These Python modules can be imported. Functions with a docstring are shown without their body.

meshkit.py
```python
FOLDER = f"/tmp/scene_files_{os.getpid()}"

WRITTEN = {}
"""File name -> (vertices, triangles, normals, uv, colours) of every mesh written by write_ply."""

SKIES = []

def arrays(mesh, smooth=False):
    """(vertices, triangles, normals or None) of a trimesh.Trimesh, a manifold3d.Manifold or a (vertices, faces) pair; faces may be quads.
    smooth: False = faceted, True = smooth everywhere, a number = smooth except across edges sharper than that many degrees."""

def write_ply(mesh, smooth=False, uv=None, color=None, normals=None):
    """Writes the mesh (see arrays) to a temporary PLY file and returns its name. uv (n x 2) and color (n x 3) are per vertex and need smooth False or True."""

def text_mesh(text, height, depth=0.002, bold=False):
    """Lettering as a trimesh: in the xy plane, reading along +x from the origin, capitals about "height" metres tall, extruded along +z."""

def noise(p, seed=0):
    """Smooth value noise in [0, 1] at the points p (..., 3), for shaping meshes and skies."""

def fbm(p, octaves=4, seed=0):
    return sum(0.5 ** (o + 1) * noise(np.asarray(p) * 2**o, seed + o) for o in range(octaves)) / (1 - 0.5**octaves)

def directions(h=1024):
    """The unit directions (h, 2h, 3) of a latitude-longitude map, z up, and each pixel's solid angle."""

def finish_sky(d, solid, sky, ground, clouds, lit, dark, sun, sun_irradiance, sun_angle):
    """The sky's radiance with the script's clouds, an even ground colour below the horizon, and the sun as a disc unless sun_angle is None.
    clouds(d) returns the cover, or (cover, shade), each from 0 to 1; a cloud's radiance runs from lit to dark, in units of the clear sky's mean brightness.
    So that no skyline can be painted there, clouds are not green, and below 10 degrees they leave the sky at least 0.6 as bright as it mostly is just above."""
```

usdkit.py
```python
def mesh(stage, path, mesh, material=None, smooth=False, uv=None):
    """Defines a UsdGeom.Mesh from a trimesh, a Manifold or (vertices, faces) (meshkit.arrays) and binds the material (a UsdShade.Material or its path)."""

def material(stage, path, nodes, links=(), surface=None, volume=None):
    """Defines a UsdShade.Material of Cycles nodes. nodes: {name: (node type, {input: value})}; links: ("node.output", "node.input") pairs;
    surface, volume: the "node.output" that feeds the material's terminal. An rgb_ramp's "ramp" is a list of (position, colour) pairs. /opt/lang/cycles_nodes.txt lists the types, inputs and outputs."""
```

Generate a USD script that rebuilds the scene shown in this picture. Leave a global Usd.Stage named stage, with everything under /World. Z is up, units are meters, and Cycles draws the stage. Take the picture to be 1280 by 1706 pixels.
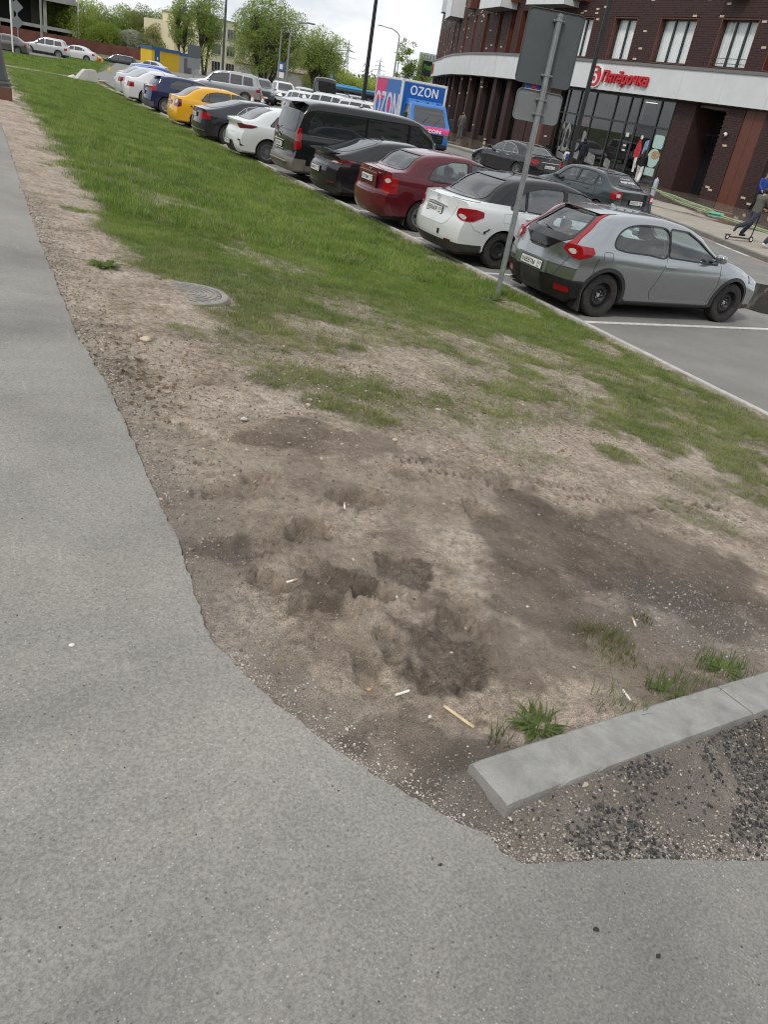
import math, random
import numpy as np, trimesh, shapely, usdkit, meshkit
import manifold3d as m3
from shapely.geometry import Polygon, LineString, Point, box as sbox
from shapely.ops import unary_union
from scipy.spatial import Delaunay
from scipy.interpolate import PchipInterpolator
from pxr import Usd, UsdGeom, UsdLux, UsdShade, Gf, Sdf, Vt

stage = Usd.Stage.CreateInMemory()
UsdGeom.SetStageUpAxis(stage, 'Z')
UsdGeom.Xform.Define(stage, '/World')
UsdGeom.Scope.Define(stage, '/World/Looks')
PI = math.pi

# ---------------------------------------------------------------- camera, sky, sun, exposure
EYE = (0.0, 0.0, 2.458)
YAW, PITCH, ROLL = 30.0447, -28.00457, 10.32333      # degrees: yaw from +Y towards +X
def camera():
    y, p, r = (math.radians(a) for a in (YAW, PITCH, ROLL))
    f = np.array([math.sin(y)*math.cos(p), math.cos(y)*math.cos(p), math.sin(p)])
    rt = np.cross(f, [0, 0, 1.]); rt /= np.linalg.norm(rt); u = np.cross(rt, f)
    r2 = math.cos(r)*rt + math.sin(r)*u; u2 = -math.sin(r)*rt + math.cos(r)*u
    m = Gf.Matrix4d(*r2, 0, *u2, 0, *(-f), 0, *EYE, 1)
    c = UsdGeom.Camera.Define(stage, '/World/camera')
    c.AddTransformOp().Set(m)
    c.CreateFocalLengthAttr(26.0)
    c.CreateHorizontalApertureAttr(26.0*1280/1304.65)
    c.CreateClippingRangeAttr(Gf.Vec2f(0.05, 5000))
    c.CreateExposureAttr(EXPOSURE)
EXPOSURE = 0.18
camera()
SUN_EL, SUN_AZ = math.radians(52), math.radians(-120)   # azimuth = atan2(x, y)
sky = UsdLux.DomeLight.Define(stage, '/World/sky')
skymat = usdkit.material(stage, '/World/Looks/sky', {
    'tc': ('texture_coordinate', {}),
    'mp': ('mapping', {'scale': (1, 1, 2.6)}),
    'n': ('noise_texture', {'scale': 2.3, 'detail': 6, 'roughness': 0.55, 'distortion': 0.3}),
    'cov': ('rgb_ramp', {'ramp': [(0.30, (.84,)*3), (0.62, (1, 1, 1))]}),
    'n2': ('noise_texture', {'scale': 5.2, 'detail': 5, 'roughness': 0.6}),
    'shade': ('rgb_ramp', {'ramp': [(0.34, (6.1, 6.6, 7.3)), (0.58, (9.2, 9.35, 9.5))]}),
    's': ('sky_texture', {'sky_type': 'single_scattering', 'sun_disc': False, 'sun_elevation': SUN_EL, 'sun_rotation': SUN_AZ, 'aerosol_density': 1.5}),
    'mix': ('mix', {'mix_type': 'mix'}),
    'bg': ('background_shader', {'strength': 0.10})},
    [('tc.generated', 'mp.vector'), ('mp.vector', 'n.vector'), ('mp.vector', 'n2.vector'), ('n.fac', 'cov.fac'), ('n2.fac', 'shade.fac'),
     ('cov.color', 'mix.fac'), ('s.color', 'mix.color1'), ('shade.color', 'mix.color2'), ('mix.color', 'bg.color')], surface='bg.background')
UsdShade.MaterialBindingAPI.Apply(sky.GetPrim()).Bind(skymat)
sky.GetPrim().SetCustomDataByKey('kind', 'structure')
sun = UsdLux.DistantLight.Define(stage, '/World/sun')
sun.CreateIntensityAttr(0.40); sun.CreateAngleAttr(10.0); sun.CreateColorAttr(Gf.Vec3f(1, .95, .88))
sun.GetPrim().CreateAttribute('inputs:normalize', Sdf.ValueTypeNames.Bool).Set(True)
sd = np.array([math.sin(SUN_AZ)*math.cos(SUN_EL), math.cos(SUN_AZ)*math.cos(SUN_EL), math.sin(SUN_EL)])
sx = np.cross([0, 0, 1.], sd); sx /= np.linalg.norm(sx); sy = np.cross(sd, sx)
sun.AddTransformOp().Set(Gf.Matrix4d(*sx, 0, *sy, 0, *sd, 0, 0, 0, 60, 1))

# ---------------------------------------------------------------- helpers
_names = {}
def numbered(parent, name):
    k = (parent, name); n = _names.get(k, 0); _names[k] = n + 1
    return f'{parent}/{name}' if n == 0 else f'{parent}/{name}_{n:03d}'
def path_of(p): return '/World' if p is None else (p if isinstance(p, str) else str(p.GetPath()))
def tag(prim, label=None, cat=None, group=None, kind=None):
    for k, v in (('label', label), ('category', cat), ('group', group), ('kind', kind)):
        if v: prim.SetCustomDataByKey(k, v)
    return prim
def thing(name, label=None, cat=None, loc=(0, 0, 0), rotz=0.0, group=None, kind=None, parent=None):
    x = UsdGeom.Xform.Define(stage, numbered(path_of(parent), name))
    if REC is not None: REC.append(('thing', path_of(parent), name, loc, str(x.GetPath())))
    if any(loc): x.AddTranslateOp().Set(Gf.Vec3d(*map(float, loc)))
    if rotz: x.AddRotateZOp().Set(float(rotz))
    return tag(x.GetPrim(), label, cat, group, kind)
_arr = {}
REC = None                                   # while a list, notes what is built so that it can be built again in another colour
def corner_normals(v, f, angle):
    """a normal per face corner: the mean of the faces round the vertex that turn less than the angle from this one"""
    fn = np.cross(v[f[:, 1]]-v[f[:, 0]], v[f[:, 2]]-v[f[:, 0]]); ln = np.linalg.norm(fn, axis=1, keepdims=True); un = fn/np.maximum(ln, 1e-20)
    c = f.ravel(); order = np.argsort(c, kind='stable'); vs = c[order]; cnt = np.bincount(vs, minlength=len(v)); st = np.cumsum(cnt)-cnt
    k = cnt[vs]; a = np.repeat(np.arange(len(vs)), k); b = np.arange(k.sum())-np.repeat(np.cumsum(k)-k, k)+np.repeat(st[vs], k)
    fa, fb = order[a]//3, order[b]//3; keep = (un[fa]*un[fb]).sum(1) > math.cos(math.radians(angle)); a, fb = a[keep], fb[keep]
    out = np.stack([np.bincount(a, fn[fb, q], minlength=len(vs)) for q in range(3)], 1)
    l = np.linalg.norm(out, axis=1, keepdims=True); n = np.empty_like(out); n[order] = np.where(l > 1e-20, out/np.maximum(l, 1e-20), [0, 0, 1.]); return n
def obj(name, mesh, mat, parent=None, smooth=False, label=None, cat=None, group=None, kind=None, key=None):
    """one Mesh prim; key caches the arrays between alike pieces"""
    if key is not None and key in _arr: v, f, n = _arr[key]
    elif isinstance(mesh, tuple): v, f, n = mesh
    else:
        v, f, n = meshkit.arrays(mesh, smooth is True)
        if smooth is not True and smooth:            # split the vertices where the normals differ
            n = corner_normals(v, f, smooth); q = np.round(n*120).astype(np.int64)+128; key_ = ((f.ravel().astype(np.int64)*257+q[:, 0])*257+q[:, 1])*257+q[:, 2]
            _, first, inv = np.unique(key_, return_index=True, return_inverse=True); v, n, f = v[f.ravel()[first]], n[first], inv.reshape(-1, 3)
        v, f = np.ascontiguousarray(v, np.float32), np.ascontiguousarray(f, np.int32); n = None if n is None else np.ascontiguousarray(n, np.float32)
        if key is not None: _arr[key] = (v, f, n)
    pp = path_of(parent)
    m = UsdGeom.Mesh.Define(stage, numbered(pp, name))
    if REC is not None: REC.append(('obj', pp, name, (v, f, n), mat, str(m.GetPath())))
    m.CreatePointsAttr(Vt.Vec3fArray.FromNumpy(v))
    m.CreateFaceVertexCountsAttr(Vt.IntArray.FromNumpy(np.full(len(f), 3, np.int32)))
    m.CreateFaceVertexIndicesAttr(Vt.IntArray.FromNumpy(f.ravel()))
    m.CreateSubdivisionSchemeAttr('none')
    if n is not None:
        m.CreateNormalsAttr(Vt.Vec3fArray.FromNumpy(n)); m.SetNormalsInterpolation('vertex')
    if mat is not None: UsdShade.MaterialBindingAPI.Apply(m.GetPrim()).Bind(mat)
    return tag(m.GetPrim(), label, cat, group, kind)
def copy_of(src, name, loc, rotz=0, label=None, cat=None, group=None, parent=None, scale=None):
    r = thing(name, label, cat, loc, rotz, group, parent=parent)
    if scale: UsdGeom.Xformable(r).AddScaleOp().Set(Gf.Vec3f(*scale))
    r.GetReferences().AddInternalReference(src.GetPath()); r.SetInstanceable(True)
    return r
def instancer(name, protos, pos, quat_z, scale, idx, parent=None, tilt=None, **kw):
    """PointInscancer: protos = list of (mesh, material[, smooth]); quat_z = rotation about z"""
    pi = UsdGeom.PointInstancer.Define(stage, numbered(path_of(parent), name))
    tag(pi.GetPrim(), **kw)
    rel = pi.CreatePrototypesRel()
    for i, pr in enumerate(protos):
        o = obj('prototype', pr[0], pr[1], str(pi.GetPath()), smooth=pr[2] if len(pr) > 2 else False)
        rel.AddTarget(o.GetPath())
    n = len(pos)
    pi.CreatePositionsAttr(Vt.Vec3fArray.FromNumpy(np.asarray(pos, np.float32)))
    pi.CreateProtoIndicesAttr(Vt.IntArray.FromNumpy(np.asarray(idx, np.int32)))
    a = np.asarray(quat_z)/2
    q = np.stack([np.zeros(n), np.zeros(n), np.sin(a), np.cos(a)], 1)
    if tilt is not None:
        b = np.asarray(tilt)/2; c, s = np.cos(b), np.sin(b)
        q = np.stack([s*np.cos(a), s*np.sin(-a)*-1, c*np.sin(a), c*np.cos(a)], 1)
    pi.CreateOrientationsAttr(Vt.QuathArray([Gf.Quath(float(w), float(x), float(y), float(z)) for x, y, z, w in q]))
    s = np.asarray(scale, np.float32); s = s if s.ndim == 2 else np.repeat(s[:, None], 3, 1)
    pi.CreateScalesAttr(Vt.Vec3fArray.FromNumpy(np.ascontiguousarray(s, np.float32)))
    return pi.GetPrim()
cat_ = trimesh.util.concatenate
def bx(x0, x1, y0, y1, z0, z1):
    b = trimesh.creation.box([abs(x1-x0), abs(y1-y0), abs(z1-z0)]); b.apply_translation([(x0+x1)/2, (y0+y1)/2, (z0+z1)/2]); return b
def rbox(x0, x1, y0, y1, z0, z1, r=0.01, seg=2):
    """box with rounded edges (hull of spheres)"""
    s = trimesh.creation.icosphere(seg-1 if seg > 1 else 1, r).vertices if seg > 1 else trimesh.creation.icosphere(0, r).vertices
    P = np.vstack([s + np.array([x, y, z]) for x in (x0+r, x1-r) for y in (y0+r, y1-r) for z in (z0+r, z1-r)])
    return trimesh.convex.convex_hull(P)
def chbox(x0, x1, y0, y1, z0, z1, c=0.01):
    P = []
    for x, a in ((x0, 1), (x1, -1)):
        for y, b in ((y0, 1), (y1, -1)):
            for z, d in ((z0, 1), (z1, -1)):
                P += [[x+a*c, y+b*c, z], [x+a*c, y, z+d*c], [x, y+b*c, z+d*c]]
    return trimesh.convex.convex_hull(np.array(P))
def cyl(p0, p1, r, n=12): return trimesh.creation.cylinder(radius=r, segment=[p0, p1], sections=n)
def tube(pts, radii, n=8):
    p = np.asarray(pts, float); r = np.broadcast_to(radii, (len(p),))
    t = np.gradient(p, axis=0); t /= np.linalg.norm(t, axis=1, keepdims=True)+1e-12
    ref = np.array([0, 0, 1.]) if abs(t[:, 2]).mean() < .8 else np.array([1., 0, 0])
    a = np.cross(t, ref); a /= np.linalg.norm(a, axis=1, keepdims=True)+1e-12; b = np.cross(t, a)
    g = np.arange(n)*2*PI/n
    v = p[:, None]+r[:, None, None]*(np.cos(g)[None, :, None]*a[:, None]+np.sin(g)[None, :, None]*b[:, None])
    m = len(p); i, j = np.meshgrid(np.arange(m-1), np.arange(n), indexing='ij'); k = (j+1) % n
    f = np.vstack([np.stack([i*n+j, (i+1)*n+j, (i+1)*n+k], -1).reshape(-1, 3), np.stack([i*n+j, (i+1)*n+k, i*n+k], -1).reshape(-1, 3)])
    v = np.vstack([v.reshape(-1, 3), p[:1], p[-1:]]); c0, c1 = m*n, m*n+1; jj = np.arange(n); kk = (jj+1) % n
    f = np.vstack([f, np.stack([np.full(n, c0), jj, kk], 1), np.stack([np.full(n, c1), (m-1)*n+kk, (m-1)*n+jj], 1)])
    return trimesh.Trimesh(v, f, process=False)
def lathe(prof, n=24): return trimesh.creation.revolve(np.asarray(prof, float), sections=n)
def extr(poly, h, z0=0.0):
    ps = getattr(poly, 'geoms', [poly]); out = []
    for g in ps:
        if g.geom_type == 'Polygon' and g.area > 1e-9: out.append(trimesh.creation.extrude_polygon(g, h, engine='earcut'))
    m = cat_(out); m.apply_translation([0, 0, z0]); return m
def xf(m, M): m = m.copy(); m.apply_transform(M); return m
def T(x, y, z): return trimesh.transformations.translation_matrix([x, y, z])
def Rz(a): return trimesh.transformations.rotation_matrix(a, [0, 0, 1])
def Rx(a): return trimesh.transformations.rotation_matrix(a, [1, 0, 0])
def Ry(a): return trimesh.transformations.rotation_matrix(a, [0, 1, 0])
def basis(ex, ey, ez, o=(0, 0, 0)):
    M = np.eye(4); M[:3, 0], M[:3, 1], M[:3, 2], M[:3, 3] = ex, ey, ez, o; return M
def sm(t): t = np.clip(t, 0, 1); return t*t*(3-2*t)
_tab = np.random.default_rng(99).random((256, 256)).astype(np.float32)
def nz(x, y, s, seed=0, octv=3):
    """fractal value noise in [0, 1] over the plane"""
    x, y = np.broadcast_arrays(np.asarray(x, np.float32)*s+seed*17.31, np.asarray(y, np.float32)*s+seed*5.77)
    out = 0
    for o in range(octv):
        u, v = x*2**o+o*31.7, y*2**o+o*11.3
        i, j = np.floor(u), np.floor(v); a, b = u-i, v-j; a, b = a*a*(3-2*a), b*b*(3-2*b)
        i, j = i.astype(np.int64) & 255, j.astype(np.int64) & 255; i1, j1 = (i+1) & 255, (j+1) & 255
        out = out+.5**(o+1)*((_tab[i, j]*(1-a)+_tab[i1, j]*a)*(1-b)+(_tab[i, j1]*(1-a)+_tab[i1, j1]*a)*b)
    return out/(1-.5**octv)
def gridmesh(X, Y, Z):
    a, b = X.shape; i, j = np.meshgrid(np.arange(a-1), np.arange(b-1), indexing='ij'); k = i*b+j
    f = np.vstack([np.stack([k, k+b, k+b+1], -1).reshape(-1, 3), np.stack([k, k+b+1, k+1], -1).reshape(-1, 3)])
    v = np.stack([X, Y, Z], -1).reshape(-1, 3)
    m = trimesh.Trimesh(v, f, process=False)
    if m.face_normals[:, 2].mean() < 0: m.invert()
    return m
def polygrid(poly, step, zfun, thick=0.0, edge=None):
    """fill a polygon with a triangulated sheet following zfun(x, y); with thick > 0 the rim gets a skirt"""
    x0, y0, x1, y1 = poly.bounds
    gx, gy = np.meshgrid(np.arange(x0, x1, step), np.arange(y0, y1, step))
    inner = poly.buffer(-step*.45)
    pts = np.stack([gx.ravel(), gy.ravel()], 1); pts = pts[shapely.contains_xy(inner, pts[:, 0], pts[:, 1])]
    rings = [np.asarray(poly.segmentize(edge or step).exterior.coords)[:-1]] + [np.asarray(r.segmentize(edge or step).coords)[:-1] for r in poly.interiors]
    P = np.vstack(rings+[pts]); d = Delaunay(P).simplices
    c = P[d].mean(1); d = d[shapely.contains_xy(poly, c[:, 0], c[:, 1])]
    a = P[d]; ar = np.cross(a[:, 1]-a[:, 0], a[:, 2]-a[:, 0]); d[ar < 0] = d[ar < 0][:, ::-1]; d = d[np.abs(ar) > 1e-10]
    v = np.column_stack([P, zfun(P[:, 0], P[:, 1])]); f = [d]
    if thick:
        o = 0; V = [v]; n0 = len(v)
        for r in rings:
            n = len(r); lo = v[o:o+n].copy(); lo[:, 2] -= thick; V.append(lo)
            i = np.arange(n); j = (i+1) % n
            f += [np.stack([o+i, n0+i, n0+j], 1), np.stack([o+i, n0+j, o+j], 1)]; n0 += n; o += n
        v = np.vstack(V)
    return trimesh.Trimesh(v, np.vstack(f), process=False)

# ---------------------------------------------------------------- materials
_mats = {}
def mat(name, nodes, links, surface, volume=None):
    if name in _mats: return _mats[name]
    _mats[name] = usdkit.material(stage, f'/World/Looks/{name}', nodes, links, surface, volume); return _mats[name]
def plain(name, col, rough=.5, metal=0.0, var=.12, scale=6.0, bump=0.0, bscale=40.0, coat=0.0, spec=.5, coord='object', dirt=None):
    """a principled material whose colour wanders a little with noise; optional dirt = (colour, amount)"""
    if name in _mats: return _mats[name]
    c = np.array(col, float)
    nodes = {'tc': ('texture_coordinate', {}), 'n': ('noise_texture', {'scale': scale, 'detail': 5, 'roughness': .6}),
             'r': ('rgb_ramp', {'ramp': [(.25, tuple(c*(1-var))), (.75, tuple(np.minimum(c*(1+var), 1)))]}),
             'rr': ('map_range', {'from_min': .2, 'from_max': .8, 'to_min': max(rough-.06, .01), 'to_max': min(rough+.08, 1)}),
             'p': ('principled_bsdf', {'metallic': metal, 'coat_weight': coat, 'specular_ior_level': spec})}
    links = [(f'tc.{coord}', 'n.vector'), ('n.fac', 'r.fac'), ('n.fac', 'rr.value'), ('rr.result', 'p.roughness')]
    last = 'r.color'
    if dirt:
        nodes['dn'] = ('noise_texture', {'scale': scale*.7, 'detail': 8, 'roughness': .7, 'distortion': .4})
        nodes['dr'] = ('rgb_ramp', {'ramp': [(.45, (0, 0, 0)), (.75, (dirt[1],)*3)]})
        nodes['dm'] = ('mix', {'color2': dirt[0]})
        links += [(f'tc.{coord}', 'dn.vector'), ('dn.fac', 'dr.fac'), ('dr.color', 'dm.fac'), (last, 'dm.color1')]; last = 'dm.color'
    links.append((last, 'p.base_color'))
    if bump:
        nodes['bn'] = ('noise_texture', {'scale': bscale, 'detail': 4, 'roughness': .6})
        nodes['b'] = ('bump', {'strength': bump, 'distance': .01})
        links += [(f'tc.{coord}', 'bn.vector'), ('bn.fac', 'b.height'), ('b.normal', 'p.normal')]
    return mat(name, nodes, links, 'p.BSDF')
def glassy(name, tint=(.7, .8, .78), through=.75, rough=0.0, ior=1.6):
    """window pane: see-through, with a reflection that grows at grazing angles"""
    return mat(name, {'f': ('fresnel', {'IOR': ior}), 'ge': ('geometry', {}), 'inv': ('math', {'math_type': 'subtract', 'value1': 1.0}), 'fm': ('math', {'math_type': 'multiply'}),
        't': ('transparent_bsdf', {'color': tuple(np.sqrt(np.array(tint)*through))}), 'g': ('glossy_bsdf', {'color': (1, 1, 1), 'roughness': rough}), 'm': ('mix_closure', {})},
        [('ge.backfacing', 'inv.value2'), ('f.fac', 'fm.value1'), ('inv.value', 'fm.value2'), ('fm.value', 'm.fac'), ('t.BSDF', 'm.closure1'), ('g.BSDF', 'm.closure2')], 'm.closure')   # the far face of a pane only lets through
def paint(name, col, metal=.0, rough=.3, dust=.12):
    """car paint: clear coat over colour, road dust low on the body"""
    c = tuple(col)
    return mat(name, {'g': ('texture_coordinate', {}), 'sx': ('separate_xyz', {}),
        'h': ('map_range', {'from_min': .15, 'from_max': .75, 'to_min': 1.0, 'to_max': 0.12, 'clamp': True}),
        'n': ('noise_texture', {'scale': 9, 'detail': 6, 'roughness': .65}), 'nr': ('map_range', {'from_min': .3, 'from_max': .75, 'to_min': .2, 'to_max': 1.5}),
        'mu': ('math', {'math_type': 'multiply'}), 'mu2': ('math', {'math_type': 'multiply', 'value2': dust, 'use_clamp': True}),
        'mx': ('mix', {'color1': c, 'color2': (.23, .21, .185)}), 'ro': ('math', {'math_type': 'multiply_add', 'value2': .5, 'value3': rough}),
        'cw': ('math', {'math_type': 'multiply_add', 'value2': -.8, 'value3': 1.0, 'use_clamp': True}),
        'p': ('principled_bsdf', {'metallic': metal, 'coat_roughness': .03, 'specular_ior_level': .12})},
        [('g.object', 'sx.vector'), ('sx.z', 'h.value'), ('g.object', 'n.vector'), ('n.fac', 'nr.value'), ('h.result', 'mu.value1'), ('nr.result', 'mu.value2'),
         ('mu.value', 'mu2.value1'), ('mu2.value', 'mx.fac'), ('mx.color', 'p.base_color'), ('mu2.value', 'ro.value1'), ('ro.value', 'p.roughness'), ('mu2.value', 'cw.value1'), ('cw.value', 'p.coat_weight')], 'p.BSDF')
# ================================================================ GROUND
def zl(X, Y):
    """height of the verge: level with the asphalt path on the left, sinking to the car park on the right"""
    X, Y = np.asarray(X, float), np.asarray(Y, float)
    t = np.clip((X-.6)/6.9, 0, 1); s = 1-.5*sm((Y-14)/34)
    return (.86-.83*(.55*t+.45*sm(t)))*s
PATH_EDGE = [(.58, 26), (.58, 15.9), (.5, 7.77), (.52, 4.93), (.58, 4.05), (.59, 3.02), (.6, 2.53), (.58, 2.14), (.57, 1.97), (.61, 1.78), (.66, 1.65), (.73, 1.52), (.79, 1.39),
             (.87, 1.27), (.94, 1.17), (1.01, 1.09), (1.07, 1.03), (1.085, .975), (1.13, .93), (1.34, .885), (1.51, .835), (1.83, .76), (2.6, .62)]
def ragged(pts, amp, step, seed):
    l = LineString(pts).segmentize(step); q = np.asarray(l.coords)
    q[:, 0] += amp*(nz(q[:, 0]*0+q[:, 1]*1.3, q[:, 0], 9, seed)-.5)*2+amp*.6*(nz(q[:, 1], q[:, 0], 40, seed+5)-.5)*2
    q[:, 1] += amp*(nz(q[:, 0], q[:, 1], 9, seed+9)-.5)*2
    return q
edge = ragged(PATH_EDGE, .014, .02, 3)
path_poly = Polygon(list(map(tuple, edge))+[(2.6, -4), (-4, -4), (-4, 26)]).buffer(0)
if path_poly.geom_type != 'Polygon': path_poly = max(path_poly.geoms, key=lambda g: g.area)

def asphalt(name, c, speck=.5, scale=1.0, damp=None, streak=False):
    """bitumen with stone specks, pits and stains"""
    c = np.array(c)
    nodes = {'g': ('geometry', {}),
        'n1': ('noise_texture', {'scale': 1.1*scale, 'detail': 5, 'roughness': .6}), 'r1': ('rgb_ramp', {'ramp': [(.3, tuple(c*.84)), (.7, tuple(c*1.12))]}),
        'n2': ('noise_texture', {'scale': 125*scale, 'detail': 3, 'roughness': .8}), 'r2': ('rgb_ramp', {'ramp': [(.36, (.70,)*3), (.64, (1.22,)*3)]}),
        'v1': ('voronoi_texture', {'scale': 105*scale, 'randomness': 1}), 'k1': ('rgb_ramp', {'ramp': [(.0, (1,)*3), (.16, (1,)*3), (.25, (0,)*3)]}),
        's1': ('separate_color', {}), 't1': ('math', {'math_type': 'greater_than', 'value2': .87}), 'a1': ('math', {'math_type': 'multiply'}),
        'v2': ('voronoi_texture', {'scale': 68*scale, 'randomness': 1}), 'k2': ('rgb_ramp', {'ramp': [(.0, (1,)*3), (.17, (1,)*3), (.26, (0,)*3)]}),
        's2': ('separate_color', {}), 't2': ('math', {'math_type': 'greater_than', 'value2': .92}), 'a2': ('math', {'math_type': 'multiply'}),
        'w1': ('math', {'math_type': 'multiply', 'value2': .75*speck}), 'w2': ('math', {'math_type': 'multiply', 'value2': .85*speck}),
        'm0': ('mix', {'mix_type': 'multiply', 'fac': 1.0}), 'm1': ('mix', {'color2': (.62, .60, .56)}), 'm2': ('mix', {'color2': tuple(c*.28)}),
        'n3': ('noise_texture', {'scale': 3.3*scale, 'detail': 7, 'roughness': .72, 'distortion': .6}), 'r3': ('rgb_ramp', {'ramp': [(.6, (0,)*3), (.74, (.33,)*3)]}), 'm3': ('mix', {'color2': (.30, .275, .24)}),
        'hh': ('math', {'math_type': 'multiply_add', 'value2': -.8}), 'b': ('bump', {'strength': .4, 'distance': .003}),
        'p': ('principled_bsdf', {'roughness': .86, 'specular_ior_level': .35})}
    links = [(f'g.position', f'{k}.vector') for k in ('n1', 'n2', 'n3', 'v1', 'v2')] + [('n1.fac', 'r1.fac'), ('n2.fac', 'r2.fac'), ('r1.color', 'm0.color1'), ('r2.color', 'm0.color2'),
        ('v1.distance', 'k1.fac'), ('v1.color', 's1.color'), ('s1.r', 't1.value1'), ('k1.color', 'a1.value1'), ('t1.value', 'a1.value2'), ('a1.value', 'w1.value1'), ('w1.value', 'm1.fac'),
        ('v2.distance', 'k2.fac'), ('v2.color', 's2.color'), ('s2.g', 't2.value1'), ('k2.color', 'a2.value1'), ('t2.value', 'a2.value2'), ('a2.value', 'w2.value1'), ('w2.value', 'm2.fac'),
        ('m0.color', 'm1.color1'), ('m1.color', 'm2.color1'), ('n3.fac', 'r3.fac'), ('r3.color', 'm3.fac'), ('m2.color', 'm3.color1'),
        ('a2.value', 'hh.value1'), ('n2.fac', 'hh.value3'), ('hh.value', 'b.height'), ('b.normal', 'p.normal')]
    last = 'm3.color'
    if streak:    # faint pale scuffs and broad worn patches
        nodes |= {'sm1': ('mapping', {'rotation': (0, 0, .5), 'scale': (26, 2.2, 1)}), 'sn': ('noise_texture', {'scale': 1, 'detail': 3, 'roughness': .5}), 'sr': ('rgb_ramp', {'ramp': [(.68, (0,)*3), (.76, (.32,)*3)]}), 'sx_': ('mix', {'color2': (.42, .40, .37)}),
                  'bn_': ('noise_texture', {'scale': .55, 'detail': 7, 'roughness': .7, 'distortion': 1.0}), 'br_': ('rgb_ramp', {'ramp': [(.36, (.80, .80, .79)), (.52, (1.0, .995, .975)), (.66, (1.12, 1.10, 1.06))]}), 'bm_': ('mix', {'mix_type': 'multiply', 'fac': 1.0})}
        links += [('g.position', 'sm1.vector'), ('sm1.vector', 'sn.vector'), ('sn.fac', 'sr.fac'), ('sr.color', 'sx_.fac'), (last, 'sx_.color1'), ('g.position', 'bn_.vector'), ('bn_.fac', 'br_.fac'), ('sx_.color', 'bm_.color1'), ('br_.color', 'bm_.color2')]; last = 'bm_.color'
    if damp:      # wet patches: darker and glossy
        nodes |= {'dn': ('noise_texture', {'scale': damp, 'detail': 6, 'roughness': .6, 'distortion': .8}), 'dr': ('rgb_ramp', {'ramp': [(.55, (0,)*3), (.6, (1,)*3)]}),
                  'dm': ('mix', {'color2': tuple(c*.35)}), 'dro': ('map_range', {'to_min': .85, 'to_max': .08})}
        links += [('g.position', 'dn.vector'), ('dn.fac', 'dr.fac'), ('dr.color', 'dm.fac'), (last, 'dm.color1'), ('dr.color', 'dro.value'), ('dro.result', 'p.roughness')]; last = 'dm.color'
    links.append((last, 'p.base_color'))
    return mat(name, nodes, links, 'p.BSDF')
path_mat = asphalt('path_asphalt', (.258, .249, .232), .75, streak=True)
def zpath(x, y): return zl(x, y)+.004*(nz(x, y, .9, 4)-.5)
obj('asphalt_path', polygrid(path_poly, .09, zpath, .06, .02), path_mat, smooth=35, kind='structure')

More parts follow.
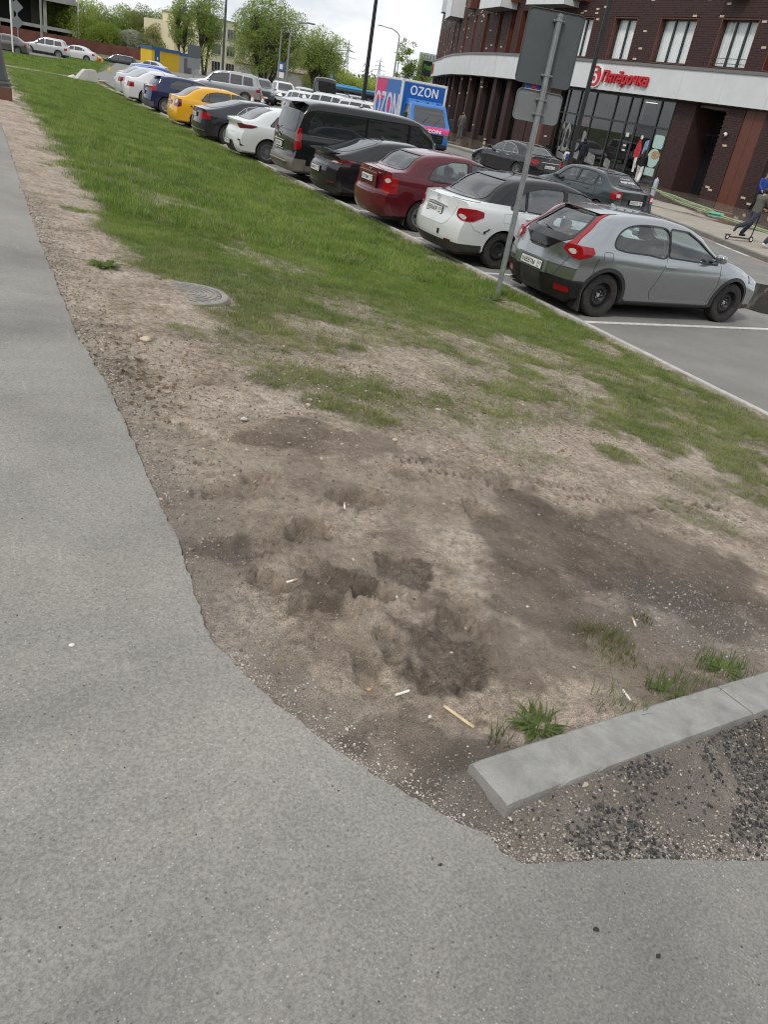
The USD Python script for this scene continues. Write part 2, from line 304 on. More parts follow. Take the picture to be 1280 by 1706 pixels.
# ---- verge soil: dents, ruts and masks (R grass litter, G damp, B grit)
yy = [.55]
while yy[-1] < 66: yy.append(yy[-1]+max(.0085, .0078*yy[-1]))
xx = np.concatenate([np.arange(.38, 3.4, .0135), np.arange(3.4, 7.58, .034), [7.58]])
SX, SY = np.meshgrid(xx, np.array(yy), indexing='ij')
GRASS = [(1.87, 66), (1.75, 50), (1.28, 21.9), (1.17, 15.7), (1.16, 11.9), (1.2, 10.2), (1.11, 8.2), (1.2, 6.9), (1.46, 6.65), (1.3, 6.0), (1.5, 5.6), (1.34, 5.06), (1.44, 4.7), (1.52, 4.33), (1.8, 4.15), (1.9, 3.95),
         (2.3, 3.75), (2.74, 3.9), (2.95, 3.8), (3.3, 3.85), (4.0, 4.2), (4.41, 4.2), (5.28, 4.4), (6.2, 4.3), (6.5, 3.9), (7.55, 3.4), (7.55, 66)]
grass_poly = Polygon(GRASS)
CLUMPS = [(2.05, 3.98, .22, .9), (1.83, 4.11, .16, .8), (4.8, 4.43, .5, .9), (4.0, 3.78, .2, .9), (5.73, 4.3, .55, .8), (5.39, 3.69, .4, .8), (6.6, 5.0, .6, .9), (3.88, 2.8, .22, .5), (5.05, 3.3, .35, .6), (3.78, 3.01, .16, .5),
          (1.63, 4.46, .2, .7), (.93, 6.91, .14, .9), (1.3, 5.3, .15, .5), (1.0, 9.3, .16, .6), (.95, 12.5, .16, .6), (4.4, 3.4, .3, .35), (6.6, 3.6, .5, .7), (3.0, 3.6, .3, .35)]
BARE = [(2.9, 5.1, .5, .8), (3.6, 5.5, .45, .7), (2.5, 5.9, .35, .6), (4.2, 6.3, .5, .6), (2.2, 4.9, .3, .7), (5.3, 6.6, .5, .5), (3.2, 6.9, .4, .5), (6.9, 7.4, .35, .8), (6.6, 9.0, .4, .6), (2.9, 8.6, .6, .5), (2.4, 11.5, .6, .4), (7.2, 12, .3, .7), (5.0, 5.6, .4, .7), (1.5, 6.33, .34, 1.5)]
def grass_density(x, y):
    pts = shapely.points(np.column_stack([np.ravel(x), np.ravel(y)]))
    ins = shapely.contains(grass_poly, pts); d = shapely.distance(grass_poly.exterior, pts); d = np.where(ins, d, -d).reshape(np.shape(x))
    w = .22+.022*np.asarray(y)+.38*sm((np.asarray(x)-1.6)/1.0)*sm((8-np.asarray(y))/3)
    g = sm((d+.28*(nz(x, y, 1.6, 11)-.5)*2+.25*w)/w)
    mid = sm((9-np.asarray(y))/4)          # thin, patchy turf near the bare ground
    g = g*(1-mid*.50*sm((nz(x, y, 2.6, 17, 4)-.40)/.2))*(1-.12*mid)
    for cx, cy, r, a in CLUMPS:
        q = np.hypot(x-cx, (y-cy))/r+.55*(nz(x, y, 6, 23)-.5)*2; g = np.maximum(g, a*sm((1.15-q)/.5))
    for cx, cy, r, a in BARE:
        q = np.hypot(x-cx, y-cy)/r+.7*(nz(x, y, 4, 29)-.5)*2; g = g*(1-min(a, 1)*sm((1.2-q)/.5))
    return np.clip(g, 0, 1)
rng = np.random.default_rng(5)
SZ = zl(SX, SY)-.012+.035*(nz(SX, SY, 1.7, 1, 3)-.5)+.020*(nz(SX, SY, 9, 2, 3)-.5)+.011*(nz(SX, SY, 34, 3, 2)-.5)+.009*sm((nz(SX, SY, 62, 8, 2)-.5)/.2)*sm((nz(SX, SY, 2.2, 9, 3)-.4)/.2)
damp = .30*sm((nz(SX, SY*1.4, 1.5, 31, 5)-.50)/.16)*sm((4.2-SY)/1.2)
# footprints and hoof-deep dents: (x, y, length, width, angle, depth)
DENTS = [(1.09, 3.05, .11, .06, .4, .03), (.9, 2.92, .14, .07, .2, .03), (1.5, 2.88, .17, .08, .1, .05), (1.15, 2.58, .12, .06, .2, .06), (.77, 2.44, .12, .06, -.2, .025), (.95, 2.50, .15, .06, .3, .03), (1.05, 2.32, .06, .05, 0, .03),
         (.85, 2.24, .06, .05, .1, .045), (.9, 2.17, .05, .04, 0, .03), (1.14, 2.23, .11, .06, -.8, .045), (1.25, 2.12, .09, .07, .2, .05), (1.0, 2.04, .11, .08, -.2, .035), (1.51, 1.95, .09, .07, .4, .03), (2.13, 2.8, .1, .05, 1.2, .05),
         (2.56, 3.13, .12, .07, .1, .06), (1.94, 3.18, .12, .06, -.1, .03), (1.02, 1.69, .1, .05, 1.2, .022), (1.16, 1.81, .12, .05, 1.4, .02), (1.46, 2.05, .1, .06, .5, .02), (1.38, 1.76, .24, .15, .9, .03), (1.42, 2.26, .14, .11, .3, .018),
         (2.9, 2.3, .12, .06, .3, .02), (3.2, 2.0, .14, .06, -.3, .02), (2.4, 2.1, .1, .06, .6, .015), (1.25, 3.5, .2, .06, 0, .025), (1.7, 3.6, .18, .06, .2, .025), (.85, 5.0, .15, .05, .2, .02), (1.1, 4.3, .14, .06, -.2, .02), (3.4, 2.9, .15, .07, .2, .02)]
_ya = np.array(yy)
def window(cx, cy, r):
    return np.ix_(np.flatnonzero(np.abs(xx-cx) < r), np.flatnonzero(np.abs(_ya-cy) < r))
for i, (cx, cy, a, b, t, dp) in enumerate(DENTS):
    w = window(cx, cy, a*2.2); X_, Y_ = SX[w], SY[w]
    ux, uy = X_-cx, Y_-cy; p, q = ux*math.cos(t)+uy*math.sin(t), -ux*math.sin(t)+uy*math.cos(t)
    r = np.hypot(p/a, q/b)*(1+.5*(nz(X_, Y_, 22, 40+i)-.5)*2)
    dp = dp*.9
    if a > .1: SZ[w] -= .006*sm((1.0-r)/.2)*(np.sin(p*2*PI/.026+nz(X_, Y_, 12, i)*3) > 0)
    SZ[w] += -dp*sm((1.1-r)/.34)+.35*dp*np.exp(-((r-1.22)/.16)**2)*(.5+nz(X_, Y_, 30, 60+i))
    damp[w] = np.maximum(damp[w],   .52*sm((1.1-r)/.3)*(.35+.9*nz(X_, Y_, 34, 80+i)))
WET = [(1.44, 2.28, .13, .9), (1.36, 1.72, .2, .95), (1.22, 1.63, .1, .9), (2.6, 2.75, .45, .75), (2.85, 2.35, .5, .8), (3.2, 2.2, .5, .7), (2.2, 2.4, .3, .7), (1.5, 3.54, .35, .6), (1.85, 3.5, .3, .55), (2.9, 1.95, .4, .7), (.8, 2.47, .14, .7),
       (1.12, 2.2, .16, .8), (1.9, 2.0, .3, .7), (1.55, 1.72, .2, .6), (2.1, 1.75, .4, .55), (1.05, 1.35, .2, .6), (1.2, 1.25, .15, .7), (2.4, 1.4, .5, .5), (.62, 2.45, .08, .6), (.75, 4.4, .2, .4)]
for i, (cx, cy, r, a) in enumerate(WET):
    w = window(cx, cy, r*2.4)
    q = np.hypot(SX[w]-cx, SY[w]-cy)/r+.9*(nz(SX[w], SY[w], 5/max(r, .15)*.35, 100+i, 4)-.5)*2; damp[w] = np.maximum(damp[w], .86*a*sm((1.15-q)/.5))
# tyre track: two lines of chevron lugs
TRACK = LineString([(.85, 3.22), (1.15, 3.27), (1.59, 3.33), (2.12, 3.38), (2.48, 3.3), (2.78, 3.23), (3.19, 3.16), (3.75, 3.09), (4.4, 3.05)])
m_ = (SY > 2.85) & (SY < 3.6) & (SX < 4.4)
P_ = shapely.points(np.column_stack([SX[m_], SY[m_]])); d_ = shapely.distance(TRACK, P_); s_ = shapely.line_locate_point(TRACK, P_)
for off, wd in ((0, .05), (.14, .04)):
    if off: P_ = shapely.points(np.column_stack([SX[m_], SY[m_]+off])); d_ = shapely.distance(TRACK, P_)
    lug = sm((np.sin((s_+d_*.7)*2*PI/.048)+.1)/.5)*sm((wd-d_)/.02)*sm((nz(s_, s_*0+off, 1.5, 7)-.3)/.2)
    lug = lug*sm((nz(SX[m_], SY[m_], 3.3, 55)-.42)/.16); SZ[m_] -= .014*lug; damp[m_] = np.maximum(damp[m_], .8*lug)
KA = math.radians(7.5); K0 = (1.112, 1.212)            # the near kerb: back left corner and direction
def kworld(u, v): return K0[0]+u*math.cos(KA)-v*math.sin(KA), K0[1]+u*math.sin(KA)+v*math.cos(KA)
KU, KV = (SX-K0[0])*math.cos(KA)+(SY-K0[1])*math.sin(KA), -(SX-K0[0])*math.sin(KA)+(SY-K0[1])*math.cos(KA)
grit = sm((.32-np.abs(SX-.62-.25*sm((1.9-SY)/.9)-.0*SY))/.3)*sm((6-SY)/3)*.55
grit = np.maximum(grit, 1.0*sm((.34-np.hypot(SX-1.1, SY-1.12))/.3)); grit = np.maximum(grit, .7*sm((.5-np.hypot((SX-2.75)*.7, SY-1.9))/.4)); grit = np.maximum(grit, .95*sm((-.12-KV)/.06)*sm((KU+.06)/.12))
SZ += .022*sm((.27-np.hypot((SX-1.29)/1.2, SY-6.2))/.2)
gd = grass_density(SX, SY)
onpath = shapely.contains_xy(path_poly.buffer(-.035), SX.ravel(), SY.ravel()).reshape(SX.shape)
SZ = np.where(onpath, SZ-.06, SZ)
# the gravelly bay on the near side of the kerb lies a little lower
bay = sm((-.1-KV)/.05)*sm((KU+.02)/.06); SZ += .06*sm((KV+.33)/.16)*bay; SZ += .045*sm((.24-np.abs(KV+.05))/.14)*sm((KU+.10)/.16)*(1-bay)
soil = gridmesh(SX, SY, SZ)
fi = ~onpath.ravel()
soil.update_faces(fi[soil.faces].any(1))
vn = soil.vertex_normals
soil_mat = mat('verge_soil', {'g': ('geometry', {}), 'at': ('attribute', {'attribute': 'masks'}), 'sp': ('separate_color', {}),
    'n1': ('noise_texture', {'scale': 2.6, 'detail': 8, 'roughness': .68, 'distortion': .3}), 'dry': ('rgb_ramp', {'ramp': [(.32, (.34, .275, .215)), (.5, (.56, .46, .37)), (.68, (.72, .61, .505))]}),
    'n2': ('noise_texture', {'scale': 26, 'detail': 6, 'roughness': .75}), 'r2': ('rgb_ramp', {'ramp': [(.36, (.55,)*3), (.64, (1.22,)*3)]}), 'm1': ('mix', {'mix_type': 'multiply', 'fac': 1}),
    'n3': ('noise_texture', {'scale': 240, 'detail': 2, 'roughness': .7}), 'r3': ('rgb_ramp', {'ramp': [(.36, (.5,)*3), (.64, (1.42,)*3)]}), 'm2': ('mix', {'mix_type': 'multiply', 'fac': 1}),
    'wn': ('math', {'math_type': 'multiply_add', 'value2': .95, 'value3': -.475}), 'wf': ('math', {'math_type': 'multiply_add', 'value2': .5}), 'wg': ('math', {'math_type': 'add'}), 'w1': ('map_range', {'from_min': .40, 'from_max': .95, 'to_min': 0.0, 'to_max': .95, 'clamp': True}), 'wm': ('mix', {'mix_type': 'multiply', 'color2': (.40, .385, .375)}),
    'bm': ('mix', {'color2': (.25, .236, .212)}), 'bs': ('math', {'math_type': 'multiply', 'value2': .75}),
    'gm': ('mix', {'color2': (.075, .082, .036)}), 'gn': ('math', {'math_type': 'multiply', 'value2': .62}),
    'v': ('voronoi_texture', {'scale': 120}), 'vk': ('rgb_ramp', {'ramp': [(0, (1,)*3), (.22, (1,)*3), (.3, (0,)*3)]}), 'vs': ('separate_color', {}),
    'th': ('math', {'math_type': 'multiply_add', 'value2': -.62, 'value3': .985}), 'tg': ('math', {'math_type': 'greater_than'}), 'ta': ('math', {'math_type': 'multiply'}), 'gc': ('rgb_ramp', {'ramp': [(.2, (.12, .115, .11)), (.45, (.3, .28, .25)), (.75, (.68, .65, .6))]}), 'gmix': ('mix', {}),
    'hb': ('math', {'math_type': 'multiply_add', 'value2': .6}), 'hb2': ('math', {'math_type': 'multiply_add', 'value2': 1.2}), 'b': ('bump', {'strength': 1.0, 'distance': .016}),
    'p': ('principled_bsdf', {'roughness': .95, 'specular_ior_level': .2})},
    [('g.position', f'{k}.vector') for k in ('n1', 'n2', 'n3', 'v')]+[('at.color', 'sp.color'), ('n1.fac', 'dry.fac'), ('n2.fac', 'r2.fac'), ('dry.color', 'm1.color1'), ('r2.color', 'm1.color2'), ('n3.fac', 'r3.fac'), ('m1.color', 'm2.color1'), ('r3.color', 'm2.color2'),
     ('n2.fac', 'wn.value1'), ('n3.fac', 'wf.value1'), ('wn.value', 'wf.value3'), ('wf.value', 'wg.value1'), ('sp.g', 'wg.value2'), ('wg.value', 'w1.value'), ('w1.result', 'wm.fac'), ('m2.color', 'bm.color1'), ('sp.b', 'bs.value1'), ('bs.value', 'bm.fac'), ('bm.color', 'wm.color1'),
     ('sp.r', 'gn.value1'), ('gn.value', 'gm.fac'), ('wm.color', 'gm.color1'),
     ('v.distance', 'vk.fac'), ('v.color', 'vs.color'), ('sp.b', 'th.value1'), ('vs.r', 'tg.value1'), ('th.value', 'tg.value2'), ('tg.value', 'ta.value1'), ('vk.color', 'ta.value2'), ('vs.g', 'gc.fac'), ('ta.value', 'gmix.fac'), ('gm.color', 'gmix.color1'), ('gc.color', 'gmix.color2'), ('gmix.color', 'p.base_color'),
     ('n2.fac', 'hb.value1'), ('n3.fac', 'hb.value3'), ('ta.value', 'hb2.value1'), ('hb.value', 'hb2.value3'), ('hb2.value', 'b.height'), ('b.normal', 'p.normal')], 'p.BSDF')
so = obj('verge_soil', soil, soil_mat, smooth=True, kind='structure')
UsdGeom.PrimvarsAPI(so).CreatePrimvar('masks', Sdf.ValueTypeNames.Color3fArray, 'vertex').Set(Vt.Vec3fArray.FromNumpy(np.stack([gd.ravel(), np.clip(damp, 0, 1).ravel(), grit.ravel()], 1).astype(np.float32)))
from scipy.interpolate import RegularGridInterpolator
_si = RegularGridInterpolator((xx, np.array(yy)), SZ, bounds_error=False, fill_value=None)
def zs(x, y): return _si(np.column_stack([np.ravel(x), np.ravel(y)]))

# ---- the wider ground, down to the horizon
def zbase(x, y):
    # gentle rise of the lawn left of the car park far away, dips under the laid surfaces near by
    return np.where((x < 7.5), zl(x, y)*(1-sm((y-62)/26)), 0)-.05-.35*((y < 62) & (x > -4) & (x < 7.5))*1.0
gxs = np.unique(np.concatenate([np.linspace(-900, -20, 24), np.arange(-20, 9, .8), [7.52], np.arange(9, 60, 4), np.linspace(60, 1400, 40)]))
gys = np.unique(np.concatenate([np.linspace(-200, -4, 12), np.arange(-4, 130, 2), np.linspace(130, 2500, 50)]))
GX, GY = np.meshgrid(gxs, gys, indexing='ij')
ground_mat = mat('far_ground', {'g': ('geometry', {}), 'n': ('noise_texture', {'scale': .35, 'detail': 6}), 'r': ('rgb_ramp', {'ramp': [(.3, (.055, .075, .02)), (.7, (.10, .12, .04))]}), 'p': ('principled_bsdf', {'roughness': .95})},
    [('g.position', 'n.vector'), ('n.fac', 'r.fac'), ('r.color', 'p.base_color')], 'p.BSDF')
obj('ground', gridmesh(GX, GY, zbase(GX, GY)), ground_mat, smooth=True, kind='structure')

# ---- car park
lot = thing('parking_lot', kind='structure')
lot_mat = asphalt('parking_asphalt', (.215, .207, .195), .35, 1.0)
KERB_LINE = [(17.6, 7), (18.3, 12), (19.2, 15.2), (20.64, 19.3), (22.3, 25), (24.0, 31), (25.2, 36), (25.8, 40), (26.5, 52), (28.5, 66), (31, 75)]
lot_poly = Polygon([(7.66, -6), (7.66, 46), (8.4, 66), (12, 84), (28, 175), (150, 175), (150, 78), (31, 75)]+KERB_LINE[::-1]+[(17, -6)])
obj('asphalt', polygrid(lot_poly, 3.0, lambda x, y: x*0+.002, 0, 3.0), lot_mat, lot)
white = plain('road_paint', (.62, .62, .59), .7, var=.12, scale=14, dirt=((.25, .24, .22), .8), coord='object')
for k in range(15):
    yb = 8.72+2.72*k
    if k == 0: obj('bay_line', bx(7.68, 13.0, yb-.05, yb+.05, .0035, .0065), white, lot)
    else: obj('bay_line', bx(7.68, 13.0, yb-.05, yb+.05, .0035, .0065), white, lot)
# flush concrete edging between verge and car park, in metre lengths
edging_mat = plain('edging_concrete', (.46, .45, .42), .85, var=.16, scale=9, bump=.3, bscale=90, dirt=((.2, .18, .15), .6))
edging = thing('lawn_edging', kind='structure')
for k in range(52):
    y0 = -2+k; r = random.Random(k)
    m = chbox(7.575, 7.655, y0+.004, y0+.996, -.2, .045+r.uniform(-.006, .006), .008)
    obj('edging_stone', m, edging_mat, edging)
# far pavement in front of the shops, with its kerb of separate stones
slab_mat = mat('wet_paving', {'g': ('geometry', {}), 'br': ('brick_texture', {'color1': (.36, .32, .265), 'color2': (.30, .27, .225), 'mortar': (.12, .11, .095), 'scale': 1.0, 'mortar_size': .012, 'brick_width': .9, 'row_height': .6, 'offset': .5}),
    'n': ('noise_texture', {'scale': .42, 'detail': 6, 'roughness': .6, 'distortion': .7}), 'mp': ('mapping', {'scale': (1.0, .35, 1)}), 'sx': ('separate_xyz', {}), 'gr': ('map_range', {'from_min': 23, 'from_max': 31, 'to_min': -.16, 'to_max': .2}), 'ad': ('math', {'math_type': 'add'}),
    'r': ('rgb_ramp', {'ramp': [(.44, (0,)*3), (.54, (1,)*3)]}), 'dm': ('mix', {'mix_type': 'multiply', 'color2': (.33, .30, .28)}), 'ro': ('map_range', {'to_min': .8, 'to_max': .05}), 'p': ('principled_bsdf', {})},
    [('g.position', 'br.vector'), ('g.position', 'mp.vector'), ('mp.vector', 'n.vector'), ('g.position', 'sx.vector'), ('sx.x', 'gr.value'), ('n.fac', 'ad.value1'), ('gr.result', 'ad.value2'), ('ad.value', 'r.fac'), ('r.color', 'dm.fac'), ('br.color', 'dm.color1'), ('dm.color', 'p.base_color'), ('r.color', 'ro.value'), ('ro.result', 'p.roughness')], 'p.BSDF')
pave_poly = Polygon([(x+.16, y) for x, y in KERB_LINE]+[(60, 75), (60, -6), (17.2, -6)])
obj('shop_pavement', polygrid(pave_poly, 1.5, lambda x, y: x*0+.12, .2, 1.5), slab_mat, kind='structure')
fk_mat = plain('far_kerb_concrete', (.20, .19, .175), .8, var=.2, scale=5, bump=.3, dirt=((.1, .09, .08), .7))
fk = thing('pavement_kerb', kind='structure')
kl = LineString([(17.5, 6)]+KERB_LINE); nst = int(min(kl.length, 48))
for k in range(nst):
    a, b = np.array(kl.interpolate(k).coords[0]), np.array(kl.interpolate(k+.99).coords[0]); d = (b-a)/np.linalg.norm(b-a)
    m = chbox(0, np.linalg.norm(b-a), -.15, 0, -.1, .13, .015); m.apply_transform(basis([*d, 0], [-d[1], d[0], 0], [0, 0, 1], [*a, 0]))
    obj('kerb_stone', m, fk_mat, fk)
mark = thing('kerb_marking', kind='structure')
for k in range(4, 22):
    a, b = np.array(kl.interpolate(k+.05).coords[0]), np.array(kl.interpolate(k+.95).coords[0]); d = (b-a)/np.linalg.norm(b-a); nrm = np.array([-d[1], d[0]])
    q = Polygon([a+nrm*.12, b+nrm*.12, b+nrm*.24, a+nrm*.24])
    obj('painted_dash', extr(q, .003, .0035), white if (k//1) % 3 else plain('worn_red_paint', (.42, .22, .2), .8, dirt=((.25, .23, .21), .9)), mark)
# puddle beside the silver car
water = mat('puddle_water', {'g': ('geometry', {}), 'n': ('noise_texture', {'scale': 5, 'detail': 3}), 'b': ('bump', {'strength': .05, 'distance': .02}), 'p': ('principled_bsdf', {'base_color': (.03, .028, .025), 'roughness': .02, 'specular_ior_level': .6})}, [('g.position', 'n.vector'), ('n.fac', 'b.height'), ('b.normal', 'p.normal')], 'p.BSDF')
def blob(cx, cy, a, b, seed, t=0, n=60, amp=.35):
    g = np.linspace(0, 2*PI, n, endpoint=False); r = 1+amp*(nz(np.cos(g), np.sin(g), 1.3, seed, 4)-.5)*2
    return Polygon(np.column_stack([cx+a*r*np.cos(g)*math.cos(t)-b*r*np.sin(g)*math.sin(t), cy+a*r*np.cos(g)*math.sin(t)+b*r*np.sin(g)*math.cos(t)])).buffer(0)
obj('puddle', extr(blob(14.9, 10.7, 2.2, 1.6, 3, .4), .004, .004), water, kind='structure')
# earth path worn across the far lawn
fp = plain('trodden_earth', (.36, .30, .23), .95, var=.2, scale=3, coord='object')
fl = LineString([(1.5, 49.5), (3.85, 53.5), (5.91, 56), (8.2, 59.3)])
obj('trodden_path', polygrid(fl.buffer(.38), .4, lambda x, y: zl(x, y)+.03, .1, .4), fp, kind='structure')
# ---- near kerb of concrete stones
kerb = thing('near_kerb', kind='structure')
kmat = plain('kerb_concrete', (.33, .325, .31), .9, var=.2, scale=11, bump=.7, bscale=150, dirt=((.17, .16, .145), .75))
for k, (x0, x1) in enumerate(((0, 1.196), (1.204, 2.2), (2.208, 3.2))):
    y0, y1 = -.165, 0.0
    n = 40; c = .012
    prof = [(y0, -.25), (y0, -.006-c), (y0+c*.4, -.003), (y0+c, 0), (y1-c, 0), (y1-c*.3, -c*.5), (y1, -c), (y1, -.25)]
    V = []
    for i, x in enumerate(np.linspace(x0, x1, n)):
        ch = .07*max(0, float(nz(x, 1.0, 14, 3+k))-.62)
        wx, wy = kworld(x, 0)
        for j, (y, z) in enumerate(prof):
            px, py = kworld(x, y+(ch*.5 if j in (1, 2) else 0))
            V.append([px, py, float(zl(wx, wy))+.07+z-(ch if j in (2, 3) else 0)-(.004 if i in (0, n-1) and z > -.05 else 0)])
    V = np.array(V); m = len(prof); F = []
    for i in range(n-1):
        for j in range(m): a, b = i*m+j, i*m+(j+1) % m; F += [[a, b, b+m], [a, b+m, a+m]]
    for i in (0, n-1):
        o = i*m; F += [[o, o+j+1, o+j] if i else [o, o+j, o+j+1] for j in range(1, m-1)]
    tm = trimesh.Trimesh(V, F, process=False); trimesh.repair.fix_normals(tm)
    obj('kerb_stone', tm, kmat, kerb, smooth=30)
# ================================================================ GRASS, WEEDS, STONES, LITTER
def blade_mesh(n, h, spread, w, seed, lean=.5, seg=3):
    r = np.random.default_rng(seed); V, F = [], []
    for i in range(n):
        a, b = r.uniform(0, 2*PI, 2); d = spread*math.sqrt(r.uniform()); x0, y0 = d*math.cos(a), d*math.sin(a)
        hh = h*r.uniform(.45, 1.1); ln = lean*hh*r.uniform(.3, 1.3); ww = w*r.uniform(.7, 1.2); dx, dy = math.cos(b), math.sin(b); px, py = -dy*ww/2, dx*ww/2
        o = len(V)
        for k in range(seg+1):
            t = k/seg; x, y, z = x0+dx*ln*t*t, y0+dy*ln*t*t, hh*(t-.28*t*t*min(1.5, ln/hh))
            if k < seg: V += [[x-px*(1-t*.7), y-py*(1-t*.7), z], [x+px*(1-t*.7), y+py*(1-t*.7), z]]
            else: V += [[x, y, z]]
        for k in range(seg):
            q = o+2*k
            if k < seg-1: F += [[q, q+1, q+3], [q, q+3, q+2]]
            else: F += [[q, q+1, q+2]]
    return trimesh.Trimesh(V, F, process=False)
def leaf_mat(name, ramp, scale=1.2, rough=.55, trans=.35):
    """ramp of colours chosen by the plant's own random number and a slow noise over the ground"""
    return mat(name, {'o': ('object_info', {}), 'g': ('geometry', {}), 'n': ('noise_texture', {'scale': scale, 'detail': 4, 'roughness': .65}), 'ri': ('math', {'math_type': 'multiply_add', 'value2': .22, 'value3': -.11}),
        'a': ('math', {'math_type': 'multiply_add', 'value2': .38}), 'ad': ('math', {'math_type': 'add'}), 'r': ('rgb_ramp', {'ramp': ramp}), 'p': ('principled_bsdf', {'roughness': rough, 'specular_ior_level': .3}),
        't': ('translucent_bsdf', {}), 'm': ('mix_closure', {'fac': trans})},
        [('g.position', 'n.vector'), ('g.random_per_island', 'ri.value1'), ('o.random', 'a.value1'), ('n.fac', 'a.value3'), ('a.value', 'ad.value1'), ('ri.value', 'ad.value2'), ('ad.value', 'r.fac'), ('r.color', 'p.base_color'), ('r.color', 't.color'), ('p.BSDF', 'm.closure1'), ('t.BSDF', 'm.closure2')], 'm.closure')
grass_m = leaf_mat('grass_blades', [(.25, (.062, .108, .018)), (.5, (.125, .205, .03)), (.72, (.21, .305, .052)), (.95, (.35, .40, .12))])
grass_dry = leaf_mat('worn_turf_blades', [(.25, (.085, .115, .03)), (.5, (.165, .205, .055)), (.75, (.28, .31, .105)), (.95, (.45, .41, .22))], 2.2)
moss_m = leaf_mat('moss_blades', [(.2, (.06, .065, .015)), (.5, (.10, .105, .02)), (.8, (.14, .15, .03))], 3)
rg = np.random.default_rng(11)
def scatter(n, x0, x1, y0, y1, pw=1.0):
    x = rg.uniform(x0, x1, n); u = rg.uniform(0, 1, n); y = y0+(y1-y0)*u**pw; return x, y
def lawn(name, label, n, yr, h, pn, spread, w, thr, mats, pw=1.0, sc=(.7, 1.25), seed=0, xr=(.7, 7.56)):
    x, y = scatter(n, *xr, *yr, pw); g = grass_density(x, y); k = rg.uniform(0, 1, n) < g*thr
    x, y, g = x[k], y[k], g[k]
    z = zs(x, y) if yr[0] < 60 else zl(x, y)
    protos = [(blade_mesh(pn, h, spread, w, seed*10+i, .35+.25*i), mats[i % len(mats)]) for i in range(4)]
    thin = .55+.45*g
    idx = rg.integers(0, 4, len(x)) if len(mats) == 1 else np.where(rg.uniform(0, 1, len(x)) < np.clip((y-5.0)/6.5, .12, .9), 0, 1)+2*rg.integers(0, 2, len(x))
    instancer(name, protos, np.column_stack([x, y, z-.004]), rg.uniform(0, 2*PI, len(x)), rg.uniform(*sc, len(x))*thin, idx, label=label, cat='grass', kind='stuff')
    return len(x)
c1 = lawn('lawn_grass', 'short patchy grass on the verge between the asphalt path and the parked cars', 60000, (2.4, 9.5), .048, 13, .055, .0034, 1.0, (grass_m, grass_dry), .8, (.5, 1.3), 1)
c2 = lawn('far_lawn_grass', 'bright green lawn running along the row of parked cars into the distance', 26000, (9.5, 66), .10, 18, .13, .0085, 1.0, (grass_m, grass_dry), 1.25, (.75, 1.25), 2)
# turf left of the far pavement beyond the verge
def lawn2():
    n = 9000; x = rg.uniform(-4, 30, n); y = rg.uniform(58, 125, n)
    k = (x < 7.0+(y-58)*.165) & (x > (y-40)*.02); x, y = x[k], y[k]
    protos = [(blade_mesh(16, .14, .38, .03, 70+i, .4), grass_m) for i in range(3)]
    instancer('distant_lawn_grass', protos, np.column_stack([x, y, zbase(x, y)]), rg.uniform(0, 6.28, len(x)), rg.uniform(.8, 1.3, len(x)), rg.integers(0, 3, len(x)), label='distant strip of lawn before the cars along the brick wall', cat='grass', kind='stuff')
lawn2()
# single tufts and weeds beside the kerb: things
weed_m = leaf_mat('weed_leaves', [(.2, (.05, .075, .02)), (.5, (.095, .135, .036)), (.8, (.16, .21, .065)), (1, (.27, .29, .12))], 6)
straw_m = leaf_mat('dry_straw', [(.2, (.28, .2, .11)), (.8, (.5, .4, .25))], 5)
def rosette(n, L, w, seed, up=.5):
    """broad toothed leaves from one root"""
    r = np.random.default_rng(seed); ms = []
    for i in range(n):
        a = r.uniform(0, 2*PI); l = L*r.uniform(.6, 1.1); V, F = [], []; K = 7; el = up*r.uniform(.5, 1.3)
        for k in range(K+1):
            t = k/K; wd = w*math.sin(PI*min(1, t*.92+.08))**.8*(1 if k % 2 else .55)*r.uniform(.85, 1.15)+.001
            u, z = l*t*math.cos(el*(1-t*.6)), l*t*math.sin(el)*(1-.55*t)
            V += [[u, -wd/2, z+.12*wd], [u, 0, z-.1*wd], [u, wd/2, z+.12*wd]]
        for k in range(K):
            q = 3*k; F += [[q, q+3, q+4], [q, q+4, q+1], [q+1, q+4, q+5], [q+1, q+5, q+2]]
        ms.append(xf(trimesh.Trimesh(V, F, process=False), Rz(a)))
    return ms
def tuft(name, label, x, y, blades, h, spread, m, n_leaf=0, L=.1, w=.02, seed=1, wd=.004, lean=.6):
    t = thing(name, label, 'weed' if n_leaf else 'grass tuft', (x, y, float(zs(x, y)[0])-.004))
    if blades: obj('blades', blade_mesh(blades, h, spread, wd, seed, lean, 4), weed_m if m is None else m, t, smooth=True)
    if n_leaf: obj('leaves', cat_(rosette(n_leaf, L, w, seed+5)), weed_m, t, smooth=True)
    return t
def kt(u, v): return kworld(u, v)
tuft('weed_clump', 'dark green leafy weed behind the middle of the kerb near its free end', *kt(.33, .06), 90, .085, .075, None, 46, .105, .013, 1)
tuft('grass_tuft', 'thin pale tuft beside the free end of the near kerb', *kt(.17, .06), 26, .08, .04, None, 0, seed=2)
tuft('grass_tuft', 'bright grass tuft against the kerb before its joint', *kt(.98, .05), 80, .085, .08, None, 16, .09, .014, 3)
tuft('grass_tuft', 'sparse grass sprigs between the leafy weed and the kerb joint', *kt(.72, .06), 44, .09, .10, None, 0, seed=4)
tuft('weed_clump', 'tall leafy weed behind the kerb at the right edge', *kt(1.42, .10), 100, .10, .11, None, 30, .10, .016, 5)
tuft('grass_tuft', 'grass fringe along the kerb right of its joint', *kt(1.16, .05), 60, .075, .09, None, 0, seed=9)
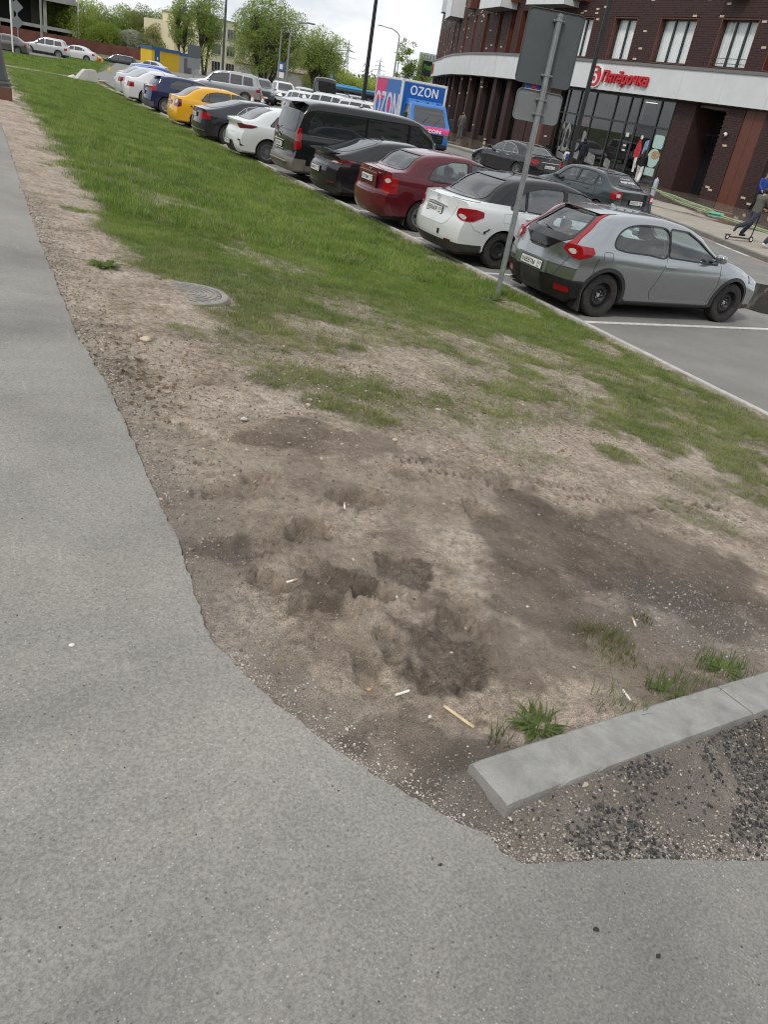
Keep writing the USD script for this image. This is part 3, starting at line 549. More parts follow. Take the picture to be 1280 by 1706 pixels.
tuft('grass_tuft', 'mossy dark tuft alone on the damp soil', 2.07, 1.72, 620, .034, .15, moss_m, 0, seed=6, wd=.0032)
tuft('grass_tuft', 'fresh blades rising from the mossy tuft on the damp soil', 2.11, 1.74, 34, .09, .08, None, 0, seed=16)
tuft('grass_tuft', 'tiny mossy tuft behind the larger mossy one', 2.43, 1.86, 60, .035, .045, moss_m, 0, seed=7)
tuft('dry_straw', 'pale dry straw wisps beside the wooden stick', *kt(.17, .14), 60, .04, .06, straw_m, 0, seed=8, wd=.0016, lean=1.2)
tuft('dandelion_plant', 'low rosette of leaves on the bare strip beside the path', .96, 6.85, 0, .1, .1, None, 16, .16, .04, 10)
tuft('weed_clump', 'broad-leaved weed at the foot of the sign post', 6.52, 9.30, 60, .2, .12, None, 26, .24, .06, 11, .008)
tuft('weed_clump', 'broad-leaved weed on the edging left of the sign post', 6.2, 9.0, 30, .12, .15, None, 18, .2, .05, 12, .007)
# ---- stones
def stone(seed, flat=.7):
    s = trimesh.creation.icosphere(1, 1.0); r = np.random.default_rng(seed); v = s.vertices.copy()
    for _ in range(7):
        d = r.normal(size=3); d /= np.linalg.norm(d); h = r.uniform(.55, .9); t = v@d; v = v-np.outer(np.maximum(t-h, 0), d)
    v = v*[1, r.uniform(.65, 1), flat*r.uniform(.7, 1.1)]; return trimesh.convex.convex_hull(v)
def stone_mat(name, ramp):
    return mat(name, {'o': ('object_info', {}), 'r': ('rgb_ramp', {'ramp': ramp}), 'g': ('geometry', {}), 'n': ('noise_texture', {'scale': 300, 'detail': 2}), 'nr': ('rgb_ramp', {'ramp': [(.3, (.75,)*3), (.7, (1.2,)*3)]}), 'm': ('mix', {'mix_type': 'multiply', 'fac': 1}), 'p': ('principled_bsdf', {'roughness': .85, 'specular_ior_level': .3})},
        [('o.random', 'r.fac'), ('g.position', 'n.vector'), ('n.fac', 'nr.fac'), ('r.color', 'm.color1'), ('nr.color', 'm.color2'), ('m.color', 'p.base_color')], 'p.BSDF')
grit_m = stone_mat('pale_grit', [(0, (.24, .215, .185)), (.5, (.36, .33, .285)), (.85, (.50, .465, .42)), (1, (.70, .67, .63))])
bit_m = stone_mat('dark_chippings', [(0, (.03, .03, .03)), (.6, (.07, .068, .066)), (.9, (.13, .125, .12)), (1, (.25, .235, .22))])
mix_m = stone_mat('brown_gravel', [(0, (.12, .10, .08)), (.4, (.22, .19, .16)), (.8, (.36, .32, .27)), (1, (.5, .46, .4))])
stones = [stone(i) for i in range(5)]
def strew(name, label, x, y, size, m, kind='stuff', dz=0, cat='gravel'):
    k = ~shapely.contains_xy(path_poly, x, y) & ~((((x-K0[0])*math.cos(KA)+(y-K0[1])*math.sin(KA)) > -.01) & (np.abs(-(x-K0[0])*math.sin(KA)+(y-K0[1])*math.cos(KA)+.08) < .09))
    x, y, size = x[k], y[k], size[k]
    instancer(name, [(s, m) for s in stones], np.column_stack([x, y, zs(x, y)+size*.2+dz]), rg.uniform(0, 6.28, len(x)), size, rg.integers(0, 5, len(x)), label=label, cat=cat, kind=kind, tilt=rg.normal(0, .35, len(x)))
def kfield(n, u0, u1, v0, v1):
    u, v = rg.uniform(u0, u1, n), rg.uniform(v0, v1, n); a, b = kworld(u, v); return np.asarray(a), np.asarray(b), u, v
x, y, u, v = kfield(9000, -.05, 1.9, -.62, -.165)
k = rg.uniform(0, 1, len(x)) < np.clip(.07+1.3*sm((nz(x, y, 4.2, 77, 3)-.50)/.10), 0, 1)
strew('dark_gravel', 'loose black bitumen chippings in the bay before the kerb', x[k], y[k], rg.uniform(.003, .0075, k.sum())*np.where(rg.uniform(size=k.sum()) < .06, 1.5, 1), bit_m)
x, y, u, v = kfield(9000, -.12, 1.9, -.62, -.16); k = rg.uniform(0, 1, len(x)) < .25+.5*sm((nz(x, y, 5, 78, 3)-.45)/.2)
strew('mixed_gravel', 'brown and grey grit between the black chippings', x[k], y[k], rg.uniform(.002, .0055, k.sum()), mix_m)
e_ = np.asarray(LineString(edge[:, :2]).coords); le = LineString(e_)
def along(n, s0, s1, w, seed):
    r = np.random.default_rng(seed); s = r.uniform(s0, s1, n); out = []
    for q in s:
        a = np.array(le.interpolate(q).coords[0]); b = np.array(le.interpolate(q+.05).coords[0]); d = (b-a)/np.linalg.norm(b-a); out.append(a+np.array([-d[1], d[0]])*r.exponential(w)+r.normal(0, .004, 2))
    return np.array(out)
sK = le.project(Point(1.08, 1.0))
q = along(1700, sK-1.0, sK+.18, .05, 5); strew('pale_grit_line', 'line of white grit along the broken edge of the asphalt', q[:, 0], q[:, 1], rg.uniform(.0015, .004, len(q))*np.where(rg.uniform(size=len(q)) < .05, 1.7, 1), grit_m)
q = along(1500, sK+.1, sK+1.4, .03, 6); strew('pale_grit_line', 'white grit where the gravel bay meets the asphalt', q[:, 0], q[:, 1], rg.uniform(.0015, .0042, len(q)), grit_m)
q = along(5200, sK-9, sK-.7, .14, 7); strew('edge_grit', 'scattered sandy grit beside the asphalt path', q[:, 0], q[:, 1], rg.uniform(.0018, .0052, len(q))*np.clip(q[:, 1]/2.5, .8, 1.8), mix_m)
x, y = scatter(2600, .6, 4.2, 1.1, 4.2); strew('soil_crumbs', 'small pale stones and crumbs scattered over the bare soil', x, y, rg.uniform(.0012, .0038, len(x))*np.where(rg.uniform(size=len(x)) < .03, 2.2, 1), grit_m)
x, y = scatter(3600, 1.6, 3.4, 1.35, 2.2); k = rg.uniform(size=len(x)) < .9*sm((.6-np.hypot((x-2.8)*.65, y-1.85))/.5); strew('kerb_gravel_spill', 'grey and white gravel spilled over soil behind the kerb', x[k], y[k], rg.uniform(.002, .0055, k.sum()), stone_mat('grey_gravel', [(0, (.07, .07, .07)), (.5, (.2, .195, .185)), (.85, (.42, .41, .39)), (1, (.65, .64, .62))]))
# loose chips lying on the asphalt
x, y = scatter(420, -.3, 2.0, .45, 3.2, 1.2); k = shapely.contains_xy(path_poly.buffer(-.03), x, y); x, y = x[k], y[k]
instancer('path_crumbs', [(s, bit_m) for s in stones]+[(s, grit_m) for s in stones], np.column_stack([x, y, zpath(x, y)+.0012]), rg.uniform(0, 6.28, len(x)), rg.uniform(.001, .0032, len(x)), rg.integers(0, 10, len(x)), label='single crumbs of grit lying on the asphalt path', cat='gravel', kind='stuff')
clod_m = stone_mat('soil_clods', [(0, (.14, .11, .085)), (.45, (.27, .21, .16)), (.8, (.42, .33, .25)), (1, (.52, .43, .34))])
x, y = scatter(16000, .6, 4.6, 1.15, 5.2, 1.25); k = rg.uniform(size=len(x)) < .25+.75*sm((nz(x, y, 3.1, 91, 4)-.42)/.2); strew('soil_clods', 'crumbled clods of dry earth over the trodden ground', x[k], y[k], rg.uniform(.0015, .0052, k.sum())*np.clip(y[k]/2.2, .7, 2)*np.where(rg.uniform(size=k.sum()) < .03, 2.0, 1), clod_m, cat='soil')
# ---- single stones, butts, stick
def pebble(label, x, y, r, col, seed, on_path=False):
    m = stone(seed, .6); m.apply_scale(r); z = float(zpath(x, y)) if on_path else float(zs(x, y)[0])
    o = obj('pebble', xf(m, T(x, y, z+r*.3)), plain('pebble_%d' % seed, col, .8, var=.2, scale=60, bump=.3, bscale=200), label=label, cat='stone')
pebble('white stone on the bare soil short of the grass', 1.22, 3.76, .025, (.5, .47, .43), 31)
pebble('flat cream stone on the bare strip left of the manhole', .93, 4.98, .042, (.48, .41, .31), 32)
pebble('small white pebble left of the wooden stick', 1.14, 1.47, .008, (.7, .68, .64), 33)
pebble('white chip lying alone on the asphalt path', .17, 1.99, .009, (.75, .73, .7), 34, True)
pebble('round tan pebble in the gravel before the kerb', 1.42, 1.07, .0115, (.42, .36, .28), 35)
pebble('orange pebble in the gravel close under the kerb', 1.56, 1.12, .009, (.48, .3, .16), 36)
pebble('amber pebble on the trodden sand near the dark hollow', 1.01, 1.64, .009, (.42, .28, .14), 37)
pebble('grey stone at the top edge of the manhole cover', 1.34, 6.66, .035, (.2, .18, .16), 38)
pebble('pale pebble on the damp soil right of the footprints', 1.88, 1.98, .008, (.6, .57, .5), 39)
pebble('black chip on the asphalt at the bottom right', 1.19, .72, .009, (.03, .03, .03), 40, True)
pebble('black chip on the asphalt nearest the right edge', 1.30, .62, .008, (.03, .03, .03), 41, True)
pebble('black crumb on the asphalt below the kerb end', .90, .98, .006, (.04, .04, .04), 42, True)
paper = plain('cigarette_paper', (.75, .73, .69), .8, var=.06); filt = plain('cigarette_filter', (.55, .36, .18), .8)
for i, (x, y, a, l, lb) in enumerate([(1.4, 2.78, 1.2, .05, 'cigarette end beside the deep dent, standing askew'), (1.09, 1.57, .1, .05, 'cigarette end by the sandy edge of the dark hollow'), (2.35, 1.84, 1.1, .055, 'cigarette end right of the mossy tuft'), (1.89, 1.40, 1.4, .05, 'cigarette end standing against the back of the kerb'), (.95, 2.22, .2, .045, 'cigarette end between the round footprints'), (1.35, 2.12, 1.3, .04, 'cigarette end right of the double footprint')]):
    t = thing('cigarette_end', lb, 'cigarette end', (x, y, float(zs(x, y)[0])+.005), math.degrees(a))
    obj('paper', cyl([-l/2, 0, 0], [l*.1, 0, .001], .0042, 10), paper, t, smooth=30); obj('filter', cyl([l*.1, 0, .001], [l/2, 0, .002], .0043, 10), paper if i % 2 else filt, t, smooth=30)
st = chbox(-.058, .058, -.006, .006, -.0015, .0015, .001); st = xf(st, T(1.228, 1.443, float(zs(1.228, 1.443)[0])+.010)@Rz(-1.13)@Ry(.05))
obj('wooden_stick', st, plain('bare_wood', (.62, .48, .30), .7, var=.2, scale=30), label='pale flat wooden stick on the soil above the kerb end', cat='stick')
# straw and twig litter
r_ = np.random.default_rng(44); tw = []
for i in range(240):
    x, y = r_.uniform(.62, 4.5), r_.uniform(1.3, 7.5)**1.0
    if i < 110: x, y = r_.uniform(.6, 1.3), r_.uniform(3.6, 6.2)
    a = r_.uniform(0, PI); l = r_.uniform(.015, .06)*max(1, y/3); x2, y2 = x+l*math.cos(a), y+l*math.sin(a)
    if path_poly.contains(Point(x, y)) or path_poly.contains(Point(x2, y2)): continue
    z, z2 = zs(x, y)[0]+.003, zs(x2, y2)[0]+.003; tw.append(tube([(x, y, z), ((x+x2)/2, (y+y2)/2, (z+z2)/2+.003), (x2, y2, z2)], .0009+.0006*max(1, y/3), 4))
obj('straw_litter', cat_(tw), straw_m, label='dry straw and twig scraps strewn over the bare soil', cat='litter', kind='stuff')
br = leaf_mat('dead_brown_leaves', [(.2, (.07, .045, .03)), (.8, (.2, .14, .09))], 9); dl = []
for i in range(130):
    x, y = r_.normal(.78, .10), r_.normal(4.35, .28)
    l = r_.uniform(.02, .05); m = trimesh.Trimesh([[0, 0, 0], [l*.5, l*.22, .008], [l, 0, .002], [l*.5, -l*.22, .004]], [[0, 1, 2], [0, 2, 3]], process=False)
    m = xf(m, Rz(r_.uniform(0, 6.28))@Rx(r_.uniform(-.8, .8))); m.apply_translation([x, y, zs(x, y)[0]+.008]); dl.append(m)
obj('dead_leaves', cat_(dl), br, label='brown dead leaves gathered at the path edge', cat='litter', kind='stuff')
# ---- manhole cover
mh = thing('manhole_cover', 'round cast iron manhole cover half buried in sand and turf', 'manhole cover', (1.50, 6.33, float(zl(1.50, 6.33))-.006)); UsdGeom.Xformable(mh).AddScaleOp().Set(Gf.Vec3f(.84, .84, .8))
iron = plain('cast_iron', (.23, .225, .215), .65, .15, var=.25, scale=12, bump=.4, bscale=80, dirt=((.40, .335, .26), .95))
obj('cover_plate', lathe([(0, -.05), (.315, -.05), (.315, .008), (.0, .008)], 48), iron, mh, smooth=30)
for r0 in (.07, .12, .17, .22, .27): obj('raised_ring', lathe([(r0-.011, .006), (r0-.009, .017), (r0+.009, .017), (r0+.011, .006), (r0-.011, .006)], 48), iron, mh, smooth=30)
obj('frame', lathe([(.325, -.06), (.39, -.06), (.39, .004), (.38, .012), (.325, .012), (.325, -.06)], 48), iron, mh, smooth=30)
for k in range(24):
    a = k*PI/12; obj('lug', xf(chbox(.285, .31, -.012, .012, .006, .017, .003), Rz(a)), iron, mh)
# ================================================================ CARS
from shapely.geometry.polygon import orient
from shapely import affinity
def ppts(g):
    out = []
    for q in getattr(g, 'geoms', [g]):
        if q.geom_type != 'Polygon' or q.area < 1e-8: continue
        q = orient(q); out.append(np.asarray(q.exterior.coords)[:-1]); out += [np.asarray(r.coords)[:-1] for r in q.interiors]
    return out
def csec(g): return m3.CrossSection([p.tolist() for p in ppts(g)], m3.FillRule.EvenOdd)
def pr_side(g, ya, yb): return csec(g).extrude(yb-ya).rotate([90, 0, 0]).translate([0, yb, 0])
def pr_sides(g, ya=.25): a = pr_side(g, ya, 1.5); return a+a.mirror([0, 1, 0])
def pr_rear(g, xa, xb): return csec(g).extrude(xb-xa).transform(np.array([[0, 0, 1, xa], [1, 0, 0, 0], [0, 1, 0, 0]], float))
def pr_top(g, za, zb): return csec(g).extrude(zb-za).translate([0, 0, za])
def mir(g): return unary_union([g, affinity.scale(g, -1, 1, origin=(0, 0))])
def rp(pts, r=.03): return Polygon(pts).buffer(-r).buffer(r, quad_segs=5) if r else Polygon(pts)
def spl(pts, n=8):
    """closed smooth outline through points"""
    p = np.asarray(pts, float); out = []
    for i in range(len(p)):
        a, b, c, d = p[i-1], p[i], p[(i+1) % len(p)], p[(i+2) % len(p)]
        for t in np.linspace(0, 1, n, endpoint=False): out.append(.5*(2*b+(c-a)*t+(2*a-5*b+4*c-d)*t*t+(3*b-a-3*c+d)*t**3))
    return Polygon(out).buffer(0)
def box_m(x0, x1, y0, y1, z0, z1): return m3.Manifold.cube([x1-x0, y1-y0, z1-z0]).translate([x0, y0, z0])
def man(mesh):
    mesh.merge_vertices(); mesh.update_faces(mesh.nondegenerate_faces()); mesh.remove_unreferenced_vertices()
    return m3.Manifold(m3.Mesh(np.asarray(mesh.vertices, np.float32), np.asarray(mesh.faces, np.uint32)))
def chaikin(P):
    """P (..., n, 2) open polylines; ends stay"""
    a, b = P[..., :-1, :], P[..., 1:, :]; q, r = .75*a+.25*b, .25*a+.75*b
    m = np.stack([q, r], -2).reshape(*P.shape[:-2], -1, 2)
    return np.concatenate([P[..., :1, :], m[..., 1:-1, :], P[..., -1:, :]], -2)
class Shape:
    """a car body as a loft of cross-sections; x runs from the rear bumper forward, y to the left, z up"""
    def __init__(s, L, W, H, top, belt, plan, bottom=.2, roofw=.56, rear=((.2, .05), (.45, 0), (.62, .0), (.9, .06), (1.1, .09)), front=((.2, .08), (.45, 0), (.6, .01), (.8, .1), (1.0, .3)), rc=.16, fc=.34, hi=True, side=1.0, edge=.9, pw=2.6):
        s.L, s.W, s.H, s.hi, s.rc, s.fc, s.roofw, s.side, s.edge, s.pw = L, W, H, hi, rc, fc, roofw, side, edge, pw
        s.top, s.belt, s.plan = (PchipInterpolator(*np.array(q, float).T) for q in (top, belt, plan))
        s.rear, s.front = (PchipInterpolator(*np.array(q, float).T, extrapolate=False) for q in (rear, front))
        s.rlim, s.flim = (rear[0], rear[-1]), (front[0], front[-1])
        s.bottom = bottom; s._lofts = {}
    def prof(s, f, lim, z):
        return np.where(z < lim[0][0], lim[0][1], np.where(z > lim[1][0], lim[1][1], np.nan_to_num(f(np.clip(z, lim[0][0], lim[1][0])))))
    def loft(s, d=0.0):
        if d not in s._lofts: s._lofts[d] = s._loft(d)
        return s._lofts[d]
    def _loft(s, d=0.0):
        K = 46 if s.hi else 28; it = 1
        u = np.linspace(0, 1, K); u = u-.10*np.sin(2*PI*u)/ (2*PI)*1.6; x = u*s.L
        zt, zb, w = s.top(x)-d, np.full(K, s.bottom)+d, s.plan(x)-d
        bl = np.minimum(s.belt(x), zt-.012+0*d); h = zt-bl
        r = sm(h/(.62*(s.H-s.belt(s.L*.5)))); we = (.90*w)*(1-r)+(s.roofw-d)*r
        ze = bl+h*(.72*(1-r)+s.edge*r); wsh = .925*w
        mid = .55*(zb+bl); o = np.ones(K)
        C = [(0*o, zb), (.78*w, zb), (.95*w, zb+.035), (.962*w, zb+.15), (w, mid), (.997*w, mid+.42*(bl-mid)), (.978*w, bl-.085), (.955*w, bl-.02), (wsh, bl+.006+.02*h),
             (wsh*.62+we*.38+.012*r, bl+.42*(ze-bl)), (wsh*.16+we*.84+.012*r, bl+.86*(ze-bl)), (.965*we, ze+.25*(zt-ze)), (.78*we, ze+.72*(zt-ze)), (.4*we, ze+.96*(zt-ze)), (0*o, zt)]
        P = np.stack([np.stack(c, -1) for c in C], 1)            # K, J, 2
        for _ in range(it): P = chaikin(P)
        J = P.shape[1]
        def warp(x, y, z, w, u):
            q = np.clip(np.abs(y)/(s.W/2), 0, 1)**s.pw
            xr = s.prof(s.rear, s.rlim, z)+s.rc*q+d; xf = s.prof(s.front, s.flim, z)+s.fc*q+d
            return x+(1-sm(u/.26))*xr-(1-sm((1-u)/.28))*xf
        V = [np.stack([warp(x[k]+0*P[k, :, 0], sg*P[k, :, 0], P[k, :, 1], w[k], u[k]), sg*P[k, :, 0], P[k, :, 1]], -1) for k in range(K) for sg in (1, -1)]
        V = np.vstack(V); F = []
        j = np.arange(J-1)
        for k in range(K-1):
            for sg in (0, 1):
                a = (2*k+sg)*J+j; b = (2*(k+1)+sg)*J+j; q = [np.stack([a, a+1, b+1], 1), np.stack([a, b+1, b], 1)]
                F += q if sg == 0 else [t[:, ::-1] for t in q]
        n = len(V); T_ = 9 if s.hi else 5; caps = []
        for k in (0, K-1):
            t = np.linspace(-1, 1, T_); Y = P[k, :, 0][:, None]*t[None]; Z = np.repeat(P[k, :, 1][:, None], T_, 1)
            X = warp(x[k]+0*Y, Y, Z, w[k], np.full_like(Y, u[k])); V = np.vstack([V, np.stack([X, Y, Z], -1).reshape(-1, 3)])
            jj, tt = np.meshgrid(np.arange(J-1), np.arange(T_-1), indexing='ij'); a = n+jj*T_+tt
            q = [np.stack([a, a+1, a+T_+1], -1).reshape(-1, 3), np.stack([a, a+T_+1, a+T_], -1).reshape(-1, 3)]
            F += [t_[:, ::-1] for t_ in q] if k == 0 else q
            n = len(V)
        V[np.abs(V[:, 1]) < 1e-9, 1] = 0
        m = trimesh.Trimesh(np.round(V, 5), np.vstack(F), process=False)
        M = man(m)
        if M.volume() < 0: m.invert(); M = man(m)
        return M
# ---- wheels
rubber = plain('tyre_rubber', (.022, .021, .020), .8, var=.2, scale=20, bump=.2, bscale=120, dirt=((.09, .082, .072), .6))
black_plastic = plain('black_plastic', (.024, .025, .027), .55, var=.15, scale=12, dirt=((.075, .07, .063), .5))
gloss_black = plain('gloss_black', (.006, .006, .007), .08, var=.1, spec=.6)
dark_trim = plain('dark_trim', (.018, .018, .019), .45, var=.1)
chrome = plain('chrome', (.75, .76, .77), .12, 1.0, var=.03)
alloy = plain('wheel_alloy', (.42, .43, .44), .32, .9, var=.08, dirt=((.16, .15, .135), .5))
steel_black = plain('black_steel_wheel', (.028, .028, .029), .5, .3, var=.2, scale=15, dirt=((.085, .078, .07), .5))
lamp_red = plain('lamp_red', (.26, .005, .009), .12, var=.15, scale=25, coat=.3, spec=.4)
lamp_dark = plain('lamp_dark_red', (.11, .006, .01), .06, var=.1, scale=25, coat=1)
lamp_white = plain('lamp_clear', (.62, .61, .6), .08, .3, var=.12, scale=40, coat=1)
lamp_head = plain('headlamp', (.22, .23, .24), .06, .6, var=.25, scale=30, coat=1)
plate_w = plain('plate_white', (.72, .72, .71), .5, var=.05)
plate_k = plain('plate_black', (.015, .015, .015), .6)
cloth = plain('seat_cloth', (.07, .07, .073), .9, var=.15, scale=20)
cabin = plain('cabin_lining', (.07, .07, .07), .8, var=.1)
opaque_glass = mat('opaque_dark_glass', {'p': ('principled_bsdf', {'base_color': (.010, .012, .013), 'roughness': .02, 'ior': 1.95})}, [], 'p.BSDF')
clear_glass = glassy('car_glass', (.80, .90, .88), .95, ior=1.9); tint_glass = glassy('tinted_car_glass', (.6, .66, .68), .35, ior=2.2); dark_glass = glassy('dark_car_glass', (.4, .42, .45), .05)
_wheel = {}
def wheel_meshes(R, w, kind, hi):
    k = (round(R, 3), round(w, 3), kind, hi)
    if k in _wheel: return _wheel[k]
    n = 48 if hi else 24; h = w/2; ri = R*.66 if kind != 'steel' else R*.64
    tyre = lathe([(ri-.01, -h*.82), (ri+.01, -h*.95), (R*.82, -h), (R*.95, -h*.93), (R*.985, -h*.8), (R, -h*.55), (R, h*.55), (R*.985, h*.8), (R*.95, h*.93), (R*.82, h), (ri+.01, h*.95), (ri-.01, h*.82), (ri-.01, -h*.82)], n)
    if hi:
        g = [bx(R-.003, R+.004, -h*.62, h*.62, -.004, .004)]; ms = []
        for i in range(56): ms.append(xf(xf(g[0], Rx(0)), np.eye(4)))
        tread = []
        for i in range(60):
            a = i*2*PI/60; b = bx(R-.006, R+.0035, -.009*R/.32, .009*R/.32, h*.05, h*.72); tread.append(xf(b, Rz(a))); b2 = bx(R-.006, R+.0035, -.009*R/.32, .009*R/.32, -h*.72, -h*.05); tread.append(xf(b2, Rz(a+PI/60)))
        tyre = cat_([tyre]+tread)
    barrel = [(ri-.008, -h*.9), (ri, -h*.9), (ri, h*.9), (ri-.008, h*.9), (ri-.02, h*.6), (ri-.02, -h*.8)]
    # axis along +z here is the outward side
    if kind == 'steel':
        disc = m3.CrossSection([np.array([(0, h*.22), (.085, h*.22), (.1, h*.5), (ri*.62, h*.55), (ri*.78, h*.34), (ri*.9, h*.30), (ri-.012, h*.62), (ri-.012, h*.5), (ri*.85, h*.15), (ri*.6, h*.4), (.11, h*.36), (.07, h*.08), (0, h*.08)]).tolist()], m3.FillRule.NonZero).revolve(48)
        for i in range(18 if hi else 12):
            a = i*2*PI/(18 if hi else 12); disc = disc-m3.Manifold.cylinder(.2, .0125, .0125, 10, True).translate([ri*.80*math.cos(a), ri*.80*math.sin(a), h*.4])
        mm = disc.to_mesh(); parts = [trimesh.Trimesh(mm.vert_properties[:, :3], mm.tri_verts)]
        rim = cat_([lathe(barrel+[barrel[0]], n)]+parts); nuts = [xf(trimesh.creation.cylinder(.010, .022, sections=6), T(.055*math.cos(i*2*PI/5), .055*math.sin(i*2*PI/5), h*.34)) for i in range(5)]
        cap = cat_(nuts+[xf(trimesh.creation.cylinder(.03, .02, sections=16), T(0, 0, h*.25))])
    else:
        ns = {'alloy5': 5, 'alloy10': 10, 'alloy7': 7}[kind]; ms = [lathe(barrel+[barrel[0]], n), lathe([(0, h*.3), (.07, h*.32), (.075, h*.55), (0, h*.6)], 24), lathe([(ri-.02, h*.55), (ri-.005, h*.62), (ri-.005, h*.8), (ri-.024, h*.74), (ri-.02, h*.55)], n)]
        ws = .052 if ns == 5 else .03
        for i in range(ns):
            a = i*2*PI/ns
            for off in ((-.16, .16) if ns == 5 else (0,)):
                P = []
                for r_, wd, z0, z1 in ((.05, ws*.5, h*.32, h*.56), (ri-.015, ws*.42 if ns == 5 else ws*.55, h*.42, h*.7)):
                    aa = off*(r_-.05)/(ri-.05)
                    for sgn in (-1, 1):
                        for zz in (z0, z1): P.append([r_*math.cos(aa)-sgn*wd*math.sin(aa)*.6, r_*math.sin(aa)+sgn*wd*.6, zz])
                ms.append(xf(trimesh.convex.convex_hull(np.array(P)), Rz(a)))
        ms.append(lathe([(0, -h*.2), (ri*.8, -h*.2), (ri*.8, -h*.1), (0, -h*.1)], 24)); rim = cat_(ms); cap = lathe([(0, h*.56), (.03, h*.58), (.028, h*.66), (0, h*.68)], 16)
    out = {}
    for sd_, M in (('r', Rx(PI/2)), ('l', Rx(-PI/2))): out[sd_] = [xf(q, M) for q in (tyre, rim, cap)]
    _wheel[k] = out; return out
def text3(t, h, d=.002, bold=False): return meshkit.text_mesh(t, h, d, bold)
def rear_text(t, h, d=.003, bold=True, width=None):
    """lettering read from behind the car (looking along +x): text x -> -y"""
    m = text3(t, h, d, bold); w = m.bounds[1, 0]-m.bounds[0, 0]; m.apply_translation([-(m.bounds[0, 0]+w/2), -h/2, 0])
    if width: m.apply_scale([width/w, 1, 1])
    return xf(m, basis([0, -1, 0], [0, 0, 1], [-1, 0, 0]))
PLATE = {}
def sub(cond, a, b): return a if cond else b
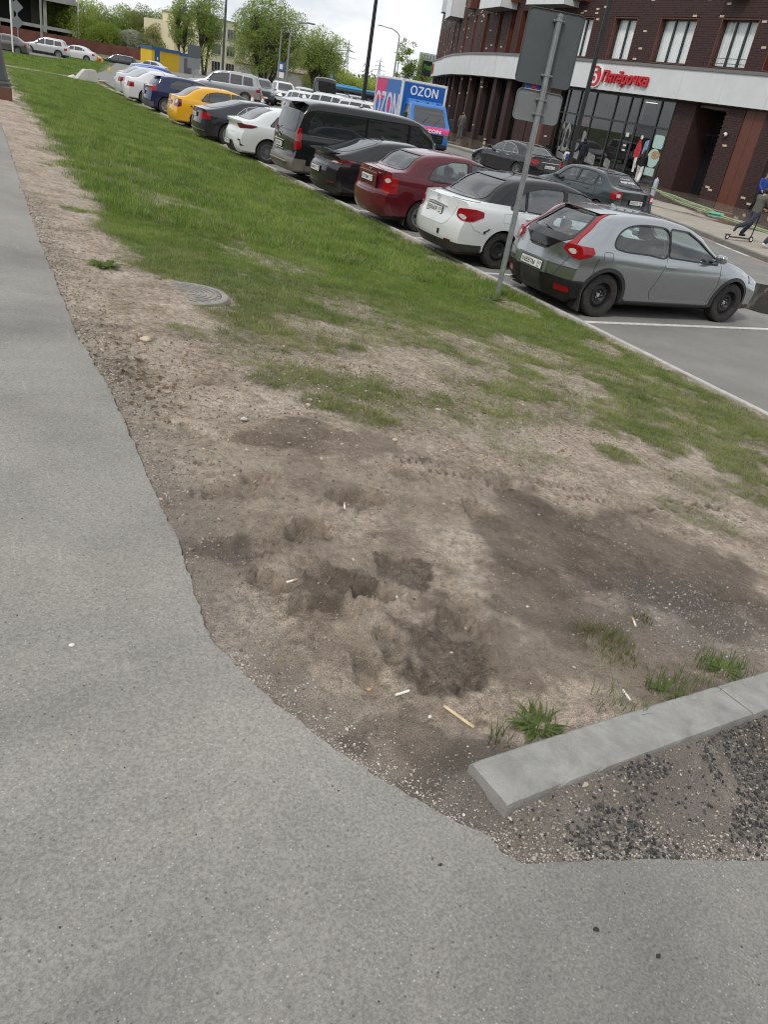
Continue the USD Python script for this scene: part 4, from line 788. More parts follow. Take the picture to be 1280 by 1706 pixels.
class Car:
    def __init__(s, name, label, shape, colour, axles, R, wheel, loc, rotz=0, group=None, cat='car', hi=True, hollow=True, tw=.205, track=None):
        s.sh, s.hi, s.ax, s.R, s.tw = shape, hi, axles, R, tw
        s.root = thing(name, label, cat, loc, rotz, group); s.paint = colour; s.wheelkind = wheel; s.hollow = hollow
        s.B = shape.loft(0); s.O = shape.loft(-.005); s.O2 = shape.loft(-.010); s.G = shape.loft(.012); s.I = shape.loft(.045) if hollow else None
        s.cutters, s.seams, s.glass, s.frames = [], [], [], []; s.ring, s.ring2 = s.O-s.G, s.O2-s.G; s._sh = {}; s._ar = None; s.ring.num_tri(); s.ring2.num_tri()
        s.track = track or shape.W/2-.035-tw/2
        s.archr = R+.045
    def put(s, name, mesh, m, parent=None, smooth=32, label=None):
        """one part; what falls into a few separate pieces becomes a part each"""
        if hasattr(mesh, 'to_mesh'):
            if mesh.num_tri() == 0: return None
            if name not in ('body', 'interior_lining', 'roof_shell', 'chequer_decal'):
                ps = [q for q in mesh.decompose() if q.volume() > 2e-7]
                if 1 < len(ps) <= 10:
                    for q in ps: o = obj(name, q, m, parent or s.root, smooth=smooth, label=label)
                    return o
        return obj(name, mesh, m, parent or s.root, smooth=smooth, label=label)
    def skin(s, prism, thick=False): return (s.ring2 if thick else s.ring) ^ prism
    def shell(s, d):
        if d not in s._sh: s._sh[d] = s.sh.loft(d)-s.B; s._sh[d].num_tri()
        return s._sh[d]
    def window(s, name, g, kind, m, frame=.018, fm=None, xr=None, inset=True):
        """kind: side | rear | front; g: outline in the view plane"""
        if kind == 'side': pz = pr_sides(g); pf = pr_sides(g.buffer(frame, join_style=1)) if frame else None
        else:
            pz = pr_rear(g, *xr); pf = pr_rear(g.buffer(frame), *xr) if frame else None
        s.glass.append((name, pz, m if s.hollow else opaque_glass))
        if frame: s.frames.append((pf-pz, fm or dark_trim))
        s.cutters.append(pz)
    def seam(s, line, kind='side', w=.009, xr=None):
        g = line.buffer(w/2) if line.geom_type != 'Polygon' else line.boundary.buffer(w/2)
        s.seams.append(pr_sides(g, .3) if kind == 'side' else pr_rear(g, *xr) if kind == 'rear' else pr_top(g, .5, 2.2))
    def arches(s):
        if s._ar is not None: return s._ar
        out = m3.Manifold()
        for x in s.ax:
            c = m3.Manifold.cylinder(.62, s.archr, s.archr, 40 if s.hi else 24).rotate([90, 0, 0])
            out = out+c.translate([x, -s.sh.W/2+.57, s.R]).translate([0, 0, 0])+c.translate([x, s.sh.W/2+.05, s.R])
        s._ar = out; out.num_tri(); return out
    def build(s, two_tone=None, two_mat=None, lining=True):
        ar = s.arches(); body = s.B
        if s.hollow:
            cav = s.I-m3.Manifold.batch_boolean([s.arch_big()], m3.OpType.Add); cav = cav ^ box_m(-1, s.sh.L*.80, -2, 2, .3, 3)
            if s.cutters:
                cut = m3.Manifold.batch_boolean(s.cutters, m3.OpType.Add)
                body = body-cav-(cut-s.sh_core(cut))
                liner = (cav-(s.sh.loft(.055) ^ box_m(-1, s.sh.L*.80-.01, -2, 2, .31, 3)))-cut
                s.put('interior_lining', liner, cabin)
        if s.seams:
            ring = s.ring; sm_ = m3.Manifold.batch_boolean([ring ^ q for q in s.seams], m3.OpType.Add); body = body-sm_
        body = body-ar
        if two_tone is not None:
            s.put('roof_shell', body ^ two_tone, two_mat); body = body-two_tone
        s.put('body', body, s.paint)
        gl = (s.sh.loft(.006)-s.sh.loft(.011)) if s.hollow else s.ring
        for n, pz, m in s.glass: s.put(n, gl ^ pz, m, smooth=50)
        for f, m in s.frames: s.put('window_trim', (s.ring ^ f)-ar, m)
        # wheels
        hi = s.hi
        for i, x in enumerate(s.ax):
            for sd_, y in (('r', -s.track), ('l', s.track)):
                w = thing('wheel', parent=s.root, loc=(x, y, s.R)); t, rim, cap = wheel_meshes(s.R, s.tw, s.wheelkind, hi)[sd_]
                obj('tyre', t, rubber, w, smooth=35, key=('ty', s.R, s.tw, s.wheelkind, hi, sd_)); obj('rim', rim, steel_black if s.wheelkind == 'steel' else alloy, w, smooth=30, key=('ri', s.R, s.tw, s.wheelkind, hi, sd_))
                obj('wheel_nuts' if s.wheelkind == 'steel' else 'hub_cap', cap, chrome if s.wheelkind == 'steel' else alloy, w, smooth=30, key=('ca', s.R, s.tw, s.wheelkind, hi, sd_))
        lin = m3.Manifold()
        for x in s.ax:
            c = m3.Manifold.cylinder(.5, s.archr+.02, s.archr+.02, 32).rotate([90, 0, 0]); c2 = m3.Manifold.cylinder(.46, s.archr-.004, s.archr-.004, 32).rotate([90, 0, 0])
            for y0 in (-s.sh.W/2+.54, s.sh.W/2-.02): lin = lin+(c.translate([x, y0, s.R])-c2.translate([x, y0+(.03 if y0 > 0 else -.055), s.R])) if False else lin+((c-m3.Manifold.cylinder(.6, s.archr-.004, s.archr-.004, 32).rotate([90, 0, 0]).translate([0, .05, 0])).translate([x, y0, s.R]))
        s.put('wheel_arch_liner', (lin ^ s.sh.loft(.02)), black_plastic)
        s.put('underbody', rbox(.25, s.sh.L-.3, -s.sh.W*.36, s.sh.W*.36, s.sh.bottom-.05, s.sh.bottom+.03, .02), black_plastic)
    def arch_big(s):
        out = m3.Manifold()
        for x in s.ax:
            c = m3.Manifold.cylinder(.68, s.archr+.03, s.archr+.03, 24).rotate([90, 0, 0]); out = out+c.translate([x, -s.sh.W/2+.6, s.R])+c.translate([x, s.sh.W/2+.08, s.R])
        return out
    def sh_core(s, cut): return s.sh.loft(.0555)
    def seats(s, xf_, xr_, zf=.42, ys=.37, mat_=None):
        if not s.hollow: return
        m_ = mat_ or cloth
        for y in (-ys, ys):
            fs = thing('front_seat', parent=s.root); P3 = ([rbox(xf_-.05, xf_+.5, y-.25, y+.25, zf-.1, zf+.1, .05), xf(rbox(-.07, .07, -.24, .24, 0, .62, .06), T(xf_-.05, y, zf+.02)@Ry(-.3)), xf(rbox(-.05, .05, -.13, .13, 0, .19, .045), T(xf_-.25, y, zf+.66)@Ry(-.15))])
            for nm, q in zip(('cushion', 'backrest', 'headrest'), P3): obj(nm, q, m_, fs, smooth=40)
        rs = thing('rear_seat', parent=s.root); P3 = ([rbox(xr_, xr_+.5, -.6, .6, zf-.1, zf+.1, .05), xf(rbox(-.08, .08, -.6, .6, 0, .58, .06), T(xr_, 0, zf+.02)@Ry(-.35))]+[xf(rbox(-.04, .04, -.12, .12, 0, .16, .04), T(xr_-.2, y, zf+.58)) for y in (-.36, .36)])
        for nm, q in zip(('cushion', 'backrest', 'headrest', 'headrest'), P3): obj(nm, q, m_, rs, smooth=40)
        s.put('dashboard', rbox(xf_+.95, xf_+1.35, -.62, .62, zf+.1, zf+.42, .08), cabin, smooth=40)
        s.put('steering_wheel', xf(trimesh.creation.torus(.17, .014, 24, 8), T(xf_+.78, ys, zf+.42)@Ry(-1.15)), dark_trim, smooth=True)
    def plate(s, z, txt='', reg='', x=None, y=0, tilt=0.0, yaw=0):
        x = x if x is not None else float(s.sh.prof(s.sh.rear, s.sh.rlim, np.array(z)))-.004
        M = T(x, y, z)@Ry(tilt)
        p = s.put('number_plate', xf(chbox(-.008, .004, -.262, .262, -.058, .058, .003), M), plate_w, smooth=False)
        s.put('plate_frame', xf(cat_([bx(-.010, .006, -.27, .27, -.068, -.058), bx(-.010, .006, -.27, .27, .058, .066), bx(-.010, .006, -.27, -.262, -.06, .06), bx(-.010, .006, .262, .27, -.06, .06)]), M), plate_k)
        if txt:
            a = rear_text(txt, .062, .0015, True, .33); a.apply_translation([-.008, .075, -.004]); b = rear_text(reg, .042, .0015, True, .10); b.apply_translation([-.008, -.2, .012])
            l = bx(-.0092, -.0075, -.147, -.143, -.05, .05); c = rear_text('RUS', .016, .0015, True, .05); c.apply_translation([-.008, -.18, -.036])
            obj('plate_lettering', xf(cat_([a, b, l, c]), M), plate_k, p)
    def lamp(s, name, g, xa=-.5, xb=.4, m=None, side=None, thick=True):
        p = pr_rear(mir(g), xa, xb)
        if side is not None: p = p ^ pr_side(side, -2, 2)
        q = s.skin(p, True) if thick else (s.shell(-.013) ^ p)
        for h_ in (box_m(-1, 9, -3, 0, -1, 4), box_m(-1, 9, 0, 3, -1, 4)): s.put(name, q ^ h_, m or lamp_red, smooth=40)
    def mirror(s, x, z, m, y=None):
        y = y or s.sh.W/2-.02
        for sg in (-1, 1):
            w_ = s.put('wing_mirror', xf(rbox(-.06, .07, -.09, .09, -.06, .065, .05), T(x, sg*(y+.10), z+.03)), m, smooth=40)
            obj('mirror_stalk', (rbox(x-.03, x+.05, min(sg*(y-.06), sg*(y+.04)), max(sg*(y-.06), sg*(y+.04)), z-.04, z, .012)), m, w_, smooth=40)
    def handle(s, x, z, m, w=.0):
        y = s.sh.plan(x)*.985+w
        for sg in (-1, 1): s.put('door_handle', rbox(x-.10, x+.09, sg*y-.018, sg*y+.022 if sg > 0 else sg*y+.018, z-.014, z+.016, .012), m, smooth=40)
    def fin(s, x, m):
        z = float(s.sh.top(x))
        s.put('roof_aerial', trimesh.convex.convex_hull(np.array([[x-.07, -.025, z-.01], [x-.07, .025, z-.01], [x+.10, 0, z-.015], [x-.05, -.006, z+.06], [x-.05, .006, z+.06], [x-.075, 0, z+.055]])), m)
    def whip(s, x, m=None):
        z = float(s.sh.top(x)); s.put('roof_aerial', tube([(x, 0, z-.01), (x-.03, 0, z+.03), (x-.28, 0, z+.19)], [.012, .006, .002], 6), dark_trim)
    def bulge(s, name, g, kind, m, xr=(-1, .6), thick=False, minus=None):
        p = pr_sides(g) if kind == 'side' else pr_rear(g, *xr) if kind == 'rear' else pr_top(g, .1, 2.5)
        q = s.skin(p, thick)-s.arches()
        if minus is not None: q = q-minus
        return s.put(name, q, m)
    def front_end(s, z0=.55, z1=.72, grille=True):
        L = s.sh.L; w = s.sh.W/2
        g = rp([(w*.52, z0+.03), (w*.96, z0+.10), (w*1.0, z1+.05), (w*.62, z1)], .02); q = s.skin(pr_rear(mir(g), L-.46, L+.3), True)
        for h_ in (box_m(-1, 9, -3, 0, -1, 4), box_m(-1, 9, 0, 3, -1, 4)): s.put('headlamp', q ^ h_, lamp_head, smooth=40)
        if grille: s.put('grille', s.skin(pr_rear(rp([(-w*.48, z0+.03), (w*.48, z0+.03), (w*.52, z1-.02), (-w*.52, z1-.02)], .02), L-.5, L+.3), True), gloss_black); s.put('lower_intake', s.skin(pr_rear(rp([(-w*.66, .26), (w*.66, .26), (w*.6, .42), (-w*.6, .42)], .02), L-.5, L+.3), True), black_plastic)
        s.put('front_plate', bx(L+.003, L+.02, -.26, .26, .43, .54), plate_w)
def car_y(i): return 0
# ------------------------------------------------- shapes
def sedan(L=4.5, W=1.72, H=1.48, tr=1.03, ro=.98, cowl=1.0, fo=.9, roofw=.66, glass_r=.36, roof_r=1.12, roof_f=2.45, wsh=3.32, hi=True, nose=.68, bot=.2, trf=.0, **kw):
    top = [(0, tr-.02), (.12, tr), (glass_r, tr+.035+trf), (roof_r-.28, H-.15), (roof_r, H-.055), (roof_r+.5, H-.004), (roof_r+.85, H), (roof_f, H-.06), (roof_f+.35, H-.17), (wsh, cowl), (wsh+.15, cowl-.03), (L-.5, cowl-.14), (L-.12, nose+.06), (L, nose)]
    belt = [(0, tr-.06), (.6, tr-.075), (1.6, cowl-.05), (wsh, cowl-.10), (L-.5, cowl-.22), (L, nose-.04)]
    plan = [(0, W/2*.93), (.35, W/2*.985), (.9, W/2), (L-1.2, W/2), (L-.5, W/2*.97), (L, W/2*.84)]
    return Shape(L, W, H, top, belt, plan, bot, roofw, hi=hi, **kw)
def hatch(L=4.25, W=1.78, H=1.45, tail=.98, cowl=.99, roof_r=.78, roof_f=2.25, wsh=3.08, glass_r=.16, belt_r=.93, nose=.66, roofw=.665, hi=True, bot=.2, rise=0, **kw):
    top = [(0, tail-.03), (glass_r, tail+.01), ((glass_r+roof_r)/2, (tail+H)/2-.015), (roof_r-.08, H-.085), (roof_r+.05, H-.052), (roof_r+.55, H-.008), (roof_r+.95, H), (roof_f, H-.055), (roof_f+.35, H-.16), (wsh, cowl), (wsh+.12, cowl-.025), (L-.5, cowl-.12), (L-.12, nose+.07), (L, nose)]
    belt = [(0, belt_r), (.8, belt_r), (1.6, belt_r-.03), (wsh, cowl-.1), (L-.5, cowl-.2), (L, nose-.04)]
    plan = [(0, W/2*.93), (.35, W/2*.985), (.9, W/2), (L-1.2, W/2), (L-.5, W/2*.97), (L, W/2*.84)]
    return Shape(L, W, H, top, belt, plan, bot, roofw, hi=hi, **kw)
# ================================================================ THE PARKED ROW
ROW = 'cars parked nose-out along the lawn'
# silver three-door hatchback
def silver_car():
    sh = hatch(4.25, 1.78, 1.45, glass_r=.04, tail=.99, cowl=.99, roof_r=.72, roof_f=2.2, wsh=3.02, belt_r=.94, bot=.2, rear=((.2, .12), (.34, .03), (.5, 0), (.60, .0), (.78, .05), (.99, .09)), rc=.22, roofw=.65)
    p = paint('silver_paint', (.34, .355, .365), .92, .20, .10)
    c = Car('silver_hatchback', 'silver three-door hatchback with black lower cladding, nearest car to the camera', sh, p, (.74, 3.38), .315, 'steel', (7.42, 9.84, 0), 0, None)
    c.window('side_window', spl([(.80, 1.03), (.98, .975), (1.45, .955), (1.82, .95), (1.82, 1.26), (1.55, 1.315), (1.15, 1.295), (.90, 1.2)]), 'side', clear_glass, .022, black_plastic)
    c.window('door_window', rp([(1.87, .945), (2.88, .90), (2.93, .93), (2.52, 1.17), (2.25, 1.285), (1.87, 1.305)], .03), 'side', clear_glass, .022, black_plastic)
    c.window('rear_window', rp([(-.50, 1.05), (.50, 1.05), (.36, 1.365), (-.36, 1.365)], .05), 'rear', clear_glass, .0, xr=(.0, .95))
    c.window('windscreen', rp([(-.64, .99), (.64, .99), (.50, 1.36), (-.50, 1.36)], .04), 'front', clear_glass, .02, xr=(2.0, 3.4))
    hg = rp([(-.55, 1.035), (-.17, .80), (.17, .80), (.55, 1.035), (.41, 1.395), (-.41, 1.395)], .03)
    c.bulge('tailgate_glass_surround', hg, 'rear', gloss_black, (-.3, .95), minus=pr_rear(rp([(-.50, 1.05), (.50, 1.05), (.36, 1.365), (-.36, 1.365)], .05), -1, 1.2))
    # tail lamps run from the shoulder up the pillar
    lg = unary_union([Polygon([(.42, 1.385), (.49, 1.385), (.62, 1.06), (.665, .98), (.80, .965), (.86, .9), (.82, .80), (.72, .795), (.50, .88), (.56, 1.02)]).buffer(-.01).buffer(.01)])
    c.lamp('tail_lamp', lg, -.3, .86, lamp_red, side=Polygon([(-1, .7), (.30, .76), (.44, .90), (.40, 1.0), (.95, 1.40), (.95, 1.5), (-1, 1.5)]))
    c.lamp('reversing_lamp', spl([(.60, .885), (.67, .845), (.72, .86), (.70, .905), (.64, .915)]), -.3, .4, lamp_white, thick=False)
    for sg in (-1, 1): pass
    low = Polygon([(-.5, .1), (4.6, .1), (4.6, .28), (3.9, .29), (3.70, .33), (3.05, .33), (2.9, .27), (1.2, .27), (1.08, .36), (.35, .47), (.0, .50), (-.5, .50)])
    fl = unary_union([low]+[Point(x, .315).buffer(.415).intersection(sbox(-1, .22, 6, 2)) for x in (.74, 3.38)])
    c.bulge('lower_cladding', fl, 'side', black_plastic, thick=True)
    c.bulge('rear_bumper', sbox(-1, .1, 1, .50), 'rear', black_plastic, (-.5, .36), thick=True)
    for sg in (-1, 1): c.put('rear_reflector', c.shell(-.014) ^ pr_rear(rp([(sg*.54, .315), (sg*.78, .315), (sg*.78, .39), (sg*.54, .40)], .015), -.5, .5), lamp_red)
    c.seam(Polygon([(1.84, .93), (1.62, .42), (1.7, .30), (2.9, .32), (2.98, .6), (2.97, .93)]), w=.010); c.seam(LineString([(.47, .52), (.46, .7), (.52, .84)]))
    c.seam(rp([(.60, .80), (.76, .80), (.76, .93), (.60, .93)], .03), w=.007); c.seam(LineString([(-.82, .66), (-.4, .645), (.4, .645), (.82, .66)]), 'rear', .010, (-.5, .35)); c.seam(LineString([(.5, .5), (.66, .8)]), 'rear', .008, (-.5, .35)); c.seam(LineString([(-.5, .5), (-.66, .8)]), 'rear', .008, (-.5, .35))
    c.build(); c.seats(1.95, .95)
    c.plate(.575, 'У455ТМ', '797', .0, 0, .1)
    c.put('plate_recess', xf(rbox(-.02, .01, -.36, .36, -.1, .09, .008), T(.022, 0, .585)@Ry(.1)), p)
    c.put('tailgate_handle', xf(rbox(-.02, .02, -.22, .22, -.02, .03, .015), T(.055, 0, .845)@Ry(.3)), gloss_black, smooth=40)
    m = rear_text('VOLVO', .028, .003, True, .17); m.apply_translation([.033, 0, .85]); c.put('lettering', m, chrome, smooth=False)
    m = rear_text('C30', .022, .003, True, .07); m.apply_translation([.078, .60, .80]); c.put('lettering', m, dark_trim, smooth=False); m = rear_text('2.0', .022, .003, True, .06); m.apply_translation([.078, -.52, .80]); c.put('lettering', m, dark_trim, smooth=False)
    c.put('rear_wiper', cat_([tube([(.20, .05, 1.03), (.22, -.1, 1.0), (.14, -.36, .985)], [.022, .016, .01], 8), tube([(.23, .16, 1.085), (.16, -.38, 1.0)], .009, 6)]), black_plastic, smooth=40)
    c.put('roof_spoiler', trimesh.convex.convex_hull(np.array([[.67, -.44, 1.382], [.67, .44, 1.382], [.64, 0, 1.396], [.95, -.48, 1.41], [.95, .48, 1.41], [.95, 0, 1.425], [.70, -.42, 1.365], [.70, .42, 1.365]])), p)
    c.put('brake_light', xf(rbox(-.01, .01, -.2, .2, -.012, .012, .006), T(.665, 0, 1.376)), lamp_dark)
    c.fin(1.28, p); c.mirror(2.78, .97, p); c.handle(1.93, .80, p, .002)
    for sg in (-1, 1): c.put('mud_flap', xf(rbox(-.012, .012, -.13, .13, -.16, .16, .01), T(.36, sg*.74, .24)@Ry(-.1)), rubber)
    c.put('exhaust_pipe', cyl([.06, .5, .215], [.4, .5, .215], .028, 14), chrome); c.front_end()
silver_car()
def sedan_windows(c, sh, zb=1.0, xs=(.95, 1.1, 2.0, 2.08, 3.15), zt=1.36, gl=tint_glass, glf=clear_glass, rear=(.60, 1.08, .50, 1.40), xr=(.2, 1.35), fr=.018, frm=None, wx=(2.3, 3.6), quarter=True, drop=.05, front=(.62, 1.02, .5, 1.38), rgl=None):
    """rear quarter, rear door, front door, rear and front screens of a saloon"""
    a, b, d, e, f = xs
    if quarter: c.window('quarter_window', rp([(a, zb+.015), (b-.03, zb+.005), (b-.03, zt-.085), (a+.04, zb+.05)], .012), 'side', gl, fr, frm)
    c.window('rear_door_window', rp([(b+.01 if quarter else a, zb+.005), (d, zb-.02), (d, zt), (b+.32, zt-.01), (b+.02 if quarter else a+.16, zt-.075 if quarter else zt-.13)], .025), 'side', gl, fr, frm)
    c.window('front_door_window', rp([(e, zb-.02), (f, zb-drop-.03), (f+.03, zb-drop), (e+.62, zt-.07), (e+.35, zt-.015), (e, zt)], .025), 'side', glf, fr, frm)
    y0, z0, y1, z1 = rear; c.window('rear_window', rp([(-y0, z0), (y0, z0), (y1, z1), (-y1, z1)], .05), 'rear', rgl or gl, .022, gloss_black, xr)
    y0, z0, y1, z1 = front; c.window('windscreen', rp([(-y0, z0), (y0, z0), (y1, z1), (-y1, z1)], .04), 'front', clear_glass, .02, None, wx)
def doors(c, zb, x0, x1, x2, bot=.3, wheel_x=None, R=.36):
    rear = Polygon([(x0+.10, zb), (x0+.02, zb-.1), (x0+.12, zb-.32), (x0+.34, bot), (x1, bot), (x1, zb)])
    front = Polygon([(x1, zb), (x1, bot), (x2, bot), (x2+.06, zb-.2), (x2+.05, zb-.06)])
    c.seam(rear); c.seam(front)
# white saloon with black roof
def white_car():
    sh = sedan(4.66, 1.72, 1.52, tr=1.06, cowl=1.03, glass_r=.42, roof_r=1.22, roof_f=2.5, wsh=3.42, bot=.22, rear=((.22, .14), (.36, .03), (.5, 0), (.64, .01), (.8, .085), (1.08, .12)), rc=.20, roofw=.65)
    p = paint('white_paint', (.66, .68, .69), 0, .28, .12)
    c = Car('white_saloon', 'white saloon with a black roof and black bumper trim, dented behind the rear wheel', sh, p, (1.02, 3.72), .31, 'steel', (7.15, 12.62, 0), 0, None)
    sedan_windows(c, sh, 1.0, (1.08, 1.42, 2.2, 2.28, 3.28), 1.385, tint_glass, rear=(.60, 1.105, .50, 1.42), xr=(.25, 1.5), frm=dark_trim, fr=.02)
    c.seam(Polygon([(-.55, 1.2), (-.55, .93), (-.47, .66), (-.38, .60), (.38, .60), (.47, .66), (.55, .93), (.55, 1.2)]), 'rear', .010, (-.5, .3)); c.seam(LineString([(.10, 1.045), (.5, 1.05)]), w=.008); c.seam(LineString([(.30, .74), (.42, .62), (.62, .56)]), w=.008)
    doors(c, .97, 1.2, 2.24, 3.3); c.seam(rp([(.96, .78), (1.12, .78), (1.12, .93), (.96, .93)], .02), w=.007)
    lg = spl([(.60, .90), (.70, .93), (.83, .94), (.90, .90), (.90, .80), (.78, .74), (.62, .79)]); c.lamp('tail_lamp', lg, -.4, .55, lamp_red, side=Polygon([(-1, .5), (.34, .74), (.62, .87), (.60, .905), (-1, 1.2)]))
    c.lamp('reversing_lamp', spl([(.65, .80), (.76, .765), (.80, .80), (.74, .83), (.66, .835)]), -.4, .35, lamp_white, thick=False)
    c.bulge('lower_bumper_trim', sbox(-1, .1, 1, .37), 'rear', black_plastic, (-.5, .62), thick=True)
    c.put('rear_reflector', c.shell(-.014) ^ pr_rear(mir(rp([(.48, .36), (.62, .36), (.62, .40), (.48, .40)], .01)), -.5, .4), lamp_dark)
    c.put('tow_eye_hole', c.shell(-.007) ^ pr_rear(rp([(-.34, .44), (-.28, .44), (-.28, .52), (-.34, .52)], .008), -.5, .4), plate_k)
    c.put('bumper_scuff', c.shell(-.007) ^ pr_side(unary_union([Point(.62, .60).buffer(.022), LineString([(.63, .61), (.70, .655)]).buffer(.01)]), -2, 0), plate_k)
    blk = Polygon([(.3, 1.075), (1.02, 1.055), (1.6, 1.03), (2.3, 1.0), (3.2, .97), (3.48, 1.05), (3.2, 2), (.3, 2)])
    c.build(pr_side(blk, -2, 2), gloss_black); c.seats(2.15, 1.15)
    c.plate(.80, 'К856ОР', '777', .075, .02, .08)
    c.put('chrome_handle_bar', xf(tube([(.03, .34, -.01), (0, .18, .012), (-.006, 0, .022), (0, -.18, .012), (.03, -.34, -.01)], [.008, .014, .016, .014, .008], 8), T(.075, 0, .90)), chrome, smooth=40)
    c.put('emblem', xf(trimesh.creation.torus(.04, .006, 24, 8), T(.10, 0, 1.0)@Ry(PI/2+.15)), chrome, smooth=40)
    m = rear_text('ALMERA', .022, .003, True, .14); m.apply_translation([.062, .62, .73]); c.put('lettering', m, dark_trim, smooth=False)
    c.handle(1.5, .88, p); c.handle(2.36, .86, p); c.mirror(3.05, 1.02, gloss_black); c.put('roof_aerial', tube([(1.55, 0, 1.50), (1.52, 0, 1.53), (1.3, 0, 1.64)], [.016, .008, .002], 6), dark_trim); c.front_end()
white_car()
def red_car():
    sh = sedan(4.31, 1.71, 1.505, tr=1.08, cowl=1.02, glass_r=.40, roof_r=1.05, roof_f=2.25, wsh=3.12, bot=.22, rear=((.22, .12), (.38, .02), (.5, 0), (.62, .01), (.70, .06), (1.08, .11)), rc=.17, roofw=.65)
    p = paint('dark_red_paint', (.085, .006, .012), .0, .25, .04)
    c = Car('red_saloon', 'dark red saloon with clear-topped red tail lamps', sh, p, (.98, 3.46), .30, 'alloy7', (7.18, 15.6, 0), 0, None)
    sedan_windows(c, sh, 1.01, (1.02, 1.25, 1.95, 2.03, 3.0), 1.385, clear_glass, rear=(.58, 1.13, .50, 1.41), xr=(.25, 1.35), quarter=False, frm=black_plastic)
    c.seam(Polygon([(-.56, 1.2), (-.55, .98), (-.50, .70), (.50, .70), (.55, .98), (.56, 1.2)]), 'rear', .010, (-.5, .3)); doors(c, .98, 1.05, 1.99, 3.0); c.seam(LineString([(-.9, .645), (.9, .645)]), 'rear', .009, (-.5, .4))
    lg = Polygon([(.565, .98), (.66, 1.02), (.82, .95), (.88, .70), (.80, .66), (.60, .68)]).buffer(-.02).buffer(.02); c.lamp('tail_lamp', lg, -.4, .36, lamp_red); c.lamp('indicator_lamp', spl([(.61, .90), (.70, .94), (.77, .89), (.68, .85)]), -.4, .3, lamp_white, thick=False)
    c.build(); c.seats(1.95, .95)
    c.put('plate_recess', xf(rbox(-.012, .012, -.42, .42, -.13, .13, .01), T(.062, 0, .85)), p); c.plate(.86, 'Е878ВК', '777', .052, 0, .05)
    c.put('emblem', cat_([rbox(.088, .102, -.055, .055, 1.0, 1.022, .005), rbox(.088, .102, -.03, .03, .985, 1.037, .005)]), chrome); m = rear_text('AVEO', .02, .003, True, .10); m.apply_translation([.10, -.44, 1.0]); c.put('lettering', m, chrome, smooth=False)
    c.handle(1.33, .88, p); c.handle(2.12, .87, p); c.mirror(2.8, 1.01, p); c.put('mud_flap', rbox(.62, .64, -.78, -.56, .1, .3, .008), rubber); c.front_end()
red_car()
def black_coupe():
    sh = sedan(4.68, 1.825, 1.42, tr=1.02, cowl=.96, glass_r=.38, roof_r=1.3, roof_f=2.35, wsh=3.35, bot=.19, trf=.03, rear=((.2, .14), (.36, .02), (.5, 0), (.7, .02), (.85, .12), (1.0, .02), (1.05, .0)), rc=.2, roofw=.65)
    p = paint('near_black_paint', (.008, .0085, .010), .0, .2, .03)
    c = Car('black_fastback', 'glossy black fastback saloon with a full-width tail lamp band, between van and red car', sh, p, (1.06, 3.78), .325, 'alloy5', (7.25, 18.5, 0), 0, None, hollow=False)
    sedan_windows(c, sh, .95, (1.15, 1.5, 2.2, 2.27, 3.25), 1.285, dark_glass, rear=(.60, 1.07, .50, 1.34), xr=(.25, 1.7), frm=gloss_black)
    c.seam(Polygon([(-.62, 1.2), (-.62, .9), (-.5, .72), (.5, .72), (.62, .9), (.62, 1.2)]), 'rear', .010, (-.5, .3)); doors(c, .93, 1.2, 2.23, 3.3)
    c.put('tail_lamp_band', c.skin(pr_rear(rp([(-.62, .80), (.62, .80), (.62, .90), (-.62, .93)], .01), -.5, .35), True), plain('grey_trim', (.10, .105, .115), .3, .5)); c.lamp('tail_lamp', Polygon([(.52, .86), (.60, .885), (.97, .935), (.97, .85), (.60, .80)]), -.4, .75, lamp_dark, side=Polygon([(-1, .7), (.4, .80), (.62, .9), (.4, .95), (-1, 1)])); c.lamp('indicator_lamp', Polygon([(.5, .835), (.6, .875), (.74, .86), (.72, .835)]), -.4, .4, lamp_white, thick=False)
    c.bulge('diffuser', sbox(-.8, .1, .8, .33), 'rear', black_plastic, (-.5, .35), thick=True)
    c.build(); c.seats(2.1, 1.1); c.plate(.62, 'Н040ТС', '797', -.004, .05, .04)
    m = rear_text('ELANTRA', .05, .003, True, .62); m.apply_translation([.085, .1, .855]); c.put('lettering', m, plain('grey_letters', (.25, .26, .28), .4, .5), smooth=False); c.put('emblem', xf(trimesh.creation.torus(.035, .006, 20, 8), T(.04, 0, 1.0)@Ry(PI/2)), chrome, smooth=40)
    c.put('boot_spoiler', trimesh.convex.convex_hull(np.array([[.0, -.62, 1.02], [.0, .62, 1.02], [-.02, 0, 1.035], [.3, -.68, 1.03], [.3, .68, 1.03], [.3, 0, 1.05], [.06, -.6, .98], [.06, .6, .98]])), p)
    c.handle(1.6, .82, p); c.handle(2.4, .81, p); c.mirror(3.0, .95, p); c.fin(1.62, gloss_black); c.put('rear_reflector', c.shell(-.014) ^ pr_rear(mir(rp([(.55, .40), (.8, .40), (.8, .435), (.55, .43)], .01)), -.5, .5), lamp_dark); c.front_end()
black_coupe()
